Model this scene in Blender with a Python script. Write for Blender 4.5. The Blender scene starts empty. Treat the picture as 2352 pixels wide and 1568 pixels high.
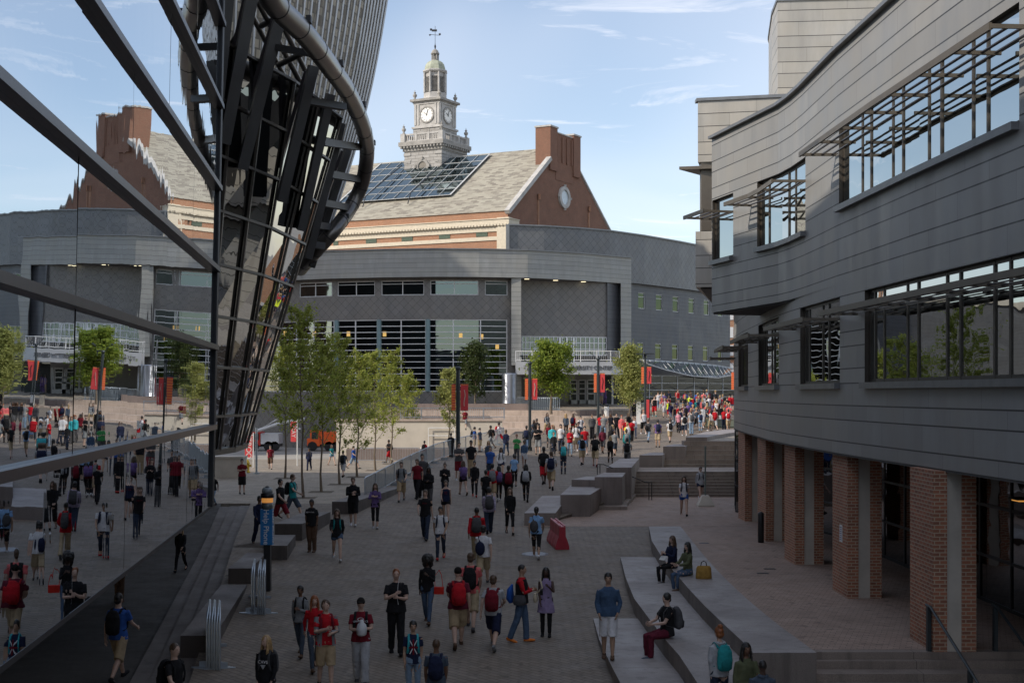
import bpy, bmesh, math, random
from mathutils import Vector, Matrix, noise
random.seed(7)
R = math.radians
SC = bpy.context.scene
COL = SC.collection
# ---------------- camera, sky, sun, exposure ----------------
FP, CX, HY, CAMZ = 2900.0, 1176.0, 903.0, 5.75
cam = bpy.data.cameras.new('camera'); camo = bpy.data.objects.new('camera', cam); COL.objects.link(camo)
camo.location = (0, 0, CAMZ); camo.rotation_euler = (R(90), 0, 0)
cam.sensor_width = 36; cam.lens = 36*FP/2352.0; cam.shift_y = (HY-784)/2352.0
cam.clip_start = 0.3; cam.clip_end = 6000
SC.camera = camo
SC.view_settings.view_transform = 'Standard'; SC.view_settings.look = 'None'
SC.view_settings.exposure = 0.60; SC.view_settings.gamma = 1.0
SUN_EL = 35.0; SUN_H = (-0.88, -0.475)
sl = bpy.data.lights.new('sun', 'SUN'); sl.energy = 2.6; sl.angle = R(0.6); sl.color = (1.0, 0.91, 0.79)
so = bpy.data.objects.new('sun', sl); COL.objects.link(so)
sd = Vector((SUN_H[0]*math.cos(R(SUN_EL)), SUN_H[1]*math.cos(R(SUN_EL)), math.sin(R(SUN_EL))))
so.rotation_euler = sd.to_track_quat('Z', 'Y').to_euler(); so.location = (-40, -40, 60)
W = bpy.data.worlds.new('World'); SC.world = W; W.use_nodes = True
wt = W.node_tree; wt.nodes.clear()
def wn(t, **k):
    n = wt.nodes.new(t)
    for a, b in k.items(): setattr(n, a, b)
    return n
wo = wn('ShaderNodeOutputWorld'); bg = wn('ShaderNodeBackground'); bg.inputs[1].default_value = 0.135
sky = wn('ShaderNodeTexSky', sky_type='NISHITA', sun_disc=False)
sky.sun_elevation = R(SUN_EL); sky.sun_rotation = math.atan2(SUN_H[0], SUN_H[1]) % (2*math.pi)
sky.air_density = 1.0; sky.dust_density = 0.6; sky.ozone_density = 1.6
tc = wn('ShaderNodeTexCoord'); sx = wn('ShaderNodeSeparateXYZ'); wt.links.new(tc.outputs['Generated'], sx.inputs[0])
def wm(op, a, b=None, c=None):
    n = wn('ShaderNodeMath', operation=op)
    for i, v in enumerate((a, b, c)):
        if v is None: continue
        if isinstance(v, (int, float)): n.inputs[i].default_value = v
        else: wt.links.new(v, n.inputs[i])
    return n.outputs[0]
zz = wm('ADD', wm('MAXIMUM', sx.outputs[2], 0.0), 0.11)
cx_ = wn('ShaderNodeCombineXYZ')
wt.links.new(wm('DIVIDE', sx.outputs[0], zz), cx_.inputs[0]); wt.links.new(wm('DIVIDE', sx.outputs[1], zz), cx_.inputs[1])
def wnoise(scale, det, rough, dist, off, stretch=(1, 1, 1)):
    mp = wn('ShaderNodeMapping'); mp.inputs['Location'].default_value = off; mp.inputs['Scale'].default_value = stretch
    wt.links.new(cx_.outputs[0], mp.inputs[0])
    n = wn('ShaderNodeTexNoise'); n.inputs['Scale'].default_value = scale; n.inputs['Detail'].default_value = det
    n.inputs['Roughness'].default_value = rough; n.inputs['Distortion'].default_value = dist
    wt.links.new(mp.outputs[0], n.inputs['Vector']); return n.outputs[0]
def wramp(v, a, b):
    n = wn('ShaderNodeMapRange', interpolation_type='SMOOTHSTEP'); n.inputs[1].default_value = a; n.inputs[2].default_value = b
    wt.links.new(v, n.inputs[0]); return n.outputs[0]
veil = wramp(wnoise(0.45, 3, 0.55, 0.6, (3.1, 8.4, 0)), 0.34, 0.70)
puff = wramp(wnoise(2.4, 9, 0.60, 0.9, (1.7, 2.2, 0), (0.7, 1.7, 1)), 0.50, 0.72)
lowz = wramp(sx.outputs[2], 0.30, 0.0)
veil = wm('ADD', wm('MULTIPLY', veil, 0.46), 0.05)
veil = wm('MAXIMUM', veil, wm('MULTIPLY', lowz, 0.18))
mask = wm('MAXIMUM', veil, wm('MULTIPLY', puff, 0.62))
mx = wn('ShaderNodeMix', data_type='RGBA'); wt.links.new(mask, mx.inputs[0])
wt.links.new(sky.outputs[0], mx.inputs[6]); mx.inputs[7].default_value = (6.2, 6.6, 7.3, 1)
wb = wn('ShaderNodeMix', data_type='RGBA', blend_type='MULTIPLY'); wb.inputs[0].default_value = 1.0; wb.inputs[7].default_value = (.96, .90, .86, 1); wt.links.new(mx.outputs[2], wb.inputs[6]); wt.links.new(wb.outputs[2], bg.inputs[0]); wt.links.new(bg.outputs[0], wo.inputs[0])

# ---------------- helpers ----------------
def V(*a): return Vector(a)
def P(x, y, Y): return V((x-CX)/FP*Y, Y, CAMZ+(HY-y)/FP*Y)      # image measurement at a known distance
def lerp(a, b, t): return a+(b-a)*t
def interp(pts, v):
    if v <= pts[0][0]: return pts[0][1]
    for (a, fa), (b, fb) in zip(pts, pts[1:]):
        if v <= b: return lerp(fa, fb, (v-a)/(b-a))
    return pts[-1][1]
class MB:
    def __init__(s): s.v = []; s.f = []; s.m = []; s.uv = []; s.sm = []
    def face(s, co, m=0, uv=None, sm=False):
        i = len(s.v); s.v += [tuple(c) for c in co]; s.f.append(tuple(range(i, i+len(co)))); s.m.append(m); s.uv.append(uv); s.sm.append(sm)
    def ifaces(s, verts, faces, m=0, sm=False):
        i = len(s.v); s.v += [tuple(c) for c in verts]
        for f in faces: s.f.append(tuple(k+i for k in f)); s.m.append(m); s.uv.append(None); s.sm.append(sm)
    def obox(s, c, ax, ay, az, m=0, taper=1.0):       # centre + half axis vectors
        c = Vector(c); vs = []
        for sz in (-1, 1):
            k = taper if sz > 0 else 1.0
            for sx_, sy_ in ((-1, -1), (1, -1), (1, 1), (-1, 1)): vs.append(c+ax*sx_*k+ay*sy_*k+az*sz)
        s.ifaces(vs, [(3, 2, 1, 0), (4, 5, 6, 7), (0, 1, 5, 4), (1, 2, 6, 5), (2, 3, 7, 6), (3, 0, 4, 7)], m)
    def box(s, x0, x1, y0, y1, z0, z1, m=0):
        s.obox(((x0+x1)/2, (y0+y1)/2, (z0+z1)/2), V((x1-x0)/2, 0, 0), V(0, (y1-y0)/2, 0), V(0, 0, (z1-z0)/2), m)
    def bar(s, a, b, w, h, m=0, up=None):              # rectangular bar from a to b
        a = Vector(a); b = Vector(b); t = (b-a); L = t.length
        if L < 1e-6: return
        t /= L; up = Vector(up) if up is not None else V(0, 0, 1)
        if abs(t.dot(up)) > 0.97: up = V(0, 1, 0) if abs(t.y) < .9 else V(1, 0, 0)
        sd_ = t.cross(up).normalized(); u2 = sd_.cross(t).normalized()
        s.obox((a+b)/2, t*(L/2), sd_*(w/2), u2*(h/2), m)
    def prism(s, poly, z0, z1, m=0, mt=None):           # poly [(x,y)] ccw, vertical sides
        n = len(poly); zz0 = z0 if callable(z0) else (lambda x, y: z0); zz1 = z1 if callable(z1) else (lambda x, y: z1)
        a = sum(poly[i][0]*poly[(i+1) % n][1]-poly[(i+1) % n][0]*poly[i][1] for i in range(n))
        if a < 0: poly = poly[::-1]
        lo = [(x, y, zz0(x, y)) for x, y in poly]; hi = [(x, y, zz1(x, y)) for x, y in poly]; sacc = 0
        for i in range(n):
            j = (i+1) % n; d = math.dist(poly[i], poly[j])
            s.face([lo[i], lo[j], hi[j], hi[i]], m, [(sacc, lo[i][2]), (sacc+d, lo[j][2]), (sacc+d, hi[j][2]), (sacc, hi[i][2])]); sacc += d
        s.face(hi, m if mt is None else mt); s.face(lo[::-1], m)
    def tube(s, pts, rad, n=8, m=0, caps=True, sm=True):
        pts = [Vector(p) for p in pts]; k = len(pts); rings = []
        for i in range(k):
            t = (pts[min(i+1, k-1)]-pts[max(i-1, 0)]).normalized()
            ref = V(1, 0, 0) if abs(t.x) < .9 else V(0, 1, 0)
            a = (ref-t*ref.dot(t)).normalized(); b = t.cross(a)
            r = rad[i] if isinstance(rad, (list, tuple)) else rad
            rx, ry = r if isinstance(r, (list, tuple)) else (r, r)
            rings.append([pts[i]+a*(rx*math.cos(2*math.pi*j/n))+b*(ry*math.sin(2*math.pi*j/n)) for j in range(n)])
        vs = [c for r_ in rings for c in r_]; fs = []
        for i in range(k-1):
            for j in range(n): fs.append((i*n+j, i*n+(j+1) % n, (i+1)*n+(j+1) % n, (i+1)*n+j))
        s.ifaces(vs, fs, m, sm)
        if caps:
            s.ifaces(rings[0], [tuple(range(n))[::-1]], m); s.ifaces(rings[-1], [tuple(range(n))], m)
    def lathe(s, c, prof, n=16, m=0, sm=True, sq=None):   # prof [(r,z)]
        c = Vector(c); vs = []; fs = []
        for r, z in prof:
            for j in range(n):
                a = 2*math.pi*(j+.5)/n; vs.append(c+V(r*math.cos(a), r*math.sin(a), z))
        for i in range(len(prof)-1):
            for j in range(n): fs.append((i*n+j, i*n+(j+1) % n, (i+1)*n+(j+1) % n, (i+1)*n+j))
        k = len(prof)-1; fs.append(tuple(range(n))[::-1]); fs.append(tuple(k*n+j for j in range(n)))
        s.ifaces(vs, fs, m, sm)
    def ell(s, c, r, n=12, k=8, m=0):
        c = Vector(c); vs = [c+V(0, 0, -r[2])]; fs = []
        for i in range(1, k):
            a = math.pi*i/k
            for j in range(n):
                b = 2*math.pi*j/n; vs.append(c+V(r[0]*math.sin(a)*math.cos(b), r[1]*math.sin(a)*math.sin(b), -r[2]*math.cos(a)))
        vs.append(c+V(0, 0, r[2])); last = len(vs)-1
        for j in range(n): fs.append((0, 1+(j+1) % n, 1+j)); fs.append((last, 1+(k-2)*n+j, 1+(k-2)*n+(j+1) % n))
        for i in range(k-2):
            for j in range(n): fs.append((1+i*n+j, 1+i*n+(j+1) % n, 1+(i+1)*n+(j+1) % n, 1+(i+1)*n+j))
        s.ifaces(vs, fs, m, True)
    def mesh(s, name):
        me = bpy.data.meshes.new(name); me.from_pydata(s.v, [], s.f); me.update()
        uvl = me.uv_layers.new(name='UVMap').data
        for p, m, uv, sm in zip(me.polygons, s.m, s.uv, s.sm):
            p.material_index = m; p.use_smooth = sm
            if uv:
                for li, c in zip(p.loop_indices, uv): uvl[li].uv = c
            else:
                nrm = p.normal
                if abs(nrm.z) > .7:
                    for li in p.loop_indices:
                        c = me.vertices[me.loops[li].vertex_index].co; uvl[li].uv = (c.x, c.y)
                else:
                    t = V(-nrm.y, nrm.x, 0).normalized()
                    for li in p.loop_indices:
                        c = me.vertices[me.loops[li].vertex_index].co; uvl[li].uv = (c.dot(t), c.z)
        return me
    def build(s, name, mats, parent=None, local=False):
        me = s.mesh(name)
        for m in (mats if isinstance(mats, (list, tuple)) else [mats]): me.materials.append(m)
        return link(name, me, parent, local)
def link(name, me, parent=None, local=False):
    o = bpy.data.objects.new(name, me); COL.objects.link(o)
    if parent is not None:
        o.parent = parent
        if not local: o.matrix_parent_inverse = wmat(parent).inverted()
    return o
def wmat(o):
    m = Matrix.LocRotScale(o.location, o.rotation_euler, o.scale)
    if o.parent: m = wmat(o.parent) @ o.matrix_parent_inverse @ m
    return m
def tag(o, label, cat, group=None):
    o['label'] = label; o['category'] = cat
    if group: o['group'] = group
    return o
def thing(name, label, cat, loc=(0, 0, 0), group=None, rz=0):
    o = bpy.data.objects.new(name, None); COL.objects.link(o); o.location = loc; o.rotation_euler = (0, 0, rz); o.empty_display_size = .3
    return tag(o, label, cat, group)
def struct(o): o['kind'] = 'structure'; return o
def copy_tree(o, parent=None):
    c = o.copy(); COL.objects.link(c)
    if parent is not None: c.parent = parent
    for ch in list(o.children): copy_tree(ch, c)
    return c

# ---------------- materials ----------------
class NT:
    def __init__(s, name):
        s.mat = bpy.data.materials.new(name); s.mat.use_nodes = True; s.t = s.mat.node_tree; s.b = s.t.nodes['Principled BSDF']
    def n(s, t, **k):
        x = s.t.nodes.new(t)
        for a, b in k.items(): setattr(x, a, b)
        return x
    def l(s, a, b): s.t.links.new(a, b)
    def m(s, op, a, b=None, c=None):
        x = s.n('ShaderNodeMath', operation=op)
        for i, v in enumerate((a, b, c)):
            if v is None: continue
            if isinstance(v, (int, float)): x.inputs[i].default_value = v
            else: s.l(v, x.inputs[i])
        return x.outputs[0]
    def co(s, kind='UV'): return s.n('ShaderNodeTexCoord').outputs[kind]
    def map(s, v, sc=(1, 1, 1), loc=(0, 0, 0), rot=(0, 0, 0)):
        x = s.n('ShaderNodeMapping'); x.inputs['Scale'].default_value = sc; x.inputs['Location'].default_value = loc; x.inputs['Rotation'].default_value = rot
        s.l(v, x.inputs[0]); return x.outputs[0]
    def noise(s, v, scale, det=4, rough=.55, dist=0):
        x = s.n('ShaderNodeTexNoise'); x.inputs['Scale'].default_value = scale; x.inputs['Detail'].default_value = det
        x.inputs['Roughness'].default_value = rough; x.inputs['Distortion'].default_value = dist
        if v is not None: s.l(v, x.inputs['Vector'])
        return x.outputs[0]
    def ramp(s, v, a, b, lo=0., hi=1.):
        x = s.n('ShaderNodeMapRange'); x.inputs[1].default_value = a; x.inputs[2].default_value = b; x.inputs[3].default_value = lo; x.inputs[4].default_value = hi
        s.l(v, x.inputs[0]); return x.outputs[0]
    def mix(s, f, a, b, bt='MIX'):
        x = s.n('ShaderNodeMix', data_type='RGBA', blend_type=bt)
        if isinstance(f, (int, float)): x.inputs[0].default_value = f
        else: s.l(f, x.inputs[0])
        for i, v in ((6, a), (7, b)):
            if isinstance(v, tuple): x.inputs[i].default_value = v if len(v) == 4 else v+(1,)
            else: s.l(v, x.inputs[i])
        return x.outputs[2]
    def col(s, v):
        if isinstance(v, tuple): s.b.inputs['Base Color'].default_value = v if len(v) == 4 else v+(1,)
        else: s.l(v, s.b.inputs['Base Color'])
        return s
    def set(s, rough=None, metal=None, spec=None):
        for nm, v in (('Roughness', rough), ('Metallic', metal), ('Specular IOR Level', spec)):
            if v is None: continue
            if isinstance(v, (int, float)): s.b.inputs[nm].default_value = v
            else: s.l(v, s.b.inputs[nm])
        return s
    def bump(s, h, st=.3, d=.02):
        x = s.n('ShaderNodeBump'); x.inputs['Strength'].default_value = st; x.inputs['Distance'].default_value = d
        s.l(h, x.inputs['Height']); s.l(x.outputs[0], s.b.inputs['Normal']); return s
def scl(c, k): return tuple(min(1, x*k) for x in c[:3])
def plain(name, c, rough=.6, metal=0., var=.15, scale=3.0, bump=.1):
    t = NT(name); v = t.co('Object'); nz = t.noise(v, scale, 5, .6)
    t.col(t.mix(t.ramp(nz, .3, .7), scl(c, 1-var), scl(c, 1+var))); t.set(rough, metal); t.bump(t.noise(v, scale*9, 3), bump, .01); return t.mat
def grid_line(t, u, period, w, off=0.0):      # 1 on lines
    return t.m('LESS_THAN', t.m('ABSOLUTE', t.m('SUBTRACT', t.m('FRACT', t.m('ADD', t.m('DIVIDE', u, period), off)), .5)), w/period/2)
def zinc(name, c, bands, period, vs=2.4, lw=.03, metal=.22, rough=.45, diamond=None):
    t = NT(name); uv = t.co('UV'); sp = t.n('ShaderNodeSeparateXYZ'); t.l(uv, sp.inputs[0]); u, z = sp.outputs[0], sp.outputs[1]
    if diamond:
        a = t.m('ADD', u, z); b = t.m('SUBTRACT', u, z)
        la = grid_line(t, a, diamond, lw*1.5); lb = grid_line(t, b, diamond, lw*1.5); seam = t.m('MAXIMUM', la, lb)
        cell = t.n('ShaderNodeCombineXYZ'); t.l(t.m('FLOOR', t.m('ADD', t.m('DIVIDE', a, diamond), .5)), cell.inputs[0]); t.l(t.m('FLOOR', t.m('ADD', t.m('DIVIDE', b, diamond), .5)), cell.inputs[1])
    else:
        seam = None; acc = None
        for bnd in bands:
            ln = grid_line(t, t.m('SUBTRACT', z, bnd), period, lw, .5); seam = ln if seam is None else t.m('MAXIMUM', seam, ln)
            fl = t.m('FLOOR', t.m('DIVIDE', t.m('SUBTRACT', z, bnd), period)); acc = fl if acc is None else t.m('ADD', acc, fl)
        st = t.m('MULTIPLY', acc, 1.37); us = t.m('ADD', u, st)
        vl = grid_line(t, us, vs, lw*.45); seam = t.m('MAXIMUM', seam, t.m('MULTIPLY', vl, .45))
        cell = t.n('ShaderNodeCombineXYZ'); t.l(t.m('FLOOR', t.m('ADD', t.m('DIVIDE', us, vs), .5)), cell.inputs[0]); t.l(acc, cell.inputs[1])
    wnz = t.n('ShaderNodeTexWhiteNoise', noise_dimensions='2D'); t.l(cell.outputs[0], wnz.inputs['Vector'])
    streak = t.noise(t.map(uv, (1.6, .35, 1)), 1.0, 6, .62)
    blot = t.noise(t.map(uv, (.5, .5, 1)), 1.0, 4, .6)
    base = t.mix(t.ramp(streak, .3, .7), scl(c, .80), scl(c, 1.18))
    base = t.mix(t.ramp(blot, .35, .65, 0, .6), base, (c[0]*1.02, c[1]*.96, c[2]*.86))
    base = t.mix(t.m('MULTIPLY', wnz.outputs[0], .34), base, scl(c, .62))
    base = t.mix(seam, base, scl(c, .14))
    t.col(base).set(t.ramp(streak, .3, .7, rough-.07, rough+.12), metal)
    h = t.m('SUBTRACT', t.m('MULTIPLY', t.noise(t.map(uv, (.7, 1.3, 1)), 1.3, 3), .5), seam)
    t.bump(h, .25, .03); return t.mat
def brick(name, c1, c2, mortar, bw=.2, bh=.068, var=.3, rough=.85, msize=.010, off=.5):
    t = NT(name); uv = t.co('UV'); b = t.n('ShaderNodeTexBrick'); b.offset = off
    b.inputs['Color1'].default_value = c1+(1,); b.inputs['Color2'].default_value = c2+(1,); b.inputs['Mortar'].default_value = mortar+(1,)
    b.inputs['Scale'].default_value = 1; b.inputs['Mortar Size'].default_value = msize; b.inputs['Brick Width'].default_value = bw; b.inputs['Row Height'].default_value = bh
    b.inputs['Bias'].default_value = -.1; t.l(uv, b.inputs['Vector'])
    nz = t.noise(t.map(uv, (.6, .6, 1)), 1, 6, .65)
    t.col(t.mix(t.ramp(nz, .3, .7, 0, var), b.outputs[0], scl(mortar, .35), 'MULTIPLY')).set(rough)
    t.bump(t.m('SUBTRACT', 1.0, b.outputs[1]), .5, .01); return t.mat
def granite(name, c, rough=.65, slab=None):
    t = NT(name); v = t.co('Object'); a = t.noise(v, 60, 3, .7); b = t.noise(v, .8, 5, .6)
    base = t.mix(t.ramp(a, .35, .65), scl(c, .72), scl(c, 1.28)); base = t.mix(t.ramp(b, .35, .7, 0, .6), base, scl(c, .55)); sk = t.noise(t.map(v, (3.5, 3.5, .35)), 1, 5, .65); base = t.mix(t.ramp(sk, .52, .68, 0, .6), base, scl(c, .5))
    if slab:
        sp = t.n('ShaderNodeSeparateXYZ'); t.l(t.co('UV'), sp.inputs[0]); ln = grid_line(t, sp.outputs[slab[1]], slab[0], .012); base = t.mix(ln, base, scl(c, .3))
    t.col(base).set(t.ramp(b, .3, .7, rough-.1, rough+.15)); t.bump(a, .12, .004); return t.mat
def glassm(name, c=(.6, .66, .7), wave=.35, rough=.01, ws=(.55, 1.4), dist=.05):
    t = NT(name); uv = t.co('UV'); t.col(c).set(rough, 1.0)
    h = t.noise(t.map(uv, (ws[0], ws[1], 1)), 1.0, 2, .5, .4)
    t.bump(h, wave, dist); return t.mat
def pavers(name, c, bw, bh, rot=0, var=.4, mort=.008, blot=.12):
    t = NT(name); uv = t.co('UV'); mp = t.map(uv, rot=(0, 0, rot)); b = t.n('ShaderNodeTexBrick'); b.offset = .5
    b.inputs['Color1'].default_value = scl(c, 1.12)+(1,); b.inputs['Color2'].default_value = scl(c, .84)+(1,); b.inputs['Mortar'].default_value = scl(c, .42)+(1,)
    b.inputs['Scale'].default_value = 1; b.inputs['Mortar Size'].default_value = mort; b.inputs['Brick Width'].default_value = bw; b.inputs['Row Height'].default_value = bh
    t.l(mp, b.inputs['Vector'])
    n1 = t.noise(uv, blot, 6, .65); n2 = t.noise(uv, 1.3, 5, .7); n3 = t.noise(uv, 3.1, 3, .5)
    base = t.mix(t.ramp(n1, .35, .68, 0, var), b.outputs[0], scl(c, .5)); base = t.mix(t.ramp(n2, .56, .72, 0, .5), base, scl(c, .55))
    base = t.mix(t.ramp(n3, .62, .66, 0, .6), base, scl(c, .35)); n4 = t.noise(uv, .35, 3, .5, 1.5); base = t.mix(t.ramp(n4, .54, .60, 0, .28), base, scl(c, .55)); n5 = t.noise(uv, 9, 2, .5); base = t.mix(t.ramp(n5, .70, .73, 0, .7), base, scl(c, .3))
    t.col(base).set(t.ramp(n2, .3, .7, .62, .9)); t.bump(t.m('SUBTRACT', 1.0, b.outputs[1]), .35, .008); return t.mat
def emis(name, c, st):
    t = NT(name); t.b.inputs['Emission Color'].default_value = c+(1,); t.b.inputs['Emission Strength'].default_value = st; t.col(c); return t.mat
_cc = {}
def cloth(c, pat=None):
    k = (tuple(round(x, 3) for x in c), pat)
    if k in _cc: return _cc[k]
    t = NT('fabric'); v = t.co('Object'); a = t.noise(v, 7, 4, .6, .6); w = t.noise(v, 120, 2)
    base = t.mix(t.ramp(a, .3, .7), scl(c, .78), scl(c, 1.15))
    if pat == 'plaid':
        sp = t.n('ShaderNodeSeparateXYZ'); t.l(v, sp.inputs[0])
        base = t.mix(t.m('MULTIPLY', t.m('ADD', grid_line(t, sp.outputs[0], .06, .02), grid_line(t, sp.outputs[2], .06, .02)), .45), base, (.55, .55, .6))
    if pat == 'stripe':
        sp = t.n('ShaderNodeSeparateXYZ'); t.l(v, sp.inputs[0]); base = t.mix(grid_line(t, sp.outputs[2], .09, .03), base, (.7, .7, .7))
    t.col(base).set(.9, 0, .2); t.bump(t.m('ADD', a, t.m('MULTIPLY', w, .1)), .55, .03); _cc[k] = t.mat; return t.mat
def skinm(c):
    k = ('skin', c)
    if k not in _cc:
        t = NT('skin'); a = t.noise(t.co('Object'), 14, 3); t.col(t.mix(t.ramp(a, .3, .7), scl(c, .85), scl(c, 1.08))).set(.5, 0, .4)
        t.b.inputs['Subsurface Weight'].default_value = 0.0; _cc[k] = t.mat
    return _cc[k]
def hairm(c):
    k = ('hair', c)
    if k not in _cc:
        t = NT('hair'); a = t.noise(t.map(t.co('Object'), (60, 60, 6)), 1, 3); t.col(t.mix(t.ramp(a, .3, .7), scl(c, .6), scl(c, 1.4))).set(.45, 0, .5); t.bump(a, .6, .01); _cc[k] = t.mat
    return _cc[k]
M = {}
M['zincR'] = zinc('zinc_panels', (.335, .335, .33), (4.58, 5.11), .88)
M['zincP'] = zinc('pale_zinc_panels', (.44, .42, .38), (.0, .62), 1.12)
M['zincU'] = zinc('zinc_bands', (.30, .305, .295), (.1, .55), .85, 5.0, .02)
M['zincD'] = zinc('diamond_shingles', (.185, .18, .175), (), 1, diamond=.8, lw=.016, metal=.2)
M['zincS'] = zinc('slate_blue_shingles', (.165, .17, .178), (), 1, diamond=.9, lw=.018, metal=.2)
M['zincL'] = zinc('dark_zinc_bands', (.095, .10, .115), (.1, .55), .85, 5.0, .02)
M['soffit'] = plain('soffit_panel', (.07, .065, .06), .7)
M['bronze'] = plain('bronze_frame', (.085, .072, .058), .45, .4, .15, 2)
M['bronzeL'] = plain('bronze_shade', (.15, .128, .10), .45, .4, .12, 2)
M['sill'] = plain('zinc_sill', (.20, .205, .21), .4, .4)
M['brickC'] = brick('column_brick', (.46, .18, .10), (.26, .11, .07), (.50, .39, .28), .2, .075, .25)
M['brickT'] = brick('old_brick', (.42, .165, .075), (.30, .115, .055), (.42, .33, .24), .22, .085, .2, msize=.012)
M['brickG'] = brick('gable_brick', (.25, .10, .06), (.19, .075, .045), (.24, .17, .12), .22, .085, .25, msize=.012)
M['conc'] = plain('concrete', (.50, .455, .39), .85, 0, .15, 1.2, .3)
M['concP'] = plain('pale_concrete', (.55, .50, .42), .85, 0, .1, .8, .2)
M['gran'] = granite('granite', (.215, .19, .178)); M['granS'] = granite('granite_seat', (.30, .265, .25), .6)
M['granSt'] = granite('granite_steps', (.27, .22, .185), .7, (2.2, 0))
M['granP'] = granite('pink_granite', (.52, .42, .35), .75, (2.6, 0))
M['granD'] = granite('dark_granite', (.24, .19, .17), .7, (2.6, 0))
M['pave'] = pavers('plaza_pavers', (.21, .172, .135), .30, .15, R(45), .5, .012)
M['paveT'] = pavers('terrace_pavers', (.38, .275, .215), .22, .11, R(20), .5)
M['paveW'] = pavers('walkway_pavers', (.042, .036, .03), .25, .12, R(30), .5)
M['paveF'] = pavers('entrance_paving', (.30, .255, .20), .6, .3, R(10), .3)
M['asph'] = plain('street_asphalt', (.30, .28, .25), .9, 0, .2, .2, .2)
M['glassL'] = glassm('mirror_glass', (.56, .63, .70), .10, .008, (1.6, .8), .012)
M['glassH'] = glassm('leaning_glass', (.38, .40, .41), .16, .01, (.9, .7), .05)
M['glassR'] = glassm('window_glass', (.50, .54, .55), .15, .01, (.6, .6), .05)
M['glassU'] = glassm('tinted_glass', (.14, .17, .17), .2, .02, (.3, .8), .05)
M['glassX'] = glassm('dark_shop_glass', (.055, .06, .065), .15, .05)
M['glassS'] = glassm('storefront_glass', (.16, .16, .165), .15, .02)
M['glassK'] = glassm('skylight_glass', (.17, .24, .27), .2, .05, (.4, .4), .05)
M['dark'] = plain('dark_steel', (.045, .045, .048), .5, .5, .2, 1)
M['fin'] = plain('charcoal_cladding', (.075, .072, .070), .5, .3, .2, .6)
M['mull'] = plain('brown_mullion', (.075, .066, .068), .35, .5, .15, .6)
M['pipe'] = plain('painted_steel_pipe', (.17, .155, .14), .3, .75, .2, .5, .05)
M['slatB'] = plain('tan_louver_backing', (.62, .54, .42), .8, 0, .25, .7)
M['slat'] = plain('silver_slat', (.62, .63, .65), .4, .3, .1, 1)
M['white'] = plain('white_paint', (.72, .72, .70), .5, 0, .05)
M['whiteF'] = plain('white_window_frame', (.62, .62, .62), .45, 0, .05)
M['silver'] = plain('corrugated_metal', (.42, .44, .48), .32, .9, .1, 2)
M['galv'] = plain('galvanised_steel', (.40, .45, .50), .35, .75, .15, 4)
M['black'] = plain('black_metal', (.018, .018, .02), .45, .2)
M['post'] = plain('dark_lamp_post', (.035, .045, .05), .45, .3)
M['stone'] = brick('tower_stone', (.44, .425, .40), (.37, .355, .33), (.2, .19, .175), 1.1, .42, .2, msize=.03)
M['stoneP'] = plain('carved_stone', (.44, .425, .40), .85, 0, .2, 1.5, .3)
M['stoneD'] = plain('weathered_stone', (.31, .295, .27), .85, 0, .25, 1.5, .3)
M['trim'] = plain('cream_trim', (.62, .55, .43), .8, 0, .1)
M['copper'] = plain('green_copper', (.36, .38, .29), .7, .1, .25, 1.5)
M['dial'] = plain('clock_dial', (.85, .83, .78), .5, 0, .04)
M['redP'] = plain('red_plastic', (.33, .02, .035), .45, 0, .15, 4)
M['redB'] = plain('red_banner', (.62, .055, .06), .7, 0, .05); M['orB'] = plain('orange_banner', (.85, .22, .05), .7, 0, .05)
M['orange'] = plain('orange_fabric', (.80, .12, .02), .7, 0, .1)
M['redV'] = plain('red_vehicle_paint', (.55, .03, .02), .35, 0, .1)
M['blueS'] = plain('blue_sign', (.02, .17, .42), .45, 0, .05)
M['yellow'] = plain('yellow_paint', (.65, .42, .03), .5, 0, .1)
M['olive'] = plain('grey_green_metal', (.16, .18, .14), .6, .1)
M['win'] = plain('dark_window', (.04, .05, .05), .2, 0, .3)
M['bark'] = plain('bark', (.16, .125, .09), .9, 0, .3, 12, .5)
M['soil'] = plain('soil', (.10, .08, .055), .95, 0, .3, 4, .5)
M['cloudy'] = plain('white_vehicle_paint', (.65, .65, .65), .4, 0, .05)
def shingle():
    t = NT('roof_tiles'); uv = t.co('UV'); b = t.n('ShaderNodeTexBrick'); b.offset = .5
    b.inputs['Color1'].default_value = (.36, .335, .27, 1); b.inputs['Color2'].default_value = (.09, .068, .06, 1); b.inputs['Mortar'].default_value = (.30, .27, .21, 1)
    b.inputs['Scale'].default_value = 1; b.inputs['Mortar Size'].default_value = .035; b.inputs['Brick Width'].default_value = .85; b.inputs['Row Height'].default_value = .34; b.inputs['Bias'].default_value = -.25
    t.l(uv, b.inputs['Vector']); n1 = t.noise(uv, .25, 5, .6)
    t.col(t.mix(t.ramp(n1, .3, .7, 0, .15), b.outputs[0], (.34, .35, .30))).set(.85); t.bump(b.outputs[1], -.4, .03); return t.mat
M['tiles'] = shingle()
def leafm(name, c1, c2):
    t = NT(name); oi = t.n('ShaderNodeNewGeometry'); t.col(t.mix(oi.outputs['Random Per Island'], c1, c2)).set(.6, 0, .25)
    tr = t.n('ShaderNodeBsdfTranslucent'); t.l(t.mix(oi.outputs['Random Per Island'], scl(c1, 1.3), scl(c2, 1.3)), tr.inputs[0])
    ms = t.n('ShaderNodeMixShader'); ms.inputs[0].default_value = .35; out = t.t.nodes['Material Output']
    t.l(t.b.outputs[0], ms.inputs[1]); t.l(tr.outputs[0], ms.inputs[2]); t.l(ms.outputs[0], out.inputs[0]); return t.mat
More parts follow.
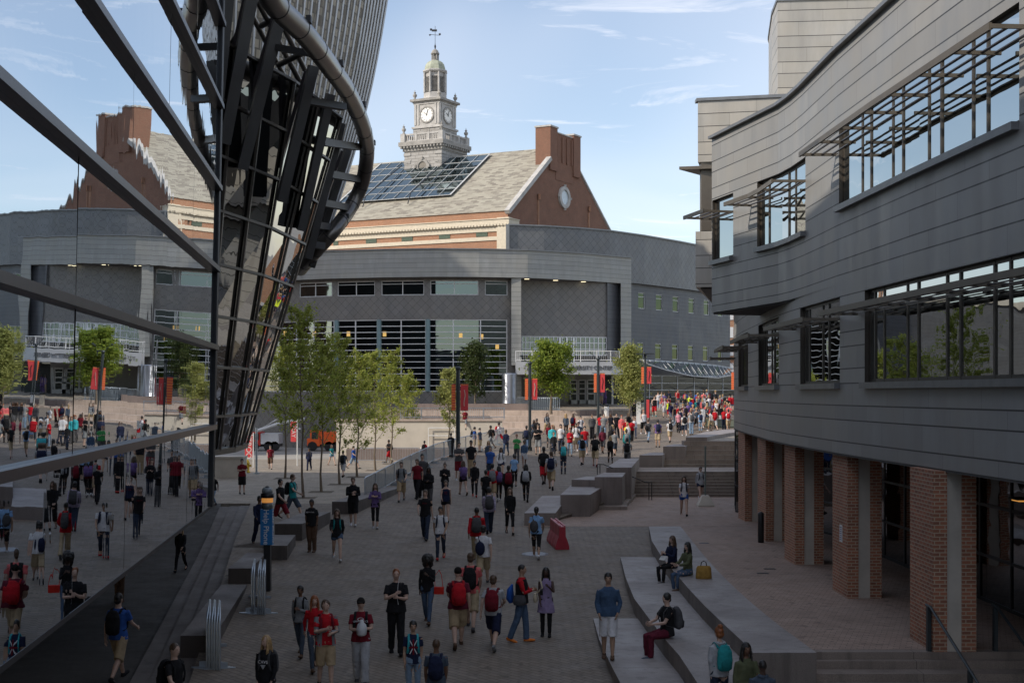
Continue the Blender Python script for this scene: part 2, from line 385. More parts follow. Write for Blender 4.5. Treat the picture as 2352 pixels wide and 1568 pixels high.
M['leafG'] = leafm('ginkgo_leaves', (.19, .24, .04), (.36, .37, .08)); M['leafB'] = leafm('green_leaves', (.09, .15, .02), (.26, .31, .045))
M['leafY'] = leafm('yellow_green_leaves', (.20, .23, .06), (.38, .38, .13)); M['leafD'] = leafm('dark_leaves', (.03, .05, .015), (.07, .09, .025))
TMP = bpy.data.scenes.new('workbench')      # a small scene used only to evaluate modifiers and fonts, removed at the end
def text_mesh(txt, size, mat, name, parent, mat4, extr=.01, align='CENTER'):
    cu = bpy.data.curves.new('t', 'FONT'); cu.body = txt; cu.size = size; cu.extrude = extr; cu.align_x = align; cu.align_y = 'CENTER'
    o = bpy.data.objects.new('t', cu); TMP.collection.objects.link(o); TMP.view_layers[0].update(); dg = TMP.view_layers[0].depsgraph
    me = bpy.data.meshes.new_from_object(o.evaluated_get(dg)); bpy.data.objects.remove(o); bpy.data.curves.remove(cu)
    me.transform(mat4); me.materials.clear(); me.materials.append(mat); return link(name, me, parent)
def frame4(o, xdir, up=(0, 0, 1)):
    x = Vector(xdir).normalized(); u = Vector(up); u = (u-x*u.dot(x)).normalized(); n_ = x.cross(u)
    m = Matrix((x, u, n_)).transposed().to_4x4(); m.translation = Vector(o); return m
# ---------------- ground heights ----------------
def ramp(Y):
    if Y < 88: return .0362*(Y-25)
    return interp([(88, 2.28), (108, 3.85), (119, 4.7)], Y)
BXP = [(42, -8.2), (54.7, -6.6), (63.9, -5.8), (73, -4.8), (78.5, -3.6), (83, -1.9), (89, -.8), (97, .5)]
def BX(Y): return interp(BXP, Y)
def SX(Y): return -6.4-.17*(Y-25)
def ZW(Y): return interp([(5, -1.12), (25, -.4), (44, -.2), (50, .1), (58, .7)], Y)
DXP = [(47.0, .4), (50.7, 1.9), (54.4, 3.5), (57.5, 4.3), (63, 5.9), (66.4, 6.7), (68.5, 8.2), (70.5, 9.7), (80, 13.0), (88, 15.4)]
def DX(Y): return interp(DXP, Y)
def XG(Y): return -7.15-.12*Y
T1L = [(17, 2.1), (24, 2.06), (25.9, 2.0), (28.3, 1.95), (30.9, 1.99)]
T2L = [(17, 3.3), (22.4, 3.29), (24.75, 3.28), (26.5, 3.19), (28.7, 3.13), (31.6, 3.06), (35.2, 3.17), (39.6, 3.4)]
T3L = [(17, 4.46), (23.4, 4.44), (24.3, 4.45), (26, 4.4), (28.5, 4.34), (31.1, 4.33), (34.4, 4.35), (37.4, 4.4), (41, 4.54), (45.4, 4.92)]
T3R = [(17, 5.65), (23.4, 5.62), (24.6, 5.57), (26.4, 5.5), (28.8, 5.47), (31.6, 5.49), (34.6, 5.56), (38.7, 5.73), (42.5, 5.92), (45.4, 6.06)]
TZ = (.25, .62, .97)
def stairz(Y):
    if Y < 60.3: return .8
    if Y < 62.7: return .8+.135*min(8, int((Y-60.3)/.3)+1)
    if Y < 66: return 1.88
    return 1.88+.1356*min(9, int((Y-66)/.5)+1)
def gh(X, Y):
    if Y < 44 and X < SX(Y):
        k = min(3, int((SX(Y)-X)/.45)); return lerp(ramp(Y), ZW(Y), (k+1)/4) if k < 3 else ZW(Y)
    if Y < 58 and X < SX(Y)-1.3: return ZW(Y)
    if Y >= 42 and X < BX(Y) and Y < 97: return min(ramp(Y), .7)
    if Y < 30.9 and interp(T1L, Y) < X < interp(T2L, Y): return TZ[0]
    if Y < 39.6 and interp(T2L, Y) < X < interp(T3L, Y): return TZ[1]
    if Y < 45.4 and interp(T3L, Y) < X < interp(T3R, Y): return TZ[2]
    if 24.45 < Y < 47 and X > interp(T3R, Y): return .8
    if 47 <= Y < 70.5 and X > DX(Y): return stairz(Y)
    if 70.5 <= Y < 88 and X > DX(Y)+1: return 3.1
    return ramp(Y)
def ground_hit(x, y):
    Y = 17.0
    while Y < 150:
        z = CAMZ+(HY-y)/FP*Y; X = (x-CX)/FP*Y
        if z <= gh(X, Y): return X, Y, gh(X, Y)
        Y += .04
    return (x-CX)/FP*150, 150, 4.7
def frange(a, b, s):
    r = []; v = a
    while v < b-1e-6: r.append(v); v += s
    return r+[b]
def strip(name, Ys, xl, xr, z, mat, skirt=1.2):
    mb = MB(); f = lambda g, v: g(v) if callable(g) else g
    for a, b in zip(Ys, Ys[1:]):
        A = (f(xl, a), a, f(z, a)); B = (f(xr, a), a, f(z, a)); C = (f(xr, b), b, f(z, b)); D = (f(xl, b), b, f(z, b)); mb.face([A, B, C, D])
        dn = lambda p: (p[0], p[1], p[2]-skirt)
        mb.face([A, D, dn(D), dn(A)]); mb.face([B, dn(B), dn(C), C])
        if a == Ys[0]: mb.face([A, dn(A), dn(B), B])
        if b == Ys[-1]: mb.face([D, C, dn(C), dn(D)])
    return struct(mb.build(name, mat))
g = MB(); g.face([(-3000, -3000, -2.4), (3000, -3000, -2.4), (3000, 3000, -2.4), (-3000, 3000, -2.4)]); struct(g.build('ground', M['asph']))
strip('plaza', frange(-40, 47.0, 1.5), lambda Y: SX(Y) if Y < 43 else BX(Y)-.01, 6.0, ramp, M['pave'])
strip('sloping_plaza', frange(47.0, 88, 1.5), BX, lambda Y: DX(Y)+.5, ramp, M['pave'])
strip('upper_plaza', frange(88, 119, 1.5), lambda Y: BX(Y) if Y < 97 else 6.0, 46, ramp, M['pave'])
strip('entrance_pavement', [108.7, 119, 140], -14, 46, lambda Y: 4.31 if Y < 110 else 4.7, M['paveF'], 3)
strip('terrace', [17.5]+frange(24.45, 45.4, 1.5)+[46.99, 47.0]+frange(47.5, 60.3, 1.5), lambda Y: interp(T3R, Y) if Y < 46.995 else DX(Y), 16, lambda Y: .8 if Y > 24 else .8, M['paveT']) if False else None
strip('terrace', frange(24.45, 47.0, 1.5), lambda Y: interp(T3R, Y)+.01, 18, .8, M['paveT'])
strip('lower_landing', frange(47.0, 60.3, 1.0), lambda Y: DX(Y), 18, .803, M['paveT'])
strip('street_plaza', [42]+frange(44.3, 58, 1.5), lambda Y: SX(Y), BX, lambda Y: min(ramp(Y), .7), M['pave'])
strip('side_plaza', frange(58, 97, 1.5), -40, BX, .7, M['paveF'])
strip('street', [97, 160], -90, -12, .66, M['asph'])
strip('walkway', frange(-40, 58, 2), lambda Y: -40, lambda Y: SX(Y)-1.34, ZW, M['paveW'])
strip('stair_top_plaza', frange(70.5, 88, 1.5), lambda Y: DX(Y)+.8, 30, 3.1, M['paveF'])
# curved steps between the plaza and the walkway
st = thing('curved_steps', 'long curved granite steps going down to the walkway beside the mirrored glass wall', 'steps', (SX(30), 30, .2))
DSTEP = granite('shade_toned_step', (.12, .105, .095), .75)  # extra dark granite: the overhang's shade is put into the step colour
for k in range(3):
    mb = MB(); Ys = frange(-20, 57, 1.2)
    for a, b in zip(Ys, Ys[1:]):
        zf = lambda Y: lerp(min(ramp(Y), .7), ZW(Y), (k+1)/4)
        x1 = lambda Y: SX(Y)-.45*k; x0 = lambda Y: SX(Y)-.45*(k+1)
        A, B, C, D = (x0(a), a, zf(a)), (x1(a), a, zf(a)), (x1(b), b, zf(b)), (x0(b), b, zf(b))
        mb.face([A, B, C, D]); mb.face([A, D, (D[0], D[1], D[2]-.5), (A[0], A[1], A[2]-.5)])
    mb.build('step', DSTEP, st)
# tiered seating
def tier(nm, L, Rr, z, lab, y0=17.0):
    mb = MB(); Ys = sorted({y0}|{p[0] for p in L if p[0] > y0}|{v for v in frange(y0, L[-1][0], 1.3)}); yE = L[-1][0]
    for a, b in zip(Ys, Ys[1:]):
        A, B, C, D = (interp(L, a), a), (interp(Rr, a), a), (interp(Rr, b), b), (interp(L, b), b)
        mb.face([A+(z,), B+(z,), C+(z,), D+(z,)], 0)
        for p, q in ((A, D), (B, C)): mb.face([p+(z,), q+(z,), q+(-1.0,), p+(-1.0,)], 1, [(p[1], z), (q[1], z), (q[1], -1), (p[1], -1)])
        if b == yE: mb.face([D+(z,), C+(z,), C+(-1,), D+(-1,)], 1)
        if a == Ys[0]: mb.face([A+(z,), B+(z,), B+(-1,), A+(-1,)], 1)
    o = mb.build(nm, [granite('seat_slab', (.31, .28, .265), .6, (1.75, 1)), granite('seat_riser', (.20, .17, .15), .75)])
    return tag(o, lab, 'stone seat', 'tiered stone seats')
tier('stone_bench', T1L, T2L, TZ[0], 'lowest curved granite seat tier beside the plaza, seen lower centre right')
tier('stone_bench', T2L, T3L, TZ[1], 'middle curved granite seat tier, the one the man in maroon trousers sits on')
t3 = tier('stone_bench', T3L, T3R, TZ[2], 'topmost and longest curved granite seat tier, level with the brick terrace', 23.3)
def blk(name, quad, z0, z1, lab, mat='granS', group='stepped granite blocks', cat='stone block'):
    mb = MB(); mb.prism(quad, z0, z1, 0, 1)
    lf = group.startswith('granite blocks along'); o = mb.build(name, [granite('block_side', (.09, .075, .068) if lf else (.235, .195, .175), .7), granite('shade_toned_seat', (.17, .15, .14), .65) if lf else M[mat]]); return tag(o, lab, cat, group)  # left group gets darker side and top colours, standing in for shade there
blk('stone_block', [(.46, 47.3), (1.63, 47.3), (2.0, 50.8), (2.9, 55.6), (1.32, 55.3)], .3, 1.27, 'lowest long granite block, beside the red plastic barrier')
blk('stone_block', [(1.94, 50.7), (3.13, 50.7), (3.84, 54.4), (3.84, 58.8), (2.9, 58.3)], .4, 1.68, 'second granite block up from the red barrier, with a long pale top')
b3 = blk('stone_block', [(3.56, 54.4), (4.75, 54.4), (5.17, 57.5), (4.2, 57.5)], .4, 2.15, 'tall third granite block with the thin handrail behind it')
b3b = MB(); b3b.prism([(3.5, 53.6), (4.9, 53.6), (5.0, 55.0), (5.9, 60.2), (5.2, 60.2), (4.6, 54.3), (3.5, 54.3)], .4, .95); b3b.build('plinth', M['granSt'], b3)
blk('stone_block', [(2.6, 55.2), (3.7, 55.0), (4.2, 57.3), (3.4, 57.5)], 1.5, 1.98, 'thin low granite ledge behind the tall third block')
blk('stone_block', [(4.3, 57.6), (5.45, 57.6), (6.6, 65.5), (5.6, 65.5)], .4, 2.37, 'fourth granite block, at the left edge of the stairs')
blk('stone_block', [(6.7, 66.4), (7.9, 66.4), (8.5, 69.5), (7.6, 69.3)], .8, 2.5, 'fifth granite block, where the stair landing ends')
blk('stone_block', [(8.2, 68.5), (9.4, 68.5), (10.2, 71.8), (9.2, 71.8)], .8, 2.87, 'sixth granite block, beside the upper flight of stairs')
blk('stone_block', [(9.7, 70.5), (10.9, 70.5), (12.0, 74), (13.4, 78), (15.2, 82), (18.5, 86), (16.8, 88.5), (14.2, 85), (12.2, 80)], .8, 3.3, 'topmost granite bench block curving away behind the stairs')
# left edge blocks
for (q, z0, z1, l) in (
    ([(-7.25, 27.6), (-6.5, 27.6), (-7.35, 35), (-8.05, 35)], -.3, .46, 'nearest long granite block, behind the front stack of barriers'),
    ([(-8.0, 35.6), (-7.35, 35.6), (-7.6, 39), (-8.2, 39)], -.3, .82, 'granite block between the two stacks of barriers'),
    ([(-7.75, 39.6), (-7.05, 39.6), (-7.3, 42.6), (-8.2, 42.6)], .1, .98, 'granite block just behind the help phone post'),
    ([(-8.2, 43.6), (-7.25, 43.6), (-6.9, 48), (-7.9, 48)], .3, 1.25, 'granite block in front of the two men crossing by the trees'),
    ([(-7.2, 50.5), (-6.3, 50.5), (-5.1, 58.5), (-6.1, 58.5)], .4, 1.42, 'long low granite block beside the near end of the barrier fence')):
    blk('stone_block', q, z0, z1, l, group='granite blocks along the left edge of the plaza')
# stairs
st = thing('staircase', 'wide granite staircase in two flights beside the brick columns', 'stairs', (9, 62, .8))
def steps(a, n, tr, z0, r, nm):
    mb = MB()
    for i in range(n):
        y0 = a+i*tr; mb.box(DX(y0)+.2, 13.5, y0, y0+tr+(.0 if i < n-1 else 3.4 if nm == 'lower_flight' else .5), z0, z0+r*(i+1))
    return mb.build(nm, M['granSt'], st)
steps(60.3, 8, .3, .8, .135, 'lower_flight'); steps(66.1, 9, .49, 1.0, .1356+.88/9*1.0, 'upper_flight')
nz_ = MB()
for i in range(8): nz_.box(DX(60.3+i*.3)+.2, 13.5, 60.28+i*.3, 60.34+i*.3, .8+.135*(i+1), .8+.135*(i+1)+.006)
for i in range(9): nz_.box(DX(66.1+i*.49)+.2, 13.5, 66.08+i*.49, 66.15+i*.49, 1.0+.2334*(i+1), 1.0+.2334*(i+1)+.006)
nz_.build('nosing', granite('worn_nosing', (.33, .29, .24)), st)
st2 = thing('staircase', 'short granite steps with a dark handrail descending towards the viewer at lower right', 'stairs', (9, 24, .2))
mb = MB()
for i in range(7): mb.box(5.62, 18, 24.45-.42*(i+1), 24.45-.42*i, -1.2, .66-.15*i)
mb.box(5.62, 18, 24.2, 24.449, -1.2, .797)
mb.build('step', M['granSt'], st2)
# big stepped granite wall below the entrance
gs = thing('granite_terraces', 'broad pale pink granite seating steps below the entrance pavement', 'steps', (0, 104, 2.5))
for i, (Yf, zt, x0, x1) in enumerate(((107.8, 4.3, -9, 8.6), (105.9, 3.83, -9.2, 8.9), (103.8, 3.36, -9.4, 9.2), (101.5, 2.9, -9.6, 9.4), (98.7, 2.45, -9.7, 9.5))):
    mb = MB(); mb.box(x0, x1, Yf, Yf+2.4, .3, zt); mb.build('tier', M['granP'], gs)
for (x0, x1, Y0, za, zb) in ((-9, 1.4, 108.3, 4.2, 4.85), (-9.1, -1.9, 105.6, 3.4, 3.845), (5.8, 8.5, 107.5, 3.7, 4.31), (0.2, 2.3, 98.2, 2.0, 2.48), (2.9, 4.6, 97.6, 1.9, 2.3)):
    mb = MB(); mb.box(x0, x1, Y0, Y0+2, za-1, zb); mb.build('planter_block', M['granD'], gs)

# ---------------- facade tools ----------------
def cum(pts):
    s = [0]
    for a, b in zip(pts, pts[1:]): s.append(s[-1]+math.dist(a, b))
    return s
def pos(pts, s, cs=None, off=0.0):
    cs = cs or cum(pts)
    for i in range(len(pts)-1):
        if s <= cs[i+1]+1e-9 or i == len(pts)-2:
            t = (s-cs[i])/(cs[i+1]-cs[i]); a, b = pts[i], pts[i+1]; dx, dy = b[0]-a[0], b[1]-a[1]; L = math.hypot(dx, dy)
            return (lerp(a[0], b[0], t)-dy/L*off, lerp(a[1], b[1], t)+dx/L*off)
def s_px(pts, x):
    k = (x-CX)/FP; cs = cum(pts)
    for i, (a, b) in enumerate(zip(pts, pts[1:])):
        fa = a[0]-k*a[1]; fb = b[0]-k*b[1]
        if fa*fb <= 0: return cs[i]+(cs[i+1]-cs[i])*(fa/(fa-fb) if fa != fb else 0)
    return cs[-1]
def sub(pts, s0, s1):
    cs = cum(pts); return [s0]+[c for c in cs if s0+.02 < c < s1-.02]+[s1]
def wall(name, pts, z0, z1, wins, mat, parent, rev=.2, sgn=1, extra=None):
    """wins: (s0,s1,za,zb) openings; sgn: side (left normal=+1) that lies inside"""
    cs = cum(pts); S = sorted(set([round(c, 4) for c in cs]+[round(v, 4) for w in wins for v in w[:2]])); Z = sorted(set([z0, z1]+[v for w in wins for v in w[2:4]]))
    mb = MB()
    for a, b in zip(S, S[1:]):
        A = pos(pts, a, cs); B = pos(pts, b, cs); m_ = (a+b)/2
        for za, zb in zip(Z, Z[1:]):
            zm = (za+zb)/2
            if any(w[0] < m_ < w[1] and w[2] < zm < w[3] for w in wins): continue
            mb.face([A+(za,), B+(za,), B+(zb,), A+(zb,)], 0, [(a, za), (b, za), (b, zb), (a, zb)])
    for w in wins:
        ss = sub(pts, w[0], w[1])
        for z in (w[2], w[3]):
            for a, b in zip(ss, ss[1:]):
                mb.face([pos(pts, a, cs)+(z,), pos(pts, b, cs)+(z,), pos(pts, b, cs, rev*sgn)+(z,), pos(pts, a, cs, rev*sgn)+(z,)], 1 if extra else 0)
        for a in (w[0], w[1]): mb.face([pos(pts, a, cs)+(w[2],), pos(pts, a, cs, rev*sgn)+(w[2],), pos(pts, a, cs, rev*sgn)+(w[3],), pos(pts, a, cs)+(w[3],)], 1 if extra else 0)
    return mb.build(name, [mat]+([extra] if extra else []), parent)
def window(parent, pts, w, mull, trans, fr, gl, off=.14, sgn=1, fw=.07, sill=None, name='window', fd=.08):
    cs = cum(pts); s0, s1, z0, z1 = w; o_ = off*sgn; mb = MB(); ss = sub(pts, s0, s1)
    pp = lambda s, z, e=0: V(*pos(pts, s, cs, o_+e), z)
    for z, h in [(z0+fw/2, fw), (z1-fw/2, fw)]+[(t, fw*.8) for t in trans]:
        for a, b in zip(ss, ss[1:]): mb.bar(pp(a, z), pp(b, z), fd, h)
    for s in [s0+fw/2, s1-fw/2]+list(mull): mb.bar(pp(s, z0), pp(s, z1), fd*1.15 if s in mull else fd, fw, 0, pp(s+.05, z0)-pp(s-.05, z0))
    fo = mb.build(name, fr, parent)
    mg = MB(); cuts = sorted(set([round(v, 4) for v in ss]+[round(v, 4) for v in mull]))
    for k, (a, b) in enumerate(zip(cuts, cuts[1:])):
        u0 = k*7.3; e = random.uniform(-.006, .006)
        mg.face([pp(a, z0, .02+e), pp(b, z0, .02-e), pp(b, z1, .02-e), pp(a, z1, .02+e)], 0, [(u0, z0), (u0+b-a, z0), (u0+b-a, z1), (u0, z1)])
    mg.build('pane', gl, fo)
    if sill:
        ms = MB()
        for a, b in zip(ss, ss[1:]):
            A = V(*pos(pts, a, cs, -.06*sgn), z0-.07); B = V(*pos(pts, b, cs, -.06*sgn), z0-.07); ms.bar(A, B, .16, .14)
        ms.build('sill', sill, fo)
    return fo
# ---------------- right hand zinc building ----------------
rb = thing('zinc_building', 'curved grey zinc building on the right with ribbon windows above brick columns', 'building', (9, 30, .8))
PM = [(9.4, 6), (9.0, 14), (8.5, 21), (8.2, 25.8), (7.98, 31), (7.95, 34.6), (7.90, 35.8), (7.78, 36.9), (6.6, 41.7)]
PL = [(9.4, 6), (9.0, 14), (8.5, 21), (8.2, 25.8), (7.98, 31), (7.96, 36), (8.1, 39.7), (8.4, 43.2), (8.85, 48.7), (9.3, 52.9), (9.75, 55.2), (10.5, 57.4), (12, 59.8), (15, 61.5)]
SG = -1
def wpx(pts, xr, xl, z0, z1): return (s_px(pts, xr), s_px(pts, xl), z0, z1)
up = [wpx(PM, 2341, 1927, 10.3, 12.3), wpx(PM, 1850, 1739, 10.15, 12.15), (s_px(PM, 1684), cum(PM)[-1]-.03, 10.1, 12.1)]
lw = [(s_px(PL, 2352)-9, s_px(PL, 1986), 6.0, 8.1), wpx(PL, 1929, 1838, 6.0, 8.1), wpx(PL, 1789, 1742, 6.0, 8.05), wpx(PL, 1718, 1696, 6.0, 8.0)]
wall('upper_wall', PM, 8.41, 14.15, up, M['zincR'], rb, .22, SG, M['bronze'])
wall('lower_wall', PL, 4.29, 8.41, lw, M['zincR'], rb, .22, SG, M['bronze'])
mb = MB(); nose = [p for p in PL if p[1] > 43]; mb.prism(nose+[(20, 61.5), (20, 44)], 8.40, 11, 0); mb.build('rear_wall', M['zincR'], rb)
mb = MB(); roofp = PM+[(7.4, 42.3), (20, 44), (20, 6)]; mb.prism([(x+.02, y) for x, y in roofp], 14.05, 14.1, 0)
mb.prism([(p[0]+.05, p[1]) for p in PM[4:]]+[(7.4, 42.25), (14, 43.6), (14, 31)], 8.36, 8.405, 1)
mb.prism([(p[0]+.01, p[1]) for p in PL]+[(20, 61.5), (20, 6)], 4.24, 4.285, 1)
mb.face([(6.6, 41.7, 8.41), (14, 43.6, 8.41), (14, 43.6, 14.15), (6.6, 41.7, 14.15)], 0)
mb.build('roof_and_soffit', [M['zincR'], M['soffit']], rb)
mb = MB(); cs_ = cum(PM); ss = [c for c in cs_]
for a, b in zip(ss, ss[1:]): mb.bar(V(*pos(PM, a, cs_, .04), 14.17), V(*pos(PM, b, cs_, .04), 14.17), .2, .09)
mb.build('coping', M['sill'], rb)
def regular(w, big, small):
    r = []; s = w[0]; i = 0
    while True:
        s += (big if i % 2 == 0 else small); i += 1
        if s > w[1]-.3: return r
        r.append(s)
for w, tz in ((up[0], 11.75), (up[1], 11.6), (up[2], 11.55)): window(rb, PM, w, regular(w, 1.45, .62), [tz], M['bronze'], M['glassR'], .15, SG, .075, M['sill'])
for w in lw: window(rb, PL, w, regular(w, 1.45, .62), [7.62], M['bronze'], M['glassR'], .15, SG, .075, M['sill'])
def louvre(pts, s0, s1, z, p=.9, nb=4):
    cs = cum(pts); ss = sub(pts, s0, s1); mb = MB(); q = lambda s, e, dz=0: V(*pos(pts, s, cs, -e*SG), z+dz)
    for a, b in zip(ss, ss[1:]): mb.bar(q(a, p), q(b, p), .05, .12)
    for s in frange(s0, s1, max(.6, (s1-s0)/max(1, round((s1-s0)/1.6)))): mb.bar(q(s, 0), q(s, p), .04, .07)
    fo = mb.build('sun_shade', M['bronzeL'], rb); m2 = MB()
    for k in range(nb):
        e = .1+(p-.16)*k/(nb-1)
        for a, b in zip(ss, ss[1:]): m2.bar(q(a, e), q(b, e), .065, .02, 0, (0, .35, 1))
    m2.build('shade_blade', M['mull'], fo)
louvre(PM, s_px(PM, 2400), up[0][1]+.25, 11.62); louvre(PM, up[1][0], up[1][1]+.4, 11.5); louvre(PM, up[2][0], up[2][1]-.0, 11.5, 1.0)
louvre(PL, s_px(PL, 2400)-5, lw[0][1]+.5, 7.6); louvre(PL, lw[1][0], lw[1][1]+.5, 7.55); louvre(PL, lw[2][0], lw[2][1]+.4, 7.5); louvre(PL, lw[3][0], lw[3][1]+.8, 7.45); 
s_ = s_px(PL, 1689); louvre(PL, s_, s_+1.6, 7.2, 1.0)
# interior dark core so the openings are not hollow
mb = MB(); mb.prism([(p[0]+.75, p[1]) for p in PL[:11]]+[(19, 57), (19, 6)], 4.35, 14.0); mb.build('interior', M['black'], rb)
# ground floor: storefront and columns
sf = thing('storefront', 'dark glass storefront with thin mullions behind the brick columns', 'glass front', (11.2, 35, .8))
PS = [(11.3, 8), (11.3, 30), (11.2, 44), (10.2, 50), (9.35, 52.6), (9.9, 56), (11.2, 60.2)]
cs_ = cum(PS); w = (0, cs_[-1], .8, 4.24)
window(sf, PS, w, [s for s in frange(1.5, cs_[-1]-.5, 1.9)], [1.9, 3.1], M['black'], M['glassS'], 0, SG, .09, name='glazing')
mb = MB(); mb.box(11.7, 12.2, 8, 60, .8, 4.24); mb.build('back_wall', M['black'], sf)
colpos = [(8.07, 24.2), (8.10, 30.5), (8.18, 36.5), (8.5, 42.3), (9.0, 48.8), (8.2, 18)]
names = ['nearest and tallest brick and concrete column, by the dark handrail', 'brick column with the white paper notice on it', 'third brick column from the right, beyond the one with the notice', 'fourth brick column from the right, behind the black bin', 'fifth and smallest brick column, next to the storefront glass', 'brick column hidden past the right edge']
COLS = []
for i, ((x, y), l) in enumerate(zip(colpos[:5], names)):
    c = thing('brick_column', l, 'column', (x+.4, y+.7, .8), 'brick columns under the zinc building')
    mb = MB(); mb.box(x, x+.27, y, y+1.4, .8, 4.26); mb.box(x+.56, x+.83, y, y+1.4, .8, 4.26); mb.build('brickwork', M['brickC'], c)
    mb = MB(); mb.box(x+.262, x+.568, y+.04, y+1.36, .8, 4.26); mb.build('concrete_core', M['conc'], c); COLS.append(c)
n_ = MB(); n_.box(8.092, 8.099, 30.95, 31.2, 2.1, 2.52, 0)
for k in range(7): n_.box(8.088, 8.0915, 30.98, 31.17-(.04 if k % 3 == 1 else 0), 2.45-k*.05, 2.468-k*.05, 1)
tag(n_.build('paper_notice', [M['white'], plain('ink', (.12, .12, .3), .8)]), 'white paper notice taped to the second brick column', 'notice')
for i, (x, y) in enumerate(((11.2, 27.5), (11.2, 33.6), (11.2, 39.6))):
    l = thing('wall_lamp', ['glowing amber wall lamp between the nearest columns', 'glowing amber wall lamp beyond the column with the notice', 'glowing amber wall lamp behind the third column'][i], 'lamp', (x, y, 3.4), 'amber wall lamps in the colonnade')
    mb = MB(); mb.obox((x-.12, y, 3.42), V(.12, 0, 0), V(0, .2, 0), V(0, 0, .015)); mb.build('glow', emis('amber_glow', (1, .45, .1), .35), l); mb = MB(); mb.obox((x-.14, y, 3.46), V(.16, 0, 0), V(0, .25, 0), V(0, 0, .02)); mb.build('hood', M['black'], l)
# pale volumes behind
pb = thing('zinc_block', 'lower pale zinc block with a flat sun shade behind the curved building', 'building', (9, 52, 5))
def qwall(a, b, z0, z1, mat, nm, par): mb = MB(); L = math.dist(a, b); mb.face([a+(z0,), b+(z0,), b+(z1,), a+(z1,)], 0, [(0, z0), (L, z0), (L, z1), (0, z1)]); return mb.build(nm, mat, par)
mb = MB(); mb.prism([(7.36, 50), (14, 48.6), (16, 60), (9.6, 60)], 14.9, 17.3); mb.build('upper_wall', M['zincP'], pb)
mb = MB(); mb.prism([(7.36+.5, 50.3), (14, 49.2), (16, 60), (10, 60)], 12.1, 14.9); mb.build('window', M['glassR'], pb)
mb = MB(); mb.box(7.5, 7.95, 50.0, 50.4, 12.2, 14.9); mb.build('window_frame', M['bronzeL'], pb)
mb = MB(); mb.prism([(7.27, 50), (14, 48.6), (16, 60), (9.6, 60)], 9.95, 12.15); mb.build('lower_wall', M['zincP'], pb)
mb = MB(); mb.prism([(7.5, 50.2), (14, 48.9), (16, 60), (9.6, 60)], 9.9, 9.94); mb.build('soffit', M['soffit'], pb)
mb = MB(); mb.prism([(6.62, 50.0), (14, 48.5), (14, 49.3), (7.8, 51.5)], 14.6, 14.72); mb.build('sun_shade', M['bronzeL'], pb)
mb = MB(); mb.prism([(7.3, 49.94), (14, 48.54), (14, 49.0), (7.3, 50.4)], 17.3, 17.42); mb.build('coping', M['sill'], pb)
tb = thing('zinc_tower', 'tall pale zinc tower block with a louvred vent, curved left side, upper right', 'building', (13, 55, 5))
mb = MB(); mb.prism([(11.57, 55), (20, 54.2), (24, 66), (14.3, 68), (12.4, 61), (11.75, 57)], 5, 22.8); mb.build('wall', M['zincP'], tb)
mb = MB()
for k in range(13): mb.obox((12.9+1.0, 54.7, 17.2+k*.18), V(1.1, -.1, 0), V(0, .12, -.05), V(0, .02, .02))
mb.build('vent', M['bronze'], tb)
mb = MB(); mb.prism([(12.75, 54.85), (15.2, 54.62), (15.2, 54.9), (12.75, 55.1)], 17.0, 19.5); mb.build('vent_recess', M['black'], tb)
mb = MB(); mb.prism([(11.52, 54.95), (20, 54.15), (24, 66), (14.3, 68.1), (12.35, 61), (11.7, 57)], 22.8, 22.95); mb.build('coping', M['sill'], tb)

# ---------------- left recreation centre ----------------
rc = thing('glass_building', 'mirrored glass building on the left with leaning curved front and big steel pipe', 'building', (-14, 50, 0))
GX = lambda Y: -2.5-.122*Y
mb = MB(); mb.prism([(XG(20)-.6, 20), (XG(60)-.6, 60), (-60, 66), (-60, 20)], 2.0, 25.4); mb.build('shade_core', M['black'], rc)  # unseen rear mass, kept and sized to shade the plaza
mb = MB(); mb.prism([(GX(1)-.25, 1.0), (GX(21.5)-.25, 21.5), (-14, 22.5), (-14, 1.0)], 3.86, 20.6); mb.prism([(-9.5, 18.3), (-9.5, 21.5), (-14, 22.5), (-14, 18.3)], 20.6, 24.4); mb.prism([(-14, -30), (-14, 22.5), (-60, 27), (-60, -30)], 2.0, 26.0); mb.build('upper_shade_mass', M['black'], rc)  # unseen masses sized for shade; small raised block added to close a sunlit gap
ZM = [3.82, 5.18, 6.53, 7.86, 9.25, 10.65, 12.05, 13.45, 14.85, 16.25, 17.65, 19.0, 20.5]
lean = lambda z: .022*(z-5)
JY = [1.0, 3.5, 6.0, 8.52, 11.03, 13.6, 16.1, 18.6, 21.5]
def gp(Y, z, e=0): return V(GX(Y)+lean(z)+e, Y, z)
for a, b in zip(JY, JY[1:]):
    for z0, z1 in zip(ZM, ZM[1:]):
        mg = MB(); e1, e2, e3 = (random.uniform(-.004, .004) for _ in range(3)); u0 = random.uniform(0, 90)
        mg.face([gp(a+.006, z0, e1), gp(b-.006, z0, e2), gp(b-.006, z1, e2+e3*.7), gp(a+.006, z1, e1+e3*.7)], 0, [(u0, z0), (u0+(b-a), z0), (u0+(b-a), z1), (u0, z1)])
        mg.build('glass_panel', M['glassL'], rc)
for z in ZM[1:]: mb = MB(); mb.bar(gp(1.0, z, .04), gp(21.6, z, .04), .10, .085); mb.build('mullion', M['mull'], rc)
mb = MB()
for Y in JY[1:-1]: mb.bar(gp(Y, 3.82, -.03), gp(Y, 20.5, -.03), .03, .05, 0, (0, 1, 0))
mb.bar(gp(21.6, 3.82, -.03), gp(21.6, 20.5, -.03), .16, .12, 0, (0, 1, 0)); mb.bar(gp(1, 3.80, -.02), gp(21.55, 3.80, -.02), .05, .05); mb.build('joint', M['dark'], rc)
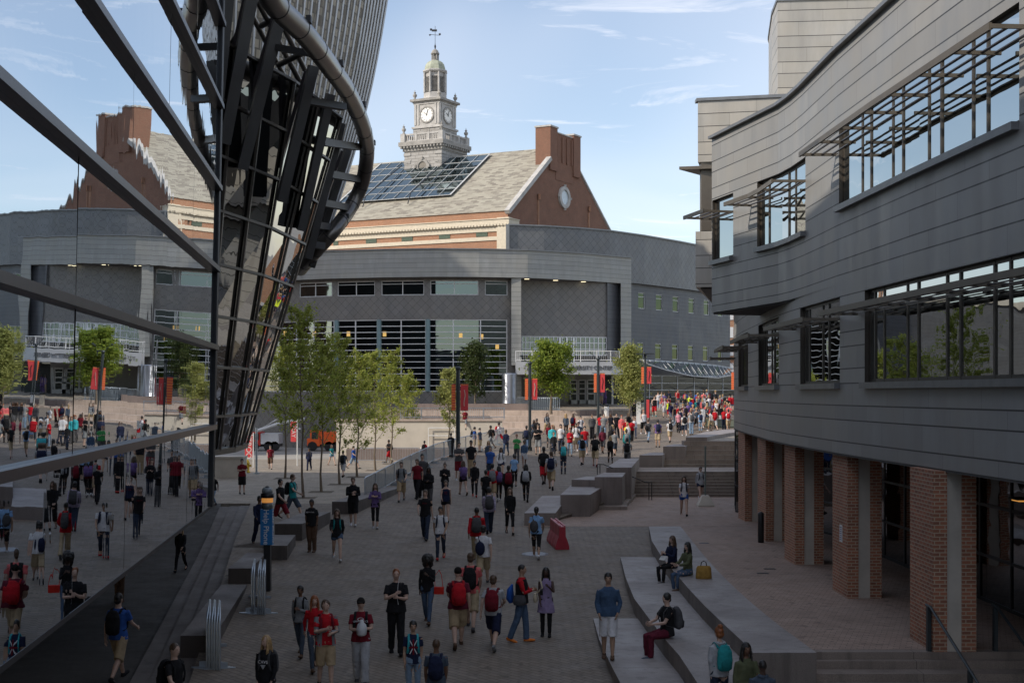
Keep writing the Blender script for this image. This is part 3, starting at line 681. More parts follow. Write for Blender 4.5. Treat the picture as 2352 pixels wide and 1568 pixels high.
# leaning hull: the curved glass end of the building, hanging over the walkway
HB = [(-7.8, 28.5), (-7.5, 30.5), (-7.3, 33), (-7.55, 35.75), (-8.5, 38), (-10.5, 39.5), (-13.5, 40)]
HT = [(-6.95, 27), (-6.5, 29), (-5.75, 32), (-5.25, 36), (-6.1, 38.75), (-8.5, 40.5), (-12.5, 41)]
def hull(u, z):
    t = (z-4.28)/8.1; i = min(len(HB)-2, int(u)); f_ = u-i
    a = lerp(V(*HB[i], 0), V(*HB[i+1], 0), f_); b = lerp(V(*HT[i], 0), V(*HT[i+1], 0), f_); p = lerp(a, b, t); p.z = z; return p
US = frange(0, 6, .5); ZS = [4.28, 5.18, 6.38, 7.58, 8.78, 9.98, 11.18, 12.38, 13.6]
for z0, z1 in zip(ZS, ZS[1:]):
    mg = MB()
    for a, b in zip(US, US[1:]):
        u0 = random.uniform(0, 60); A, B, C, D = hull(a, z0), hull(b, z0), hull(b, z1), hull(a, z1)
        mg.face([A, B, C, D], 0, [(u0, z0), (u0+1.3, z0), (u0+1.3, z1), (u0, z1)])
    mg.build('leaning_glass', M['glassH'], rc)
for z in ZS:
    mb = MB()
    for a, b in zip(US, US[1:]): mb.bar(hull(a, z)+V(.05, -.025, 0), hull(b, z)+V(.05, -.025, 0), .07, .065 if z > 4.3 else .14)
    mb.build('leaning_rail', M['bronze'], rc)
for u in (0, .5, 1, 1.5, 2, 2.5, 3, 3.4, 4, 5): mb = MB(); mb.bar(hull(u, 4.28)+V(.05, -.025, 0), hull(u, 13.6)+V(.05, -.025, 0), .06, .10, 0, (0, 1, 0)); mb.build('leaning_frame', M['bronze'], rc)
mb = MB()
for a, b in zip(US, US[1:]): mb.face([hull(a, 4.28), hull(b, 4.28), hull(b, 4.28)+V(-5, 0, .05), hull(a, 4.28)+V(-5, 0, .05)])
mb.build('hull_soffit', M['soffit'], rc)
mb = MB(); mb.prism([(p[0]-1.1, p[1]-.1) for p in HB[:5]]+[(-16, 38.5), (-16, 27)], 4.4, 12.0); mb.build('hull_core', M['black'], rc)
fins = [((520, 20), (492, 300), 28, 32), ((575, 10), (515, 330), 28.5, 32), ((628, 100), (556, 388), 29.3, 30), ((705, 215), (646, 462), 31.3, 26), ((745, 280), (690, 528), 34, 22), ((768, 345), (707, 592), 37, 20), ((783, 395), (715, 612), 41.0, 17)]
for (a, b, Y, w_) in fins:
    A = P(a[0], a[1], Y); B = P(b[0], b[1], Y+.5); mb = MB(); A2 = A+(A-B)*.25; mb.bar(B, A2, w_*.82*Y/FP, .5, 0, (0.35, -1, 0)); mb.build('fin', M['fin'], rc)
    mb = MB(); mb.bar(B+V(-.25, .5, .6), A2+V(-.25, .5, 0), .10, .16, 0, (0, -1, 0)); mb.build('fin_strut', M['mull'], rc)
pip = [(560, -150, 21), (625, 0, 24), (697, 75, 26.5), (755, 150, 29.5), (800, 215, 33), (833, 290, 37), (843, 350, 40), (832, 420, 41.5), (803, 480, 41.5), (762, 535, 40.5), (720, 582, 41), (690, 618, 43)]
pts = [P(*p) for p in pip]
def crm(pts, n=6):
    r = []
    for i in range(len(pts)-1):
        p0 = pts[max(i-1, 0)]; p1 = pts[i]; p2 = pts[i+1]; p3 = pts[min(i+2, len(pts)-1)]
        for k in range(n):
            t = k/n; r.append(.5*((2*p1)+(p2-p0)*t+(2*p0-5*p1+4*p2-p3)*t*t+(3*p1-p0-3*p2+p3)*t**3))
    return r+[pts[-1]]
cp = crm(pts); mb = MB(); mb.tube(cp, .235, 20); mb.build('pipe_ring', M['pipe'], rc)
for i in range(3, len(cp)-2, 4):
    t = (cp[i+1]-cp[i]).normalized(); mb = MB(); mb.tube([cp[i]-t*.015, cp[i]+t*.015], .243, 20)
    if i % 8 == 3: mb.obox(cp[i]+V(.21, .05, .17), V(.05, 0, 0), V(0, .1, 0), V(0, 0, .07))
    mb.build('pipe_band', M['dark'], rc)
outr = [((640, 108), (716, 124), 29.3, 28.5), ((716, 232), (790, 246), 32, 33), ((752, 326), (822, 338), 34.5, 39), ((757, 398), (824, 412), 37.5, 41.3), ((748, 465), (800, 477), 38.8, 41.5), ((738, 517), (772, 524), 39.5, 41), ((726, 560), (745, 566), 39.8, 40)]
for a, b, Y1, Y2 in outr: mb = MB(); mb.bar(P(a[0]-14, a[1], Y1), P(b[0], b[1], Y2), .22, 15*Y2/FP, 0, (0, 0, 1)); mb.build('outrigger', M['fin'], rc)
for (a, b) in (((590, 0, 30), (690, 190, 33)), ((560, 0, 31), (735, 330, 38)), ((600, 60, 31), (660, 30, 30)), ((640, 150, 32), (700, 120, 31)), ((700, 300, 35), (750, 285, 36)), ((520, 120, 30), (560, 60, 29)), ((610, 250, 33), (690, 215, 34)), ((650, 60, 31.5), (700, 160, 33.5))): mb = MB(); mb.tube([P(*a), P(*b)], .075, 10); mb.build('brace', M['pipe'], rc)
def tw(u, z):
    TT = [(-4.3, 44), (-4.65, 41.5), (-5.45, 38.5), (-6.6, 36), (-8.25, 34), (-11, 33)]; TB = [(-6.4, 44), (-6.6, 42), (-6.95, 39.5), (-7.6, 37.5), (-8.75, 36), (-11, 35)]
    i = min(4, int(u)); f_ = u-i; t = (z-11.375)/8.5; t = t+.12*math.sin(max(0, min(1, t))*math.pi)
    a = lerp(V(*TB[i], 0), V(*TB[i+1], 0), f_); b = lerp(V(*TT[i], 0), V(*TT[i+1], 0), f_); p = lerp(a, b, t); p.z = z; return p
mb = MB(); us = frange(0, 5, .25); zs = frange(10.6, 20.9, .85)
for a, b in zip(us, us[1:]):
    for c, d in zip(zs, zs[1:]): mb.face([tw(a, c)+V(-.1, .15, 0), tw(b, c)+V(-.1, .15, 0), tw(b, d)+V(-.1, .15, 0), tw(a, d)+V(-.1, .15, 0)], 0, [(a*4, c*2), (b*4, c*2), (b*4, d*2), (a*4, d*2)])
tt = NT('slotted_backing'); b_ = tt.n('ShaderNodeTexBrick'); b_.offset = .5; b_.inputs['Scale'].default_value = 1; b_.inputs['Brick Width'].default_value = .42; b_.inputs['Row Height'].default_value = .55; b_.inputs['Mortar Size'].default_value = .05
b_.inputs['Color1'].default_value = (.62, .54, .42, 1); b_.inputs['Color2'].default_value = (.14, .12, .10, 1); b_.inputs['Mortar'].default_value = (.26, .23, .19, 1); b_.inputs['Bias'].default_value = -.25; tt.l(tt.co('UV'), b_.inputs['Vector']); tt.col(b_.outputs[0]).set(.7)
mb.build('slotted_screen', tt.mat, rc)
mb = MB()
for i in range(36):
    u = i*5/35.0
    for c, d in zip(zs, zs[1:]): mb.bar(tw(u, c), tw(u, d), .05, .14, 0, (.55, -1, 0))
sb = mb.build('screen_slats', M['slat'], rc); sb['kind'] = 'stuff'
mb = MB(); mb.prism([(-6.9, 43), (-7.3, 39.5), (-9, 37), (-13, 36.5), (-13, 41.5), (-9, 43)], 10.8, 19.8); mb.build('screen_core', M['dark'], rc)
# ---------------- university centre ----------------
uc = thing('student_centre', 'grey zinc student centre with tall glass wall, balcony and curved parapet in the background', 'building', (0, 116, 4.7))
def pl(L, dy=0): return [((x-CX)/FP*(Y+dy), Y+dy) for x, Y in L]
UL = [(560, 121.5), (640, 118.5), (700, 116.8), (760, 115.8), (880, 114.6), (1000, 114), (1100, 114.2), (1212, 115), (1330, 117.5), (1450, 121.5)]
BF = pl(UL)
mb = MB(); cs_ = cum(BF)
for a, b in zip(cs_, cs_[1:]):
    A, B = pos(BF, a, cs_), pos(BF, b, cs_); mb.face([A+(16.25,), B+(16.25,), B+(18.75,), A+(18.75,)], 0, [(a, 16.25), (b, 16.25), (b, 18.75), (a, 18.75)])
    A2, B2 = (A[0], A[1]+9), (B[0], B[1]+9); mb.face([A+(18.75,), B+(18.75,), B2+(18.75,), A2+(18.75,)], 0); mb.face([A+(16.25,), A2+(16.25,), B2+(16.25,), B+(16.25,)], 1)
A = BF[-1]; mb.face([A+(16.25,), (A[0]+.6, A[1]+9, 16.25), (A[0]+.6, A[1]+9, 18.75), A+(18.75,)], 0, [(0, 16.25), (9, 16.25), (9, 18.75), (0, 18.75)])
mb.build('parapet', [M['zincU'], M['soffit']], uc)
mb = MB()
for a, b in zip(cs_, cs_[1:]): mb.bar(V(*pos(BF, a, cs_, -.02), 18.79), V(*pos(BF, b, cs_, -.02), 18.79), .3, .09)
mb.build('coping', M['sill'], uc)
# main wall, set back 1.1 m, left of first pier
WL = pl([p for p in UL if p[0] < 1180]+[(1184, 114.9)], 1.1)
zr = (14.72, 16.05)
rows = [(x0, x1) for x0, x1 in ((600, 668), (687, 763), (775, 861), (875.5, 974), (988, 1099), (1114, 1166))]
wins = [(s_px(WL, a), s_px(WL, b))+zr for a, b in rows]
cw = (s_px(WL, 600), s_px(WL, 1165.5), 5.9, 12.5)
wall('main_wall', WL, 4.3, 16.3, wins+[cw], M['zincD'], uc, .25, 1)
for w in wins: window(uc, WL, w, [(w[0]+w[1])/2] if w[1]-w[0] > 2.3 else [], [15.75], M['whiteF'], M['glassU'], .12, 1, .07)
window(uc, WL, cw, [s_px(WL, x) for x in (640, 680, 720, 767, 816, 866, 921, 977.5, 1041, 1104)], [5.9+.545*k for k in range(1, 12)], M['whiteF'], M['glassU'], .12, 1, .085, name='curtain_wall', fd=.14)
mb = MB()
for x in (773, 870.5, 982.5): p = pos(WL, s_px(WL, x)); mb.tube([(p[0], p[1]+.06, 5.9), (p[0], p[1]+.06, 12.5)], .22, 12)
mb.build('pale_column', plain('pale_blue_column', (.16, .24, .26), .4), uc)
mb = MB(); mb.prism([(p[0], p[1]+1.2) for p in WL]+[(-1, 126), (-25, 132)], 4.3, 16.2); mb.build('interior', M['black'], uc)
mb = MB()
for x, y in ((655, 765), (722, 765), (800, 766), (883, 766), (1106, 772), (1142, 795), (1058, 770)):
    p = pos(WL, s_px(WL, x)); z = CAMZ+(HY-y)/FP*p[1]; mb.box(p[0]-.16, p[0]+.16, p[1]+.098, p[1]+.104, z-.25, z+.2)
mb.build('lamp_glow', emis('warm_lamps', (1, .62, .18), .22), uc)
# piers and recess
def px2(x, Y): return ((x-CX)/FP*Y, Y)
def vbox(x0, x1, Y, dep, z0, z1, mat, nm, par=None, dy=0):
    a, b = px2(x0, Y), px2(x1, Y+dy); mb = MB(); mb.prism([a, b, (b[0], b[1]+dep), (a[0], a[1]+dep)], z0, z1); return mb.build(nm, mat, par or uc)
vbox(1174.5, 1197, 115.0, 1.5, 8.3, 16.26, M['zincU'], 'pier'); vbox(1426, 1450, 120.6, 1.5, 8.0, 16.26, M['zincU'], 'pier', dy=.8)
vbox(1197, 1399, 117.5, .5, 11.1, 16.3, M['zincD'], 'recess_wall', dy=2.5); vbox(1395, 1427, 119.7, 3, 7.5, 16.3, M['zincL'], 'recess_return', dy=2.0)
vbox(1173, 1197.5, 116, 3, 4.7, 8.3, M['zincU'], 'pier_base')
PBW = [px2(1197, 117.6), px2(1394, 120)]; w = (0.02, cum(PBW)[-1]-.02, 9.3, 11.1)
dm = [s_px(PBW, x) for x in (1281, 1292, 1301, 1312, 1323)]
window(uc, PBW, w, [s_px(PBW, x) for x in (1207, 1217, 1228, 1239, 1250, 1260, 1271, 1333, 1344, 1354, 1364, 1374, 1384)]+dm, [9.9, 10.5], M['whiteF'], M['glassU'], 0, 1, .09, name='balcony_window')
mb = MB(); a, b = px2(1197, 117.75), px2(1394, 120.1); mb.prism([a, b, (b[0], b[1]+.3), (a[0], a[1]+.3)], 8.4, 11.1); mb.build('window_backing', M['black'], uc)
mb = MB(); a, b = px2(1284, 118.55), px2(1320, 119.0)
for t0, t1 in ((0, .12), (.44, .56), (.88, 1)): mb.prism([(lerp(a[0], b[0], t0), lerp(a[1], b[1], t0)), (lerp(a[0], b[0], t1), lerp(a[1], b[1], t1)), (lerp(a[0], b[0], t1), lerp(a[1], b[1], t1)+.1), (lerp(a[0], b[0], t0), lerp(a[1], b[1], t0)+.1)], 8.6, 11.0)
mb.build('balcony_door', M['white'], uc)
# canopy + balcony + sign
CF = [px2(1184, 112.3), px2(1260, 112.0), px2(1340, 112.0), px2(1405, 112.0), px2(1428, 113.0)]
mb = MB(); mb.prism([(p[0], p[1]) for p in CF]+[px2(1432, 121), px2(1184, 118)], 7.43, 8.55); mb.build('canopy', plain('pale_canopy_panel', (.42, .43, .45), .45, .3, .08, .8), uc)
mb = MB(); cs_ = cum(CF)
for s in frange(0, cs_[-1], 1.45): p = pos(CF, s, cs_, .25); mb.bar((p[0], p[1], 8.55), (p[0], p[1], 9.55), .07, .07)
for z in (8.7, 9.5):
    for a, b in zip(cs_, cs_[1:]): mb.bar(V(*pos(CF, a, cs_, .25), z), V(*pos(CF, b, cs_, .25), z), .06, .06)
for s in frange(0, cs_[-1], .17): p = pos(CF, s, cs_, .25); mb.bar((p[0], p[1], 8.7), (p[0], p[1], 9.5), .018, .018)
mb.build('balcony_railing', M['whiteF'], uc)
tp = pos(CF, s_px(CF, 1352)); text_mesh('UNIVERSITY CENTER', .50, plain('sign_letters', (.06, .06, .065), .5), 'sign_lettering', uc, frame4((tp[0], tp[1]-.05, 7.99), (1, 0, 0)) @ Matrix.Diagonal((.92, 1, 1, 1)), .03)
tp = pos(CF, s_px(CF, 1238)); text_mesh('TANGEMAN', .50, bpy.data.materials['sign_letters'], 'sign_lettering', uc, frame4((tp[0], tp[1]-.12, 7.99), (1, -.03, 0)), .03)
# under the canopy
PD = [px2(1184, 121), px2(1520, 121)]; mb = MB(); a, b = PD; mb.prism([a, px2(1372, 121), (px2(1372, 121)[0], 121.6), (a[0], 121.6)], 4.7, 7.45); mb.build('entrance_wall', plain('entrance_panel', (.36, .34, .31), .6, 0, .1, .8), uc)
vbox(1372, 1436, 123, .4, 4.7, 7.45, M['win'], 'entrance_recess'); vbox(1405, 1409, 120.5, .3, 4.7, 7.45, M['whiteF'], 'entrance_post')
for i, (x0, x1, Y, l) in enumerate(((1308.5, 1326.5, 120.9, ''), (1327.5, 1346, 120.9, ''), (1347.5, 1367, 119.9, ''))):
    d = MB(); a, b = px2(x0, Y), px2(x1, Y); zt = 7.05; W_ = b[0]-a[0]; fr = .13
    for q0, q1, z0, z1 in ((0, fr, 4.72, zt), (W_-fr, W_, 4.72, zt), (0, W_, 4.72, 5.12), (0, W_, 5.65, 5.78), (0, W_, 6.12, 6.25), (0, W_, 6.65, 6.72), (0, W_, zt-.1, zt)): d.box(a[0]+q0, a[0]+q1, Y-.06-.001*(q0 > 0), Y, z0, z1)
    do = d.build('entrance_door', M['white'], uc); p_ = MB(); p_.face([(a[0]+fr*.9, Y-.02, 5), (b[0]-fr*.9, Y-.02, 5), (b[0]-fr*.9, Y-.02, zt-.05), (a[0]+fr*.9, Y-.02, zt-.05)]); p_.build('pane', M['win'], do)
mb = MB()
for x, y in ((1210, 640.6), (1276, 644), (1340, 647), (1404, 650)):
    Yd = interp([(1212, 116), (1330, 118.5), (1450, 122.5)], x); p = P(x, y, Yd); mb.obox((p.x, p.y, 16.235), V(.22, 0, 0), V(0, .22, 0), V(0, 0, .008))
mb.build('soffit_light', emis('soffit_lights', (1, .85, .55), 1.2), uc)
# rear conical volume and its lower wall
RLv = [(1166, 130), (1250, 131), (1330, 132.7), (1400, 134.8), (1480, 139), (1560, 144.5), (1632, 150.6), (1700, 156.5)]
RV = pl(RLv); mb = MB(); cs_ = cum(RV)
for a, b in zip(cs_, cs_[1:]):
    A, B = pos(RV, a, cs_), pos(RV, b, cs_); mb.face([A+(17.75,), B+(17.75,), B+(23.05,), A+(23.05,)], 0, [(a, 17.75), (b, 17.75), (b, 23.05), (a, 23.05)])
    A2, B2 = (A[0]-.2, A[1]+6), (B[0]-.2, B[1]+6); mb.face([A+(17.75,), A2+(17.75,), B2+(17.75,), B+(17.75,)], 1); mb.face([A+(23.05,), B+(23.05,), B2+(22.95,), A2+(22.95,)], 1)
A = RV[0]; mb.face([A+(12,), A+(23.05,), (A[0]-.1, A[1]+6, 23.05), (A[0]-.1, A[1]+6, 12)], 1)
mb.build('rear_volume', [M['zincS'], M['soffit']], uc)
mb = MB()
for a, b in zip(cs_, cs_[1:]): mb.bar(V(*pos(RV, a, cs_, -.02), 23.1), V(*pos(RV, b, cs_, -.02), 23.1), .3, .14)
mb.bar(V(RV[0][0], RV[0][1]-.05, 17), V(RV[0][0], RV[0][1]-.05, 23.1), .35, .3); mb.build('rear_coping', M['sill'], uc)
RW = pl([(1400, 135.5), (1450, 138), (1480, 140), (1560, 145.5), (1632, 151.5), (1677, 155.5)]); 
wu = [(s_px(RW, a), s_px(RW, b), 15.1+.0*k, 16.85) for k, (a, b) in enumerate(((1466, 1481.5), (1506.5, 1522), (1545, 1559), (1581.6, 1595.6), (1616.6, 1629), (1649, 1661)))]
wl = [(s_px(RW, a), s_px(RW, b), 9.6, 11.35) for a, b in ((1464, 1479), (1505, 1519.5), (1544, 1557.5), (1580.5, 1593.5), (1614.5, 1627), (1649, 1659))]
wall('rear_wall', RW, 4.6, 17.8, wu+wl, M['zincL'], uc, .2, 1)
for w in wu+wl: window(uc, RW, w, [], [w[3]-.45], M['whiteF'], glassm('green_window', (.05, .065, .035), .3, .03, (.5, .8)) if 'green_window' not in bpy.data.materials else bpy.data.materials['green_window'], .1, 1, .06)
mb = MB(); a = RW[-1]; mb.face([a+(4.6,), (a[0]+2, a[1]+20, 4.6), (a[0]+2, a[1]+20, 17.8), a+(17.8,)]); mb.build('rear_side', M['zincL'], uc)
# glass canopy on the right
gc = thing('glass_canopy', 'sloping glass canopy roof with white ribs above the dark glazed front, right background', 'canopy', (14, 132, 4.7))
CT = [(1470, 826), (1530, 830), (1590, 834), (1650, 840), (1684, 846)]; CB = [(1486, 836), (1530, 850), (1590, 864), (1650, 868), (1688, 860)]
Yt = lambda x: interp([(1470, 137.5), (1690, 152)], x); Yb = lambda x: interp([(1480, 128), (1690, 134)], x)
mb = MB(); TP = [P(x, y, Yt(x)-1.0) for x, y in CT]; BP_ = [P(x, y, Yb(x)) for x, y in CB]
for i in range(4): mb.face([BP_[i], BP_[i+1], TP[i+1], TP[i]], 0, [(i*3, 0), (i*3+3, 0), (i*3+3, 6), (i*3, 6)])
mb.build('glass_roof', M['glassK'], gc); mb = MB()
def pint(L, u): i = min(3, int(u)); return lerp(L[i], L[i+1], u-i)
for k in range(19): u = k*4/18; mb.bar(pint(TP, max(0, u-.35))+V(0, 0, .05), pint(BP_, u)+V(0, 0, .05), .05, .04)
for L in (BP_, TP):
    for i in range(4): mb.bar(L[i]+V(0, 0, .03), L[i+1]+V(0, 0, .03), .10, .08)
mb.build('rib', M['whiteF'], gc)
GF = [px2(1470, 129.5), px2(1560, 131.5), px2(1700, 136)]; window(gc, GF, (.01, cum(GF)[-1]-.01, 4.7, 7.6), [s_px(GF, x) for x in (1491, 1520, 1556, 1594, 1626, 1660)], [5.4, 6.1, 6.8], M['whiteF'], M['glassX'], 0, 1, .06, name='glazed_front')
# ---------------- old brick hall with clock tower ----------------
bh = thing('brick_hall', 'old red brick hall with tiled gable roof, glass roof section and tall chimney block', 'building', (-8, 155, 4.7))
U_ = V(-.907, .42, 0); V_ = V(.53, .848, 0); O_ = V(-.5, 150, 0)
def Q(u, v, z): p = O_+U_*u+V_*v; return V(p.x, p.y, CAMZ+z)
def qbox(mb, u0, u1, v0, v1, z0, z1, m=0):
    c = [Q(u0, v0, 0), Q(u0, v1, 0), Q(u1, v1, 0), Q(u1, v0, 0)]
    for i in range(4):
        a, b = c[i], c[(i+1) % 4]; L = (b-a).length; lo = lambda p: V(p.x, p.y, CAMZ+z0); hi = lambda p: V(p.x, p.y, CAMZ+z1); mb.face([lo(a), lo(b), hi(b), hi(a)], m, [(0, z0), (L, z0), (L, z1), (0, z1)])
    mb.face([V(p.x, p.y, CAMZ+z1) for p in c], m); mb.face([V(p.x, p.y, CAMZ+z0) for p in c[::-1]], m)
UE = 48
def fl(mb, z0, z1, e=0, m=0, u0=0): a, b = Q(u0-e, -e, z0), Q(UE, -e, z0); c, d = Q(UE, -e, z1), Q(u0-e, -e, z1); mb.face([a, b, c, d], m, [(0, z0), (UE, z0), (UE, z1), (0, z1)])
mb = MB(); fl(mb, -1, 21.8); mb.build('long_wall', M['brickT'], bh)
mb = MB()
for z0, z1, e in ((19.95, 20.75, .35), (19.3, 19.93, .12), (18.25, 18.7, .12), (20.7, 20.8, .45)): qbox(mb, -e, UE, -e, 2, z0, z1)
for k in range(110): u = k*.43; qbox(mb, u, u+.2, -.34-.12, -.3, 19.93, 20.15)
qbox(mb, -.25, 1.3, -.25, .6, 12, 20.9); mb.build('cornice', M['trim'], bh)
mb = MB()
for x0, x1 in ((766, 777), (841, 865), (923, 948), (1009, 1034), (1094, 1120)):
    def su(x):
        k = (x-CX)/FP; return (O_.x-k*O_.y)/(k*U_.y-U_.x)
    qbox(mb, su(x1), su(x0), -.06, .3, 18.75, 19.28)
mb.build('window', plain('green_grille', (.07, .10, .07), .7, 0, .5, 9), bh)
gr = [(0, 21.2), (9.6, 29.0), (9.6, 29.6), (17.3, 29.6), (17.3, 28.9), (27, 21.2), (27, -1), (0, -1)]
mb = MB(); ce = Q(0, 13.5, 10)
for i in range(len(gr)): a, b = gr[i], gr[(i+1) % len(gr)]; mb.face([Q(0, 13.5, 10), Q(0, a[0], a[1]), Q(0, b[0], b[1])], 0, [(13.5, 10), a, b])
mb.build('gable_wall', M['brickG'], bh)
mb = MB()
for (a, b) in (((-.3, 21.5), (9.6, 29.4)),): mb.bar(Q(-.1, a[0], a[1]), Q(-.1, b[0], b[1]), .7, .5)
mb.build('gable_coping', M['stoneP'], bh); mb = MB(); mb.bar(Q(.1, 17.3, 29.2), Q(.1, 27.3, 21.3), .5, .2)
mb.build('gable_coping', M['stoneP'], bh)
rz = lambda v: 21.8+.72*v
SK = (10.0, 26.5, 3.5, 12.6)
mb = MB()
def roofq(u0, u1, v0, v1, m=0, dz=0): mb.face([Q(u0, v0, rz(v0)+dz), Q(u1, v0, rz(v0)+dz), Q(u1, v1, rz(v1)+dz), Q(u0, v1, rz(v1)+dz)], m, [(u0, v0*1.23), (u1, v0*1.23), (u1, v1*1.23), (u0, v1*1.23)])
roofq(.2, UE, -.15, 13.5); mb.face([Q(.2, 13.5, rz(13.5)), Q(UE, 13.5, rz(13.5)), Q(UE, 27, rz(0)), Q(.2, 27, rz(0))]); mb.build('tiled_roof', M['tiles'], bh)
mb = MB(); u0, u1, v0, v1 = SK
for i in range(10):
    for j in range(6):
        a, b = lerp(u0, u1, i/10), lerp(u0, u1, (i+1)/10); c, d = lerp(v0, v1, j/6), lerp(v0, v1, (j+1)/6); sh = lambda u, v: u
        e = random.uniform(-.03, .03); o = random.uniform(0, 50); mb.face([Q(a, c, rz(c)+.3+e), Q(b, c, rz(c)+.3-e), Q(b, d, rz(d)+.3-e), Q(a, d, rz(d)+.3+e)], 0, [(o, o), (o+1.6, o), (o+1.6, o+1.6), (o, o+1.6)])
sk = mb.build('skylight', M['glassK'], bh); mb = MB()
for i in range(11): u = lerp(u0, u1, i/10); mb.bar(Q(u, v0, rz(v0)+.36), Q(u, v1, rz(v1)+.36), .055 if 0 < i < 10 else .25, .06)
for j in range(7): v = lerp(v0, v1, j/6); mb.bar(Q(u0, v, rz(v)+.36), Q(u1, v, rz(v)+.36), .05 if 0 < j else .3, .06)
mb.build('glazing_bar', plain('skylight_bars', (.45, .46, .46), .5), sk)
mb = MB()
for u in (15.2, 21.8): mb.tube([Q(u, v0-1.2, rz(v0-1.2)+.3), Q(u, v0-.6, rz(v0)+.9), Q(u, v1-2, rz(v1-2)+.9)], .07, 6)
mb.build('access_ladder', M['dark'], sk)
mb = MB(); qbox(mb, -.25, 1.8, 9.6, 11.4, 28, 33.4); qbox(mb, -.25, 1.8, 15.6, 17.4, 28, 33.3); qbox(mb, -.05, 1.7, 11.3, 15.8, 27, 32.9)
for k in range(4): v = 11.55+k*1.2; qbox(mb, -.2, .2, v, v+.28, 29.3, 32.6)
mb.build('chimney', M['brickG'], bh)
mb = MB(); qbox(mb, -.35, 1.9, 9.5, 11.5, 33.4, 33.6); qbox(mb, -.35, 1.9, 15.5, 17.5, 33.3, 33.5); qbox(mb, -.15, 1.8, 11.5, 15.5, 32.9, 33.05); mb.build('chimney_cap', M['stoneP'], bh)
mb = MB()
def ring(mb, cu, cv, z, r0, r1, n, face, d0, m=0):
    pts0 = []; 
    for k in range(n):
        a0, a1 = 2*math.pi*k/n, 2*math.pi*(k+1)/n
        def g(a, r, d): return Q(cu-d, cv+r*math.cos(a), z+r*math.sin(a)) if face == 'v' else Q(cu+r*math.cos(a), cv-d, z+r*math.sin(a))
        mb.face([g(a0, r1, d0), g(a1, r1, d0), g(a1, r0, d0), g(a0, r0, d0)], m); mb.face([g(a0, r1, d0), g(a0, r1, 0), g(a1, r1, 0), g(a1, r1, d0)], m); mb.face([g(a0, r0, d0), g(a1, r0, d0), g(a1, r0, 0), g(a0, r0, 0)], m)
def disc(mb, cu, cv, z, r, n, face, d, m=0): mb.face([(Q(cu-d, cv+r*math.cos(2*math.pi*k/n), z+r*math.sin(2*math.pi*k/n)) if face == 'v' else Q(cu+r*math.cos(2*math.pi*k/n), cv-d, z+r*math.sin(2*math.pi*k/n))) for k in range(n)], m)
ring(mb, 0, 13.4, 25.0, .95, 1.4, 24, 'v', .25)
for a in range(4): an = a*math.pi/2; mb.obox(Q(-.2, 13.4+1.5*math.cos(an), 25+1.5*math.sin(an)), U_*.12, V_*.09, V(0, 0, .12))
ro = mb.build('round_window', M['stoneP'], bh); mb = MB(); disc(mb, 0, 13.4, 25.0, 1.0, 24, 'v', .08); mb.build('pane', plain('pale_pane', (.55, .62, .66), .2), ro)
mb = MB()
for v, z in ((7.0, 24.2), (20.0, 24.3)): mb.box(*[c for p in (Q(-.2, v, z),) for c in (p.x-.15, p.x+.15, p.y-.15, p.y+.15, p.z-.3, p.z+.4)]); qbox(mb, -.12, .1, v-.12, v+.12, z-4, z-.4)
mb.build('wall_bracket', M['brickT'], bh)
# clock tower
ct = thing('clock_tower', 'pale stone clock tower with balustrade, two clock faces, octagonal belfry and weathervane', 'tower', tuple(Q(18.7, 13.5, 29)))
cu, cv = 18.7, 13.5
def sq(mb, h, z0, z1, m=0): qbox(mb, cu-h, cu+h, cv-h, cv+h, z0, z1, m)
mb = MB(); sq(mb, 2.8, 27, 32.2); sq(mb, 2.0, 33.3, 35.2)
for z in (28.9, 29.9, 30.9, 31.9): 
    for du in (-2.8, 2.8-.9): qbox(mb, cu+du-.06, cu+du+.96, cv-2.87, cv-2.7, z-.42, z)
    for dv in (-2.8, 2.8-.9): qbox(mb, cu-2.87, cu-2.7, cv+dv-.06, cv+dv+.96, z-.42, z)
mb.build('lower_stage', M['stone'], ct)
mb = MB(); sq(mb, 2.95, 32.1, 32.55); sq(mb, 3.35, 32.75, 33.3); sq(mb, 3.1, 32.5, 32.8)
for k in range(13):
    u = -3.1+k*.5; qbox(mb, cu+u, cu+u+.22, cv-3.3, cv-3.0, 32.45, 32.76); qbox(mb, cu-3.3, cu-3.0, cv+u, cv+u+.22, 32.45, 32.76)
mb.build('cornice', M['stoneD'], ct)
mb = MB()
for s in (-1, 1):
    for axis in (0, 1):
        for k in range(17):
            u = -2.6+k*.325; w_ = .06
            a = (u, s*2.85) if axis == 0 else (s*2.85, u); qbox(mb, cu+a[0]-w_, cu+a[0]+w_, cv+a[1]-w_, cv+a[1]+w_, 33.5, 34.2)
        for z0, z1 in ((33.3, 33.5), (34.2, 34.4)):
            if axis == 0: qbox(mb, cu-2.7, cu+2.7, cv+s*2.85-.13, cv+s*2.85+.13, z0, z1)
            else: qbox(mb, cu+s*2.85-.13, cu+s*2.85+.13, cv-2.7, cv+2.7, z0, z1)
for a in (-2.85, -.95, .95, 2.85):
    for b in (-2.85, 2.85):
        h = .32 if abs(a) > 2 else .16
        qbox(mb, cu+a-h, cu+a+h, cv+b-h, cv+b+h, 33.3, 34.45)
        if abs(a) < 2: qbox(mb, cu+b-h, cu+b+h, cv+a-h, cv+a+h, 33.3, 34.45)
mb.build('balustrade', M['stoneP'], ct)
def urn(mb, u, v, z, s): mb.lathe(Q(u, v, z), [(r*s, q*s) for r, q in ((.22, 0), (.22, .1), (.10, .25), (.28, .5), (.32, .72), (.16, .82), (.12, .95), (.2, 1.0), (.06, 1.15), (.02, 1.4))], 10)
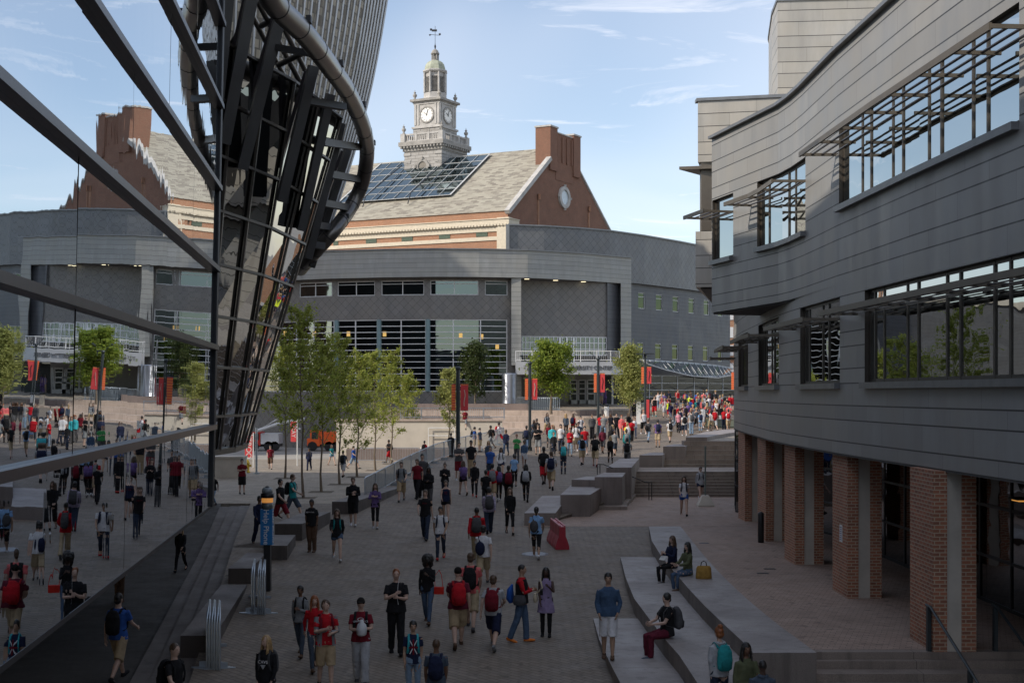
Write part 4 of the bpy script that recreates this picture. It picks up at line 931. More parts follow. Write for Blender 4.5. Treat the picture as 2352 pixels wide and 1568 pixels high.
for h_, z in ((2.85, 34.45), (1.85, 39.1)):
    for a in (-h_, h_):
        for b in (-h_, h_): mb = MB(); urn(mb, cu+a, cv+b, z, .95); mb.build('urn', M['stoneD'], ct)
mb = MB(); sq(mb, 2.15, 35.2, 35.45); sq(mb, 1.88, 35.45, 38.6)
for a in (-1.88, -1.45, 1.17, 1.60):
    qbox(mb, cu+a, cu+a+.28, cv-1.97, cv-1.8, 35.7, 38.4); qbox(mb, cu-1.97, cu-1.8, cv+a, cv+a+.28, 35.7, 38.4)
sq(mb, 1.98, 38.4, 38.62); mb.build('clock_stage', M['stoneP'], ct)
mb = MB(); sq(mb, 2.05, 38.62, 38.8); sq(mb, 2.3, 38.8, 39.1); qbox(mb, cu-.5, cu+.4, cv-2.05, cv-1.95, 34.5, 35.1); qbox(mb, cu-2.05, cu-1.95, cv-.4, cv+.5, 34.5, 35.1); mb.build('upper_cornice', M['stoneD'], ct)
for face in ('u', 'v'):
    c1, c2 = (cu, cv-1.88) if face == 'u' else (cu-1.88, cv); f2 = 'u' if face == 'u' else 'v'
    mb = MB(); disc(mb, c1, c2, 37.0, .95, 32, f2, .06); dl = mb.build('clock_face', M['dial'], ct)
    mb = MB(); ring(mb, c1, c2, 37.0, .93, 1.12, 32, f2, .14); mb.build('clock_ring', M['stoneD'], dl); mb = MB()
    def hp(a, r, d=.10):
        x, z = r*math.sin(a), r*math.cos(a); return Q(c1-x, c2-d, 37+z) if face == 'u' else Q(c1-d, c2+x, 37+z)
    for h in range(12): mb.bar(hp(h*math.pi/6, .72, .075), hp(h*math.pi/6, .86, .075), .05, .04)
    mb.build('hour_mark', M['black'], dl); mb = MB()
    mb.bar(hp(R(18)+math.pi, .15), hp(R(18), .72), .06, .04); mb.bar(hp(R(-55)+math.pi, .12), hp(R(-55), .50), .09, .04); mb.build('clock_hand', M['black'], dl)
mb = MB(); ring(mb, cu, cv-2.8, 30.0, .62, .95, 20, 'u', .18)
for a in range(4): an = a*math.pi/2; mb.obox(Q(cu+1.0*math.cos(an), cv-2.95, 30+1.0*math.sin(an)), U_*.12, V_*.14, V(0, 0, .2))
ro = mb.build('round_window', M['stoneD'], ct); mb = MB(); disc(mb, cu, cv-2.8, 30.0, .64, 20, 'u', .05); mb.build('pane', plain('stone_louvre', (.22, .2, .17), .8), ro)
cc = Q(cu, cv, 0)
def oct_(mb, prof, n=8, m=0, sm=False): mb.lathe(V(cc.x, cc.y, CAMZ), prof, n, m, sm)
mb = MB(); oct_(mb, [(1.75, 39.1), (1.75, 39.35), (1.62, 39.45), (1.62, 40.0), (1.5, 40.1), (1.35, 40.15), (1.35, 42.75), (1.55, 42.8), (1.72, 42.95), (1.72, 43.12), (1.5, 43.2)])
for k in range(8):
    a = 2*math.pi*(k+.5)/8; mb.tube([(cc.x+1.5*math.cos(a), cc.y+1.5*math.sin(a), CAMZ+40.1), (cc.x+1.5*math.cos(a), cc.y+1.5*math.sin(a), CAMZ+42.8)], .14, 8)
mb.build('belfry', M['stoneP'], ct)
mb = MB()
for k in range(8):
    a = 2*math.pi*k/8; n_ = V(math.cos(a), math.sin(a), 0); t = V(-math.sin(a), math.cos(a), 0); c = V(cc.x, cc.y, CAMZ)+n_*1.27
    for j in range(12): z = 40.3+j*.17; w_ = .34 if j < 10 else .34*math.sqrt(max(0.05, 1-((j-9)/3)**2)); mb.obox(c+V(0, 0, z), t*w_, n_*.05+V(0, 0, -.02), V(0, 0, .035)+n_*.02)
    mb.obox(c+V(0, 0, 41.2)-n_*.045, t*.36, n_*.05, V(0, 0, 1.05), 1)
mb.build('louvre', [M['stoneD'], M['black']], ct)
mb = MB(); oct_(mb, [(1.48, 43.15), (1.45, 43.5), (1.32, 43.9), (1.05, 44.25), (.75, 44.45), (.6, 44.5)], 8); mb.build('dome', M['copper'], ct)
mb = MB(); oct_(mb, [(.55, 44.45), (.55, 44.6), (.4, 44.62), (.4, 44.66)], 12)
for k in range(6): a = math.pi*k/3; mb.tube([(cc.x+.42*math.cos(a), cc.y+.42*math.sin(a), CAMZ+44.6), (cc.x+.42*math.cos(a), cc.y+.42*math.sin(a), CAMZ+45.4)], .09, 6)
oct_(mb, [(.2, 44.5), (.2, 45.4)], 8); oct_(mb, [(.58, 45.4), (.58, 45.55), (.5, 45.6), (.42, 45.85), (.2, 46.05), (.1, 46.1)], 12); mb.build('lantern', M['stoneD'], ct)
mb = MB(); oct_(mb, [(.05, 46.0), (.1, 46.3), (.14, 46.5), (.05, 46.7), (.03, 47), (.03, 49.2)], 8)
c = V(cc.x, cc.y, CAMZ); mb.bar(c+V(-.7, 0, 48.05), c+V(.7, 0, 47.95), .05, .05)
mb.bar(c+V(-.45, 0, 48.6), c+V(.25, 0, 48.6), .05, .28); mb.obox(c+V(-.55, 0, 48.72), V(.14, 0, 0), V(0, .03, 0), V(0, 0, .14)); mb.obox(c+V(.62, 0, 48.1), V(.12, 0, .06), V(0, .03, 0), V(-.05, 0, .1)); mb.obox(c+V(-.7, 0, 48.0), V(.1, 0, .05), V(0, .03, 0), V(-.05, 0, .08)); mb.build('weathervane', M['dark'], ct)
# far brick sliver seen between buildings on the right
fb = thing('brick_building', 'distant brick building glimpsed between the zinc nose and the student centre', 'building', (34, 190, 5))
mb = MB(); mb.box(31.5, 50, 190, 200, 4, 20); mb.build('wall', M['brickT'], fb); mb = MB()
for k in range(5): mb.box(32.2, 33.3, 189.9, 190.05, 6+k*2.7, 7.6+k*2.7)
mb.build('window', M['whiteF'], fb)

# tall building added out of sight to shade the student centre's left part
rh = thing('unseen_shadow_building', 'tall brick residence hall standing far beyond the mirrored glass building', 'building', (-78, 98, .7))
mb = MB(); mb.prism([(-61.6, 81.7), (-57, 98), (-82, 111), (-100, 101.6)], .5, 62); mb.build('wall', M['brickG'], rh)
mb = MB(); mb.prism([(-61.8, 81.5), (-56.8, 98.2), (-82, 111.3), (-100.3, 101.5)], 62, 62.5); mb.build('parapet', M['concP'], rh)

lb_ = thing('dark_reflection_block', 'long dark metal-clad building far behind the leaning glass, beyond the side street', 'building', (-48, 140, .7))  # added out of view so the lower right windows mirror something dark
mb = MB(); mb.prism([(-24, 132), (-22, 150), (-90, 160), (-90, 138)], .5, 15.5); mb.build('wall', M['zincL'], lb_)
mb = MB(); mb.prism([(-23.8, 131.8), (-21.8, 150.2), (-90.2, 160.2), (-90.2, 137.8)], 15.5, 16); mb.build('parapet', M['conc'], lb_)

bk = thing('rear_reflection_block', 'low zinc building closing the street behind the viewer', 'building', (0, -55, -1))  # added behind the camera so the student centre glass mirrors less bright sky
mb = MB(); mb.prism([(-60, -50), (60, -46), (60, -70), (-60, -70)], -2, 15); mb.build('wall', M['zincL'], bk)
mb = MB(); mb.prism([(-60.2, -49.8), (60.2, -45.8), (60.2, -70.2), (-60.2, -70.2)], 15, 15.5); mb.build('coping', M['sill'], bk)
mb = MB(); PLN = [(p[0], p[1]) for p in WL]; cs_ = cum(PLN)
for a, b in zip(cs_, cs_[1:]):
    A, B = pos(PLN, a, cs_, -.05), pos(PLN, b, cs_, -.05); mb.face([A+(.3,), B+(.3,), B+(5.85,), A+(5.85,)], 0, [(a, .3), (b, .3), (b, 5.85), (a, 5.85)])
mb.build('base_wall', M['zincD'], uc)
# entrance level objects
cyl = thing('corrugated_drum', 'tall shiny corrugated metal cylinder beside the entrance', 'metal cylinder', ((1169.5-CX)/FP*110, 110.7, 4.85))
mb = MB(); n_ = 26; prof = [(.60, 0)]
for k in range(n_): prof += [(.67, .02+k*2.62/n_+.02), (.67, k*2.62/n_+.05), (.60, k*2.62/n_+.085)]
prof.append((.6, 2.66)); mb.lathe((-.24, 110.7, 4.85), prof, 32, 0, True); mb.build('drum', M['silver'], cyl)
def bin_(x, y, h, w, mat, lab, lid=True, nm='litter_bin'):
    X, Y, z = ground_hit(x, y); t = thing(nm, lab, 'bin' if nm != 'planter' else 'planter', (X, Y, z), 'bins outside the student centre' if nm == 'litter_bin' else None)
    m_ = MB(); m_.lathe((X, Y, z), [(w*.42, 0), (w*.5, .05), (w*.5, h*.9), (w*.46, h)], 14); m_.build('body', mat, t)
    if lid: m_ = MB(); m_.lathe((X, Y, z+h), [(w*.62, 0), (w*.64, .06), (w*.5, .14), (w*.2, .2)], 14); m_.build('lid', M['black'], t)
bin_(1393, 958, .95, .42, M['white'], 'white bin with wide black lid right of the second red lamp post banner'); bin_(1376, 957, .95, .40, M['concP'], 'pale bin with black lid half hidden by the lamp post in the middle')
bin_(1139, 926, .8, .42, M['concP'], 'beige bin just left of the corrugated metal cylinder'); bin_(1081, 926, .8, .42, M['concP'], 'beige bin farthest left, behind the nearest lamp post banner')
bin_(1295, 928, .8, .38, M['conc'], 'small grey bin left of the white entrance doors'); bin_(1281, 927, 1.0, .55, M['black'], 'black barrel planter near the round green tree', False, 'planter')
kp = P(1467, 974, 101); mb = MB(); mb.box(kp.x-.17, kp.x+.17, 101, 101.3, kp.z, kp.z+2.15); mb.box(kp.x-.2, kp.x+.2, 100.96, 101.34, kp.z, kp.z+.1); tag(mb.build('stone_pillar', M['white']), 'slim white pillar at the right end of the pink steps', 'pillar')
kp = P(1488, 962, 104); rk = thing('red_sign_board', 'red free-standing sign board behind the white pillar', 'sign', tuple(kp)); mb = MB(); mb.box(kp.x-.2, kp.x+.16, 104, 104.1, kp.z+.1, kp.z+1.6); mb.build('panel', M['redB'], rk); mb = MB(); mb.box(kp.x-.2, kp.x-.15, 103.98, 104.12, kp.z-.1, kp.z+1.65); mb.box(kp.x+.12, kp.x+.17, 103.98, 104.12, kp.z-.1, kp.z+1.65); mb.build('frame', M['black'], rk)
kp = P(1653, 981, 98); mb = MB(); mb.box(kp.x-1.0, kp.x+1.6, 98, 99, kp.z+.05, kp.z+.62); mb.box(kp.x-.9, kp.x+1.5, 98.1, 98.9, kp.z-.05, kp.z+.06); mb.box(kp.x-1.04, kp.x+1.64, 97.97, 99.03, kp.z+.56, kp.z+.63); tag(mb.build('metal_planter', M['olive']), 'low grey green metal planter box by the zinc building nose', 'planter')
# retaining wall with railing
rw = thing('retaining_wall', 'long pale concrete retaining wall with a metal railing behind the young trees', 'wall', (-7, 97, .7))
mb = MB(); mb.box(-13.5, -.75, 97, 98.2, .2, 3.62); mb.build('wall', M['concP'], rw); mb = MB(); mb.box(-13.6, -.6, 96.9, 98.3, 3.622, 3.75); mb.build('coping', M['granP'], rw)
mb = MB(); mb.box(-12.5, -1.0, 95.2, 96.99, .2, 1.55); mb.build('bench', M['granD'], rw)
mb = MB()
for k in range(6): mb.bar((-8.6+k*1.6, 97.6, 3.75), (-8.6+k*1.6, 97.6, 4.65), .07, .07)
for z in (3.9, 4.62): mb.bar((-8.65, 97.6, z), (-.55, 97.6, z), .06, .06)
for k in range(54): mb.bar((-8.6+k*.15, 97.6, 3.9), (-8.6+k*.15, 97.6, 4.62), .018, .018)
mb.build('railing', M['galv'], rw); mb = MB()
for z in (2.5, 3.1): mb.tube([(-6.4, 96.8, z), (-4.4, 96.8, z)], .04, 6)
for x in (-6.4, -4.4): mb.tube([(x, 96.8, 1.5), (x, 96.8, 3.1)], .03, 6)
mb.build('handrail', M['white'], rw)
# barriers
def make_barrier(lab, grp):
    t = thing('crowd_barrier', lab, 'barrier', (0, 0, 0), grp); m_ = MB(); L, H = 2.3, 1.08
    fr = [(0, 0, .0), (0, 0, H-.12), (0, .03, H-.04), (0, .12, H), (0, L-.12, H), (0, L-.03, H-.04), (0, L, H-.12), (0, L, .0)]; m_.tube(fr, .024, 7); m_.tube([(0, 0, .20), (0, L, .20)], .018, 6); m_.build('frame', M['galv'], t)
    m_ = MB()
    for k in range(1, 19): m_.tube([(0, L*k/19, .2), (0, L*k/19, H)], .009, 4, caps=False)
    m_.build('bars', M['galv'], t)
    for y in (.16, L-.16): m_ = MB(); m_.prism([(-.32, y-.03), (.32, y-.03), (.32, y+.03), (-.32, y+.03)], .0, .018); m_.prism([(-.16, y-.012), (.16, y-.012), (.03, y+.012), (-.03, y+.012)], .018, .13); m_.build('foot', M['galv'], t)
    return t
bproto = make_barrier('', ''); used_b = [False]
def barrier(x, y, z, ang, lab, grp, tilt=0):
    if not used_b[0]: o = bproto; used_b[0] = True
    else: o = copy_tree(bproto)
    o.location = (x, y, z); o.rotation_euler = (0, tilt, ang); tag(o, lab, 'barrier', grp); return o
for (x0, Y0, da, wh) in ((-6.33, 26.2, .21, 'front stack, left of the fair-haired woman'), (-6.46, 31.6, .17, 'farther stack, beside the help phone')):
    for k in range(6): 
        X = x0+.06*k-.05*(1 if k < 2 and da < .2 else 0); barrier(X, Y0-.1*k*.3, gh(x0+.4, Y0)+.0, da+(.02 if k % 2 else 0), ('left', 'second from left', 'third from left', 'fourth from left', 'fifth from left', 'right')[k]+'-hand barrier of the '+wh, 'stacked barriers, '+wh.split(',')[0])
Y = 54.2; X = BX(Y)+.35; n_ = 0
while Y < 88 and n_ < 18:
    Y2 = Y+2.2; X2 = BX(Y2)+.35
    for _ in range(4): d = math.hypot(X2-X, Y2-Y); Y2 = Y+(Y2-Y)*2.32/d; X2 = BX(Y2)+.35
    o = barrier(X, Y, ramp(Y), -math.atan2(X2-X, Y2-Y), 'steel barrier in the curved fence row, '+('the nearest one' if n_ == 0 else 'number %d counting away from the viewer' % (n_+1)), 'barriers forming the curved fence')
    o.rotation_euler.x = math.atan(.036); X, Y = X2, Y2; n_ += 1
for k in range(5): barrier(-11.5+k*2.4, 92+.3*(k % 2), .7, -R(90)+.05*(k-2), ('leftmost', 'second', 'middle', 'fourth', 'rightmost')[k]+' steel barrier in the far row in front of the pale wall', 'barriers by the pale wall')
for k in range(14): barrier(1.85+.17*k, 108.4-.04*k, 4.31, R(38), 'barrier %s in the stack left of the entrance doors' % ('leftmost' if k == 0 else 'rightmost' if k == 13 else 'number %d from the left' % (k+1)), 'barriers stacked by the entrance')
# lamp posts and banners
def squig(x, z, y, w, h, mat, par):
    m_ = MB(); pts = [V(x+w*math.sin(t*math.pi*2-.5)*(.8-.3*t), y, z+h*(.5-t)) for t in [i/14 for i in range(15)]]; m_.tube(pts, .022, 5); m_.build('squiggle', mat, par)
def lamp_post(px, by, H, r, lab, bz, bh, dark=False, arms='v', lw_=.17, rw_=.36, swap=False):
    X, Y, z = ground_hit(px, by); t = thing('lamp_post', lab, 'lamp post', (X, Y, z), 'lamp posts with red and orange banners')
    m_ = MB(); m_.tube([(X, Y, z), (X, Y, z+.25)], r*1.5, 12); m_.tube([(X, Y, z+.2), (X, Y, z+H)], [r, r*.92], 12); m_.lathe((X, Y, z+H), [(r*1.25, -.1), (r*1.25, .06), (r*.6, .1)], 12); m_.build('pole', M['post'], t)
    if arms:
        m_ = MB()
        for s in (-1, 1):
            if arms == 'v': m_.tube([(X, Y, z+H-.1), (X+s*.55, Y, z+H+.42)], .02, 5); m_.lathe((X+s*.58, Y, z+H+.42), [(.09, 0), (.1, .04), (.03, .09)], 8)
            else: m_.obox((X+s*.35, Y, z+H+.12), V(.35, 0, 0), V(0, .3, 0), V(0, 0, .03))
        m_.build('lamp_arm', M['post'], t)
    z0 = z+bz; m_ = MB(); m_.box(X+r+.02, X+r+.02+rw_, Y-.012, Y+.012, z0, z0+bh); rb_ = m_.build('banner', M['redB'], t)
    m_ = MB(); m_.box(X+r+.02, X+r+.02+rw_, Y-.0165, Y-.0145, z0+bh-.05, z0+bh-.002); m_.build('banner_edge', M['orB'], rb_)
    squig(X+r+.02+rw_*.52, z0+bh*.47, Y-.03, .05, bh*.62, M['concP'] if not swap else M['redV'] and M['black'], rb_)
    m_ = MB(); nst = 10
    for k in range(nst): a = z0+bh*k/nst; m_.box(X-r-.02-lw_-.03, X-r-.02, Y-.012, Y+.012, a, a+bh/nst*.62, 0); m_.box(X-r-.02-lw_, X-r-.02, Y-.010, Y+.010, a+bh/nst*.62, a+bh/nst-.001, 1)
    m_.build('striped_banner', [M['orB'], M['redB']], t)
    m_ = MB()
    for zz_ in (z0+bh+.02, z0-.02): m_.tube([(X-r-.2-lw_, Y, zz_), (X+r+.04+rw_, Y, zz_)], .014, 5)
    m_.build('banner_bracket', M['post'], t)
lamp_post(1052, 1074, 5.52, .12, 'nearest thick dark lamp post with a deep red banner, in front of the glass wall', 3.18, 1.45, True, None, .2, .42)
lamp_post(1217, 1035, 5.65, .10, 'tall dark lamp post with banner directly left of the round green tree', 3.30, 1.36)
lamp_post(1374, 1001, 5.65, .10, 'lamp post with pink red banner in front of the entrance doors', 3.2, 1.38, swap=True)
lamp_post(1482, 981, 5.60, .09, 'lamp post with flat top and bright red banner, right of the slender tree', 3.4, 1.30, arms='flat', swap=True)
lamp_post(1689, 992, 5.0, .09, 'lamp post mostly hidden behind the zinc building nose, its orange banner edge showing', 3.2, 1.3)
# red barrier
rbx = thing('plastic_barrier', 'red plastic water-filled barrier with a pinkish top standing by the granite blocks', 'barrier', (1.6, 42.4, gh(1.6, 42.4)))
z0 = gh(1.6, 42.4)-.02; f_ = V(1.66, 41.6, z0); b_ = V(1.42, 43.5, z0+.06); d_ = (b_-f_).normalized(); sdv = V(d_.y, -d_.x, 0)
prof = [(.23, 0), (.23, .10), (.17, .30), (.115, .42), (.105, .74)]; mb = MB(); sect = [(-w, h) for w, h in prof]+[(w, h) for w, h in prof[::-1]]
nS = 7; rings = []
for i in range(nS+1):
    q = .0 if i in (0, nS) else (.012 if i % 2 else -.012); c = f_+(b_-f_)*(i/nS); rings.append([c+sdv*(w*(1+q*3))+V(0, 0, h) for w, h in sect])
k = len(sect)
for i in range(nS):
    for j in range(k): mb.face([rings[i][j], rings[i][(j+1) % k], rings[i+1][(j+1) % k], rings[i+1][j]])
mb.face(rings[0][::-1]); mb.face(rings[-1]); mb.build('body', M['redP'], rbx)
mb = MB()
for s in (-1, 1): mb.bar(f_+sdv*s*.08+V(0, 0, .765), b_+sdv*s*.08+V(0, 0, .765), .05, .05)
mb.bar(f_+(b_-f_)*.5+V(0, 0, .76)-sdv*.09, f_+(b_-f_)*.5+V(0, 0, .76)+sdv*.09, .06, .05); mb.bar(f_+V(0, 0, .742), b_+V(0, 0, .742), .16, .012); mb.build('top_rail', plain('faded_pink_plastic', (.50, .17, .19), .5), rbx)
# pyramid base sign post
pp = P(1620, 1158, 55.5); pz = .803; ps = thing('sign_post_base', 'white concrete pyramid base holding a thin grey pole near the stairs', 'post', (pp.x, pp.y, pz))
mb = MB(); mb.lathe((pp.x, pp.y, pz), [(.50, 0), (.50, .05), (.22, .45), (.20, .47)], 4, 0, False); mb.build('base', M['concP'], ps); mb = MB(); mb.tube([(pp.x, pp.y, pz+.45), (pp.x, pp.y, pz+2.55)], .035, 8); mb.lathe((pp.x, pp.y, pz+2.55), [(.05, 0), (.05, .05), (.02, .08)], 8); mb.build('pole', plain('green_grey_post', (.16, .20, .18), .5), ps)
# handrails
hr = thing('handrail', 'thin black handrail slanting beside the tall granite block and stairs', 'handrail', tuple(P(1430, 1100, 58)))
mb = MB(); A, B, C, D = P(1372, 1066, 57.3), P(1387, 1066, 57.4), P(1482, 1107, 58.4), P(1497, 1107.6, 58.6); mb.tube([A, B, C, D], .022, 6)
for p, dz in ((A, .46), (A+V(.12, 0, 0), .4), (D-V(.13, 0, 0), .82), (D, .82)): mb.tube([p, p-V(0, 0, dz)], .02, 6)
mb.build('rail', M['black'], hr)
for X, l in ((8.02, 'dark metal handrail going down the short steps at lower right, nearest column'), (9.3, 'dark handrail farther right on the short steps, in shadow')):
    hr = thing('handrail', l, 'handrail', (X, 24, .8)); mb = MB(); mb.tube([(X, 24.45, 1.66), (X, 24.2, 1.66), (X, 21.6, .72), (X, 21.3, .72)], .028, 8); mb.build('rail', M['post'], hr)
    for (y, z) in ((24.3, 1.66), (22.1, .9)): mb = MB(); mb.box(X-.035, X+.035, y-.05, y+.05, z-1.0, z); mb.build('post', M['post'], hr)
bp = (8.27, 41.95); mb = MB(); mb.lathe((bp[0], bp[1], .8), [(.09, 0), (.10, .02), (.10, .95), (.08, 1.0), (.03, 1.02)], 14); tag(mb.build('bollard', M['black']), 'slim black cylindrical bollard against the fourth brick column', 'bollard')
for (px_, py_, l) in ((1617, 1247, 'small dark drain slot in the terrace right of the top seat tier, farther one'), (1768, 1306, 'small dark drain slot in the terrace, nearer one by the third column'), (1752, 1316, 'tiny dark drain slot just left of the nearer terrace slot')):
    X_, Y_, z_ = ground_hit(px_, py_); mb = MB(); mb.box(X_-.16, X_+.16, Y_-.09, Y_+.09, .8, .806)
    for k in range(5): mb.box(X_-.14+k*.06, X_-.11+k*.06, Y_-.08, Y_+.08, .806, .81)
    tag(mb.build('floor_drain', M['black']), l, 'drain', 'drain slots in the terrace')
# manhole
mx_, my_, mz_ = ground_hit(1229, 1272); mb = MB(); mb.lathe((0, 0, 0), [(.0, 0), (.44, .0), (.44, .006), (.40, .0065)], 28); mb.lathe((0, 0, 0), [(.40, .005), (.40, .007), (.3, .008), (.1, .008)], 28)
mo = mb.build('manhole_cover', plain('worn_iron', (.24, .245, .26), .5, .5, .3, 9)); mo.location = (mx_, my_, mz_+.002); mo.rotation_euler = (math.atan(.0362), 0, 0); tag(mo, 'pale round metal manhole cover in the paving under a walking woman', 'manhole cover')
# help phone
hx, hy, hz = ground_hit(614, 1357); hp_ = thing('help_phone', 'help phone post with a blue lettered panel and glass beacon on top', 'help point', (hx, hy, hz))
mb = MB(); mb.box(hx-.09, hx+.09, hy-.06, hy+.12, hz-.1, hz+1.32); mb.box(hx-.03, hx+.03, hy-.05, hy+.1, hz+1.3, hz+2.4); mb.build('column', M['black'], hp_)
mb = MB(); mb.box(hx-.17, hx+.15, hy-.10, hy+.10, hz+1.27, hz+2.24); pn = mb.build('blue_panel', M['blueS'], hp_)
text_mesh('Help Phone', .205, M['white'], 'lettering', pn, frame4((hx-.015, hy-.106, hz+1.76), (0, 0, -1), (1, 0, 0)), .003)
text_mesh('Help Phone', .19, M['white'], 'lettering', pn, frame4((hx+.156, hy-.0, hz+1.76), (0, 0, -1), (0, 1, 0)), .003)
mb = MB(); mb.lathe((hx, hy, hz), [(.13, 2.24), (.15, 2.27), (.15, 2.42)], 16); mb.build('beacon_glass', plain('smoked_glass', (.10, .12, .12), .15), hp_)
mb = MB(); mb.lathe((hx, hy, hz), [(.145, 2.42), (.155, 2.44), (.155, 2.53), (.14, 2.55)], 16); mb.build('amber_band', emis('amber_lamp', (1, .42, .10), .22), hp_)
mb = MB(); mb.lathe((hx, hy, hz), [(.17, 2.55), (.18, 2.58), (.18, 2.66), (.15, 2.68)], 16); mb.lathe((hx, hy, hz), [(.07, 2.80), (.07, 2.84), (.03, 2.87)], 10); mb.build('collar', M['black'], hp_)
mb = MB(); mb.lathe((hx, hy, hz), [(.14, 2.68), (.14, 2.78), (.1, 2.83), (.05, 2.84)], 16); mb.build('dome', plain('grey_lens', (.25, .28, .30), .15), hp_)
# street side
fh = P(568, 1084, 80.5); fy = thing('fire_hydrant', 'yellow fire hydrant beside the low concrete wall', 'hydrant', (fh.x, fh.y, .7))
mb = MB(); mb.lathe((fh.x, fh.y, .7), [(.2, 0), (.2, .06), (.13, .08), (.13, .55), (.17, .57), (.17, .62), (.13, .68), (.08, .78), (.04, .85)], 12); mb.build('barrel', M['yellow'], fy); mb = MB(); mb.tube([(fh.x-.26, fh.y, 1.15), (fh.x+.26, fh.y, 1.15)], .07, 8); mb.tube([(fh.x, fh.y-.24, 1.12), (fh.x, fh.y, 1.12)], .09, 8); mb.build('outlet', M['yellow'], fy)
mb = MB(); mb.box(-19.4, -16.0, 75, 76.2, .3, 1.9); mb.box(-19.5, -15.95, 74.95, 76.25, 1.9, 2.0); tag(mb.build('concrete_wall', M['conc']), 'low grey concrete wall under the leaning glass front', 'wall')
kq = P(474, 1135, 62.5); mb = MB(); mb.box(kq.x-.45, kq.x+.1, 62.3, 62.8, .5, 2.9); mb.box(kq.x-.5, kq.x+.15, 62.25, 62.85, 2.9, 3.0); tag(mb.build('dark_red_panel', plain('dark_red', (.10, .02, .015), .5)), 'narrow dark red panel standing at the far end of the mirrored wall', 'panel')
def vbanner(px, y0, y1, Y, w, txt, lab, sz=.42):
    A = P(px, y1, Y); B = P(px, y0, Y); t = thing('street_banner', lab, 'banner', (A.x, Y, .7)); m_ = MB(); m_.box(A.x-w/2, A.x+w/2, Y-.015, Y+.015, A.z, B.z); p = m_.build('fabric', M['redB'], t)
    text_mesh(txt, sz, M['white'], 'lettering', p, frame4((A.x, Y-.02, (A.z+B.z)/2), (0, 0, -1), (1, 0, 0)), .003); m_ = MB(); m_.tube([(A.x+w/2+.08, Y, .7), (A.x+w/2+.08, Y, B.z+.2)], .04, 8); m_.tube([(A.x-w/2, Y, B.z+.03), (A.x+w/2+.08, Y, B.z+.03)], .02, 6); m_.build('pole', M['white'], t)
vbanner(571, 1000, 1050, 86, .5, 'STROO', 'red banner with white vertical lettering STROO under the leaning glass', .5)
vbanner(674, 968, 1014, 88, .38, 'DAY', 'narrow red banner with white letters between the young trees', .4)
mb = MB(); q = P(589, 1088, 79); mb.tube([(q.x, 79, .7), (q.x, 79, 3.6)], .07, 8); mb.tube([(q.x, 79, .7), (q.x, 79, .8)], .2, 8); tag(mb.build('grey_post', M['galv']), 'short grey steel post right of the yellow hydrant', 'post')
def truck(px0, px1, y0, y1, Y, mat, lab, nm, rack=False):
    A = P(px0, y1, Y); B = P(px1, y0, Y); L = B.x-A.x; z0 = .68; H = B.z-z0; t = thing(nm, lab, 'vehicle', ((A.x+B.x)/2, Y+1, z0))
    m_ = MB(); m_.box(A.x, A.x+L*.32, Y, Y+2, z0+.45, z0+H); m_.box(A.x-L*.1, A.x, Y+.05, Y+1.95, z0+.45, z0+H*.6); m_.build('cab', mat, t)
    m_ = MB(); m_.box(A.x+L*.34, B.x, Y-.05, Y+2.05, z0+.6, z0+H*.92); m_.build('body', mat if not rack else M['cloudy'], t)
    m_ = MB(); m_.box(A.x+.15, A.x+L*.27, Y-.02, Y+.02, z0+H*.58, z0+H*.92); m_.build('window', M['win'], t)
    m_ = MB(); m_.box(A.x-L*.08, B.x, Y+.1, Y+1.9, z0+.35, z0+.6); m_.build('chassis', M['black'], t)
    for fx in (.08, .62, .85): m_ = MB(); m_.tube([(A.x+L*fx, Y-.05, z0+.42), (A.x+L*fx, Y+.25, z0+.42)], .42, 14); m_.build('wheel', M['black'], t)
    return t
truck(712, 782, 988, 1030, 111, M['orange'], 'bright orange service truck partly hidden by the young trees', 'service_truck')
tk = truck(578, 640, 992, 1034, 111.5, M['redV'], 'red truck with a white lift boom at the far left street', 'lift_truck', True)
mb = MB(); mb.tube([P(588, 990, 111), P(640, 972, 111), P(700, 962, 111)], .14, 8); mb.tube([P(600, 985, 111), P(640, 960, 111), P(690, 985, 111)], .09, 6); mb.build('boom', M['cloudy'], tk)

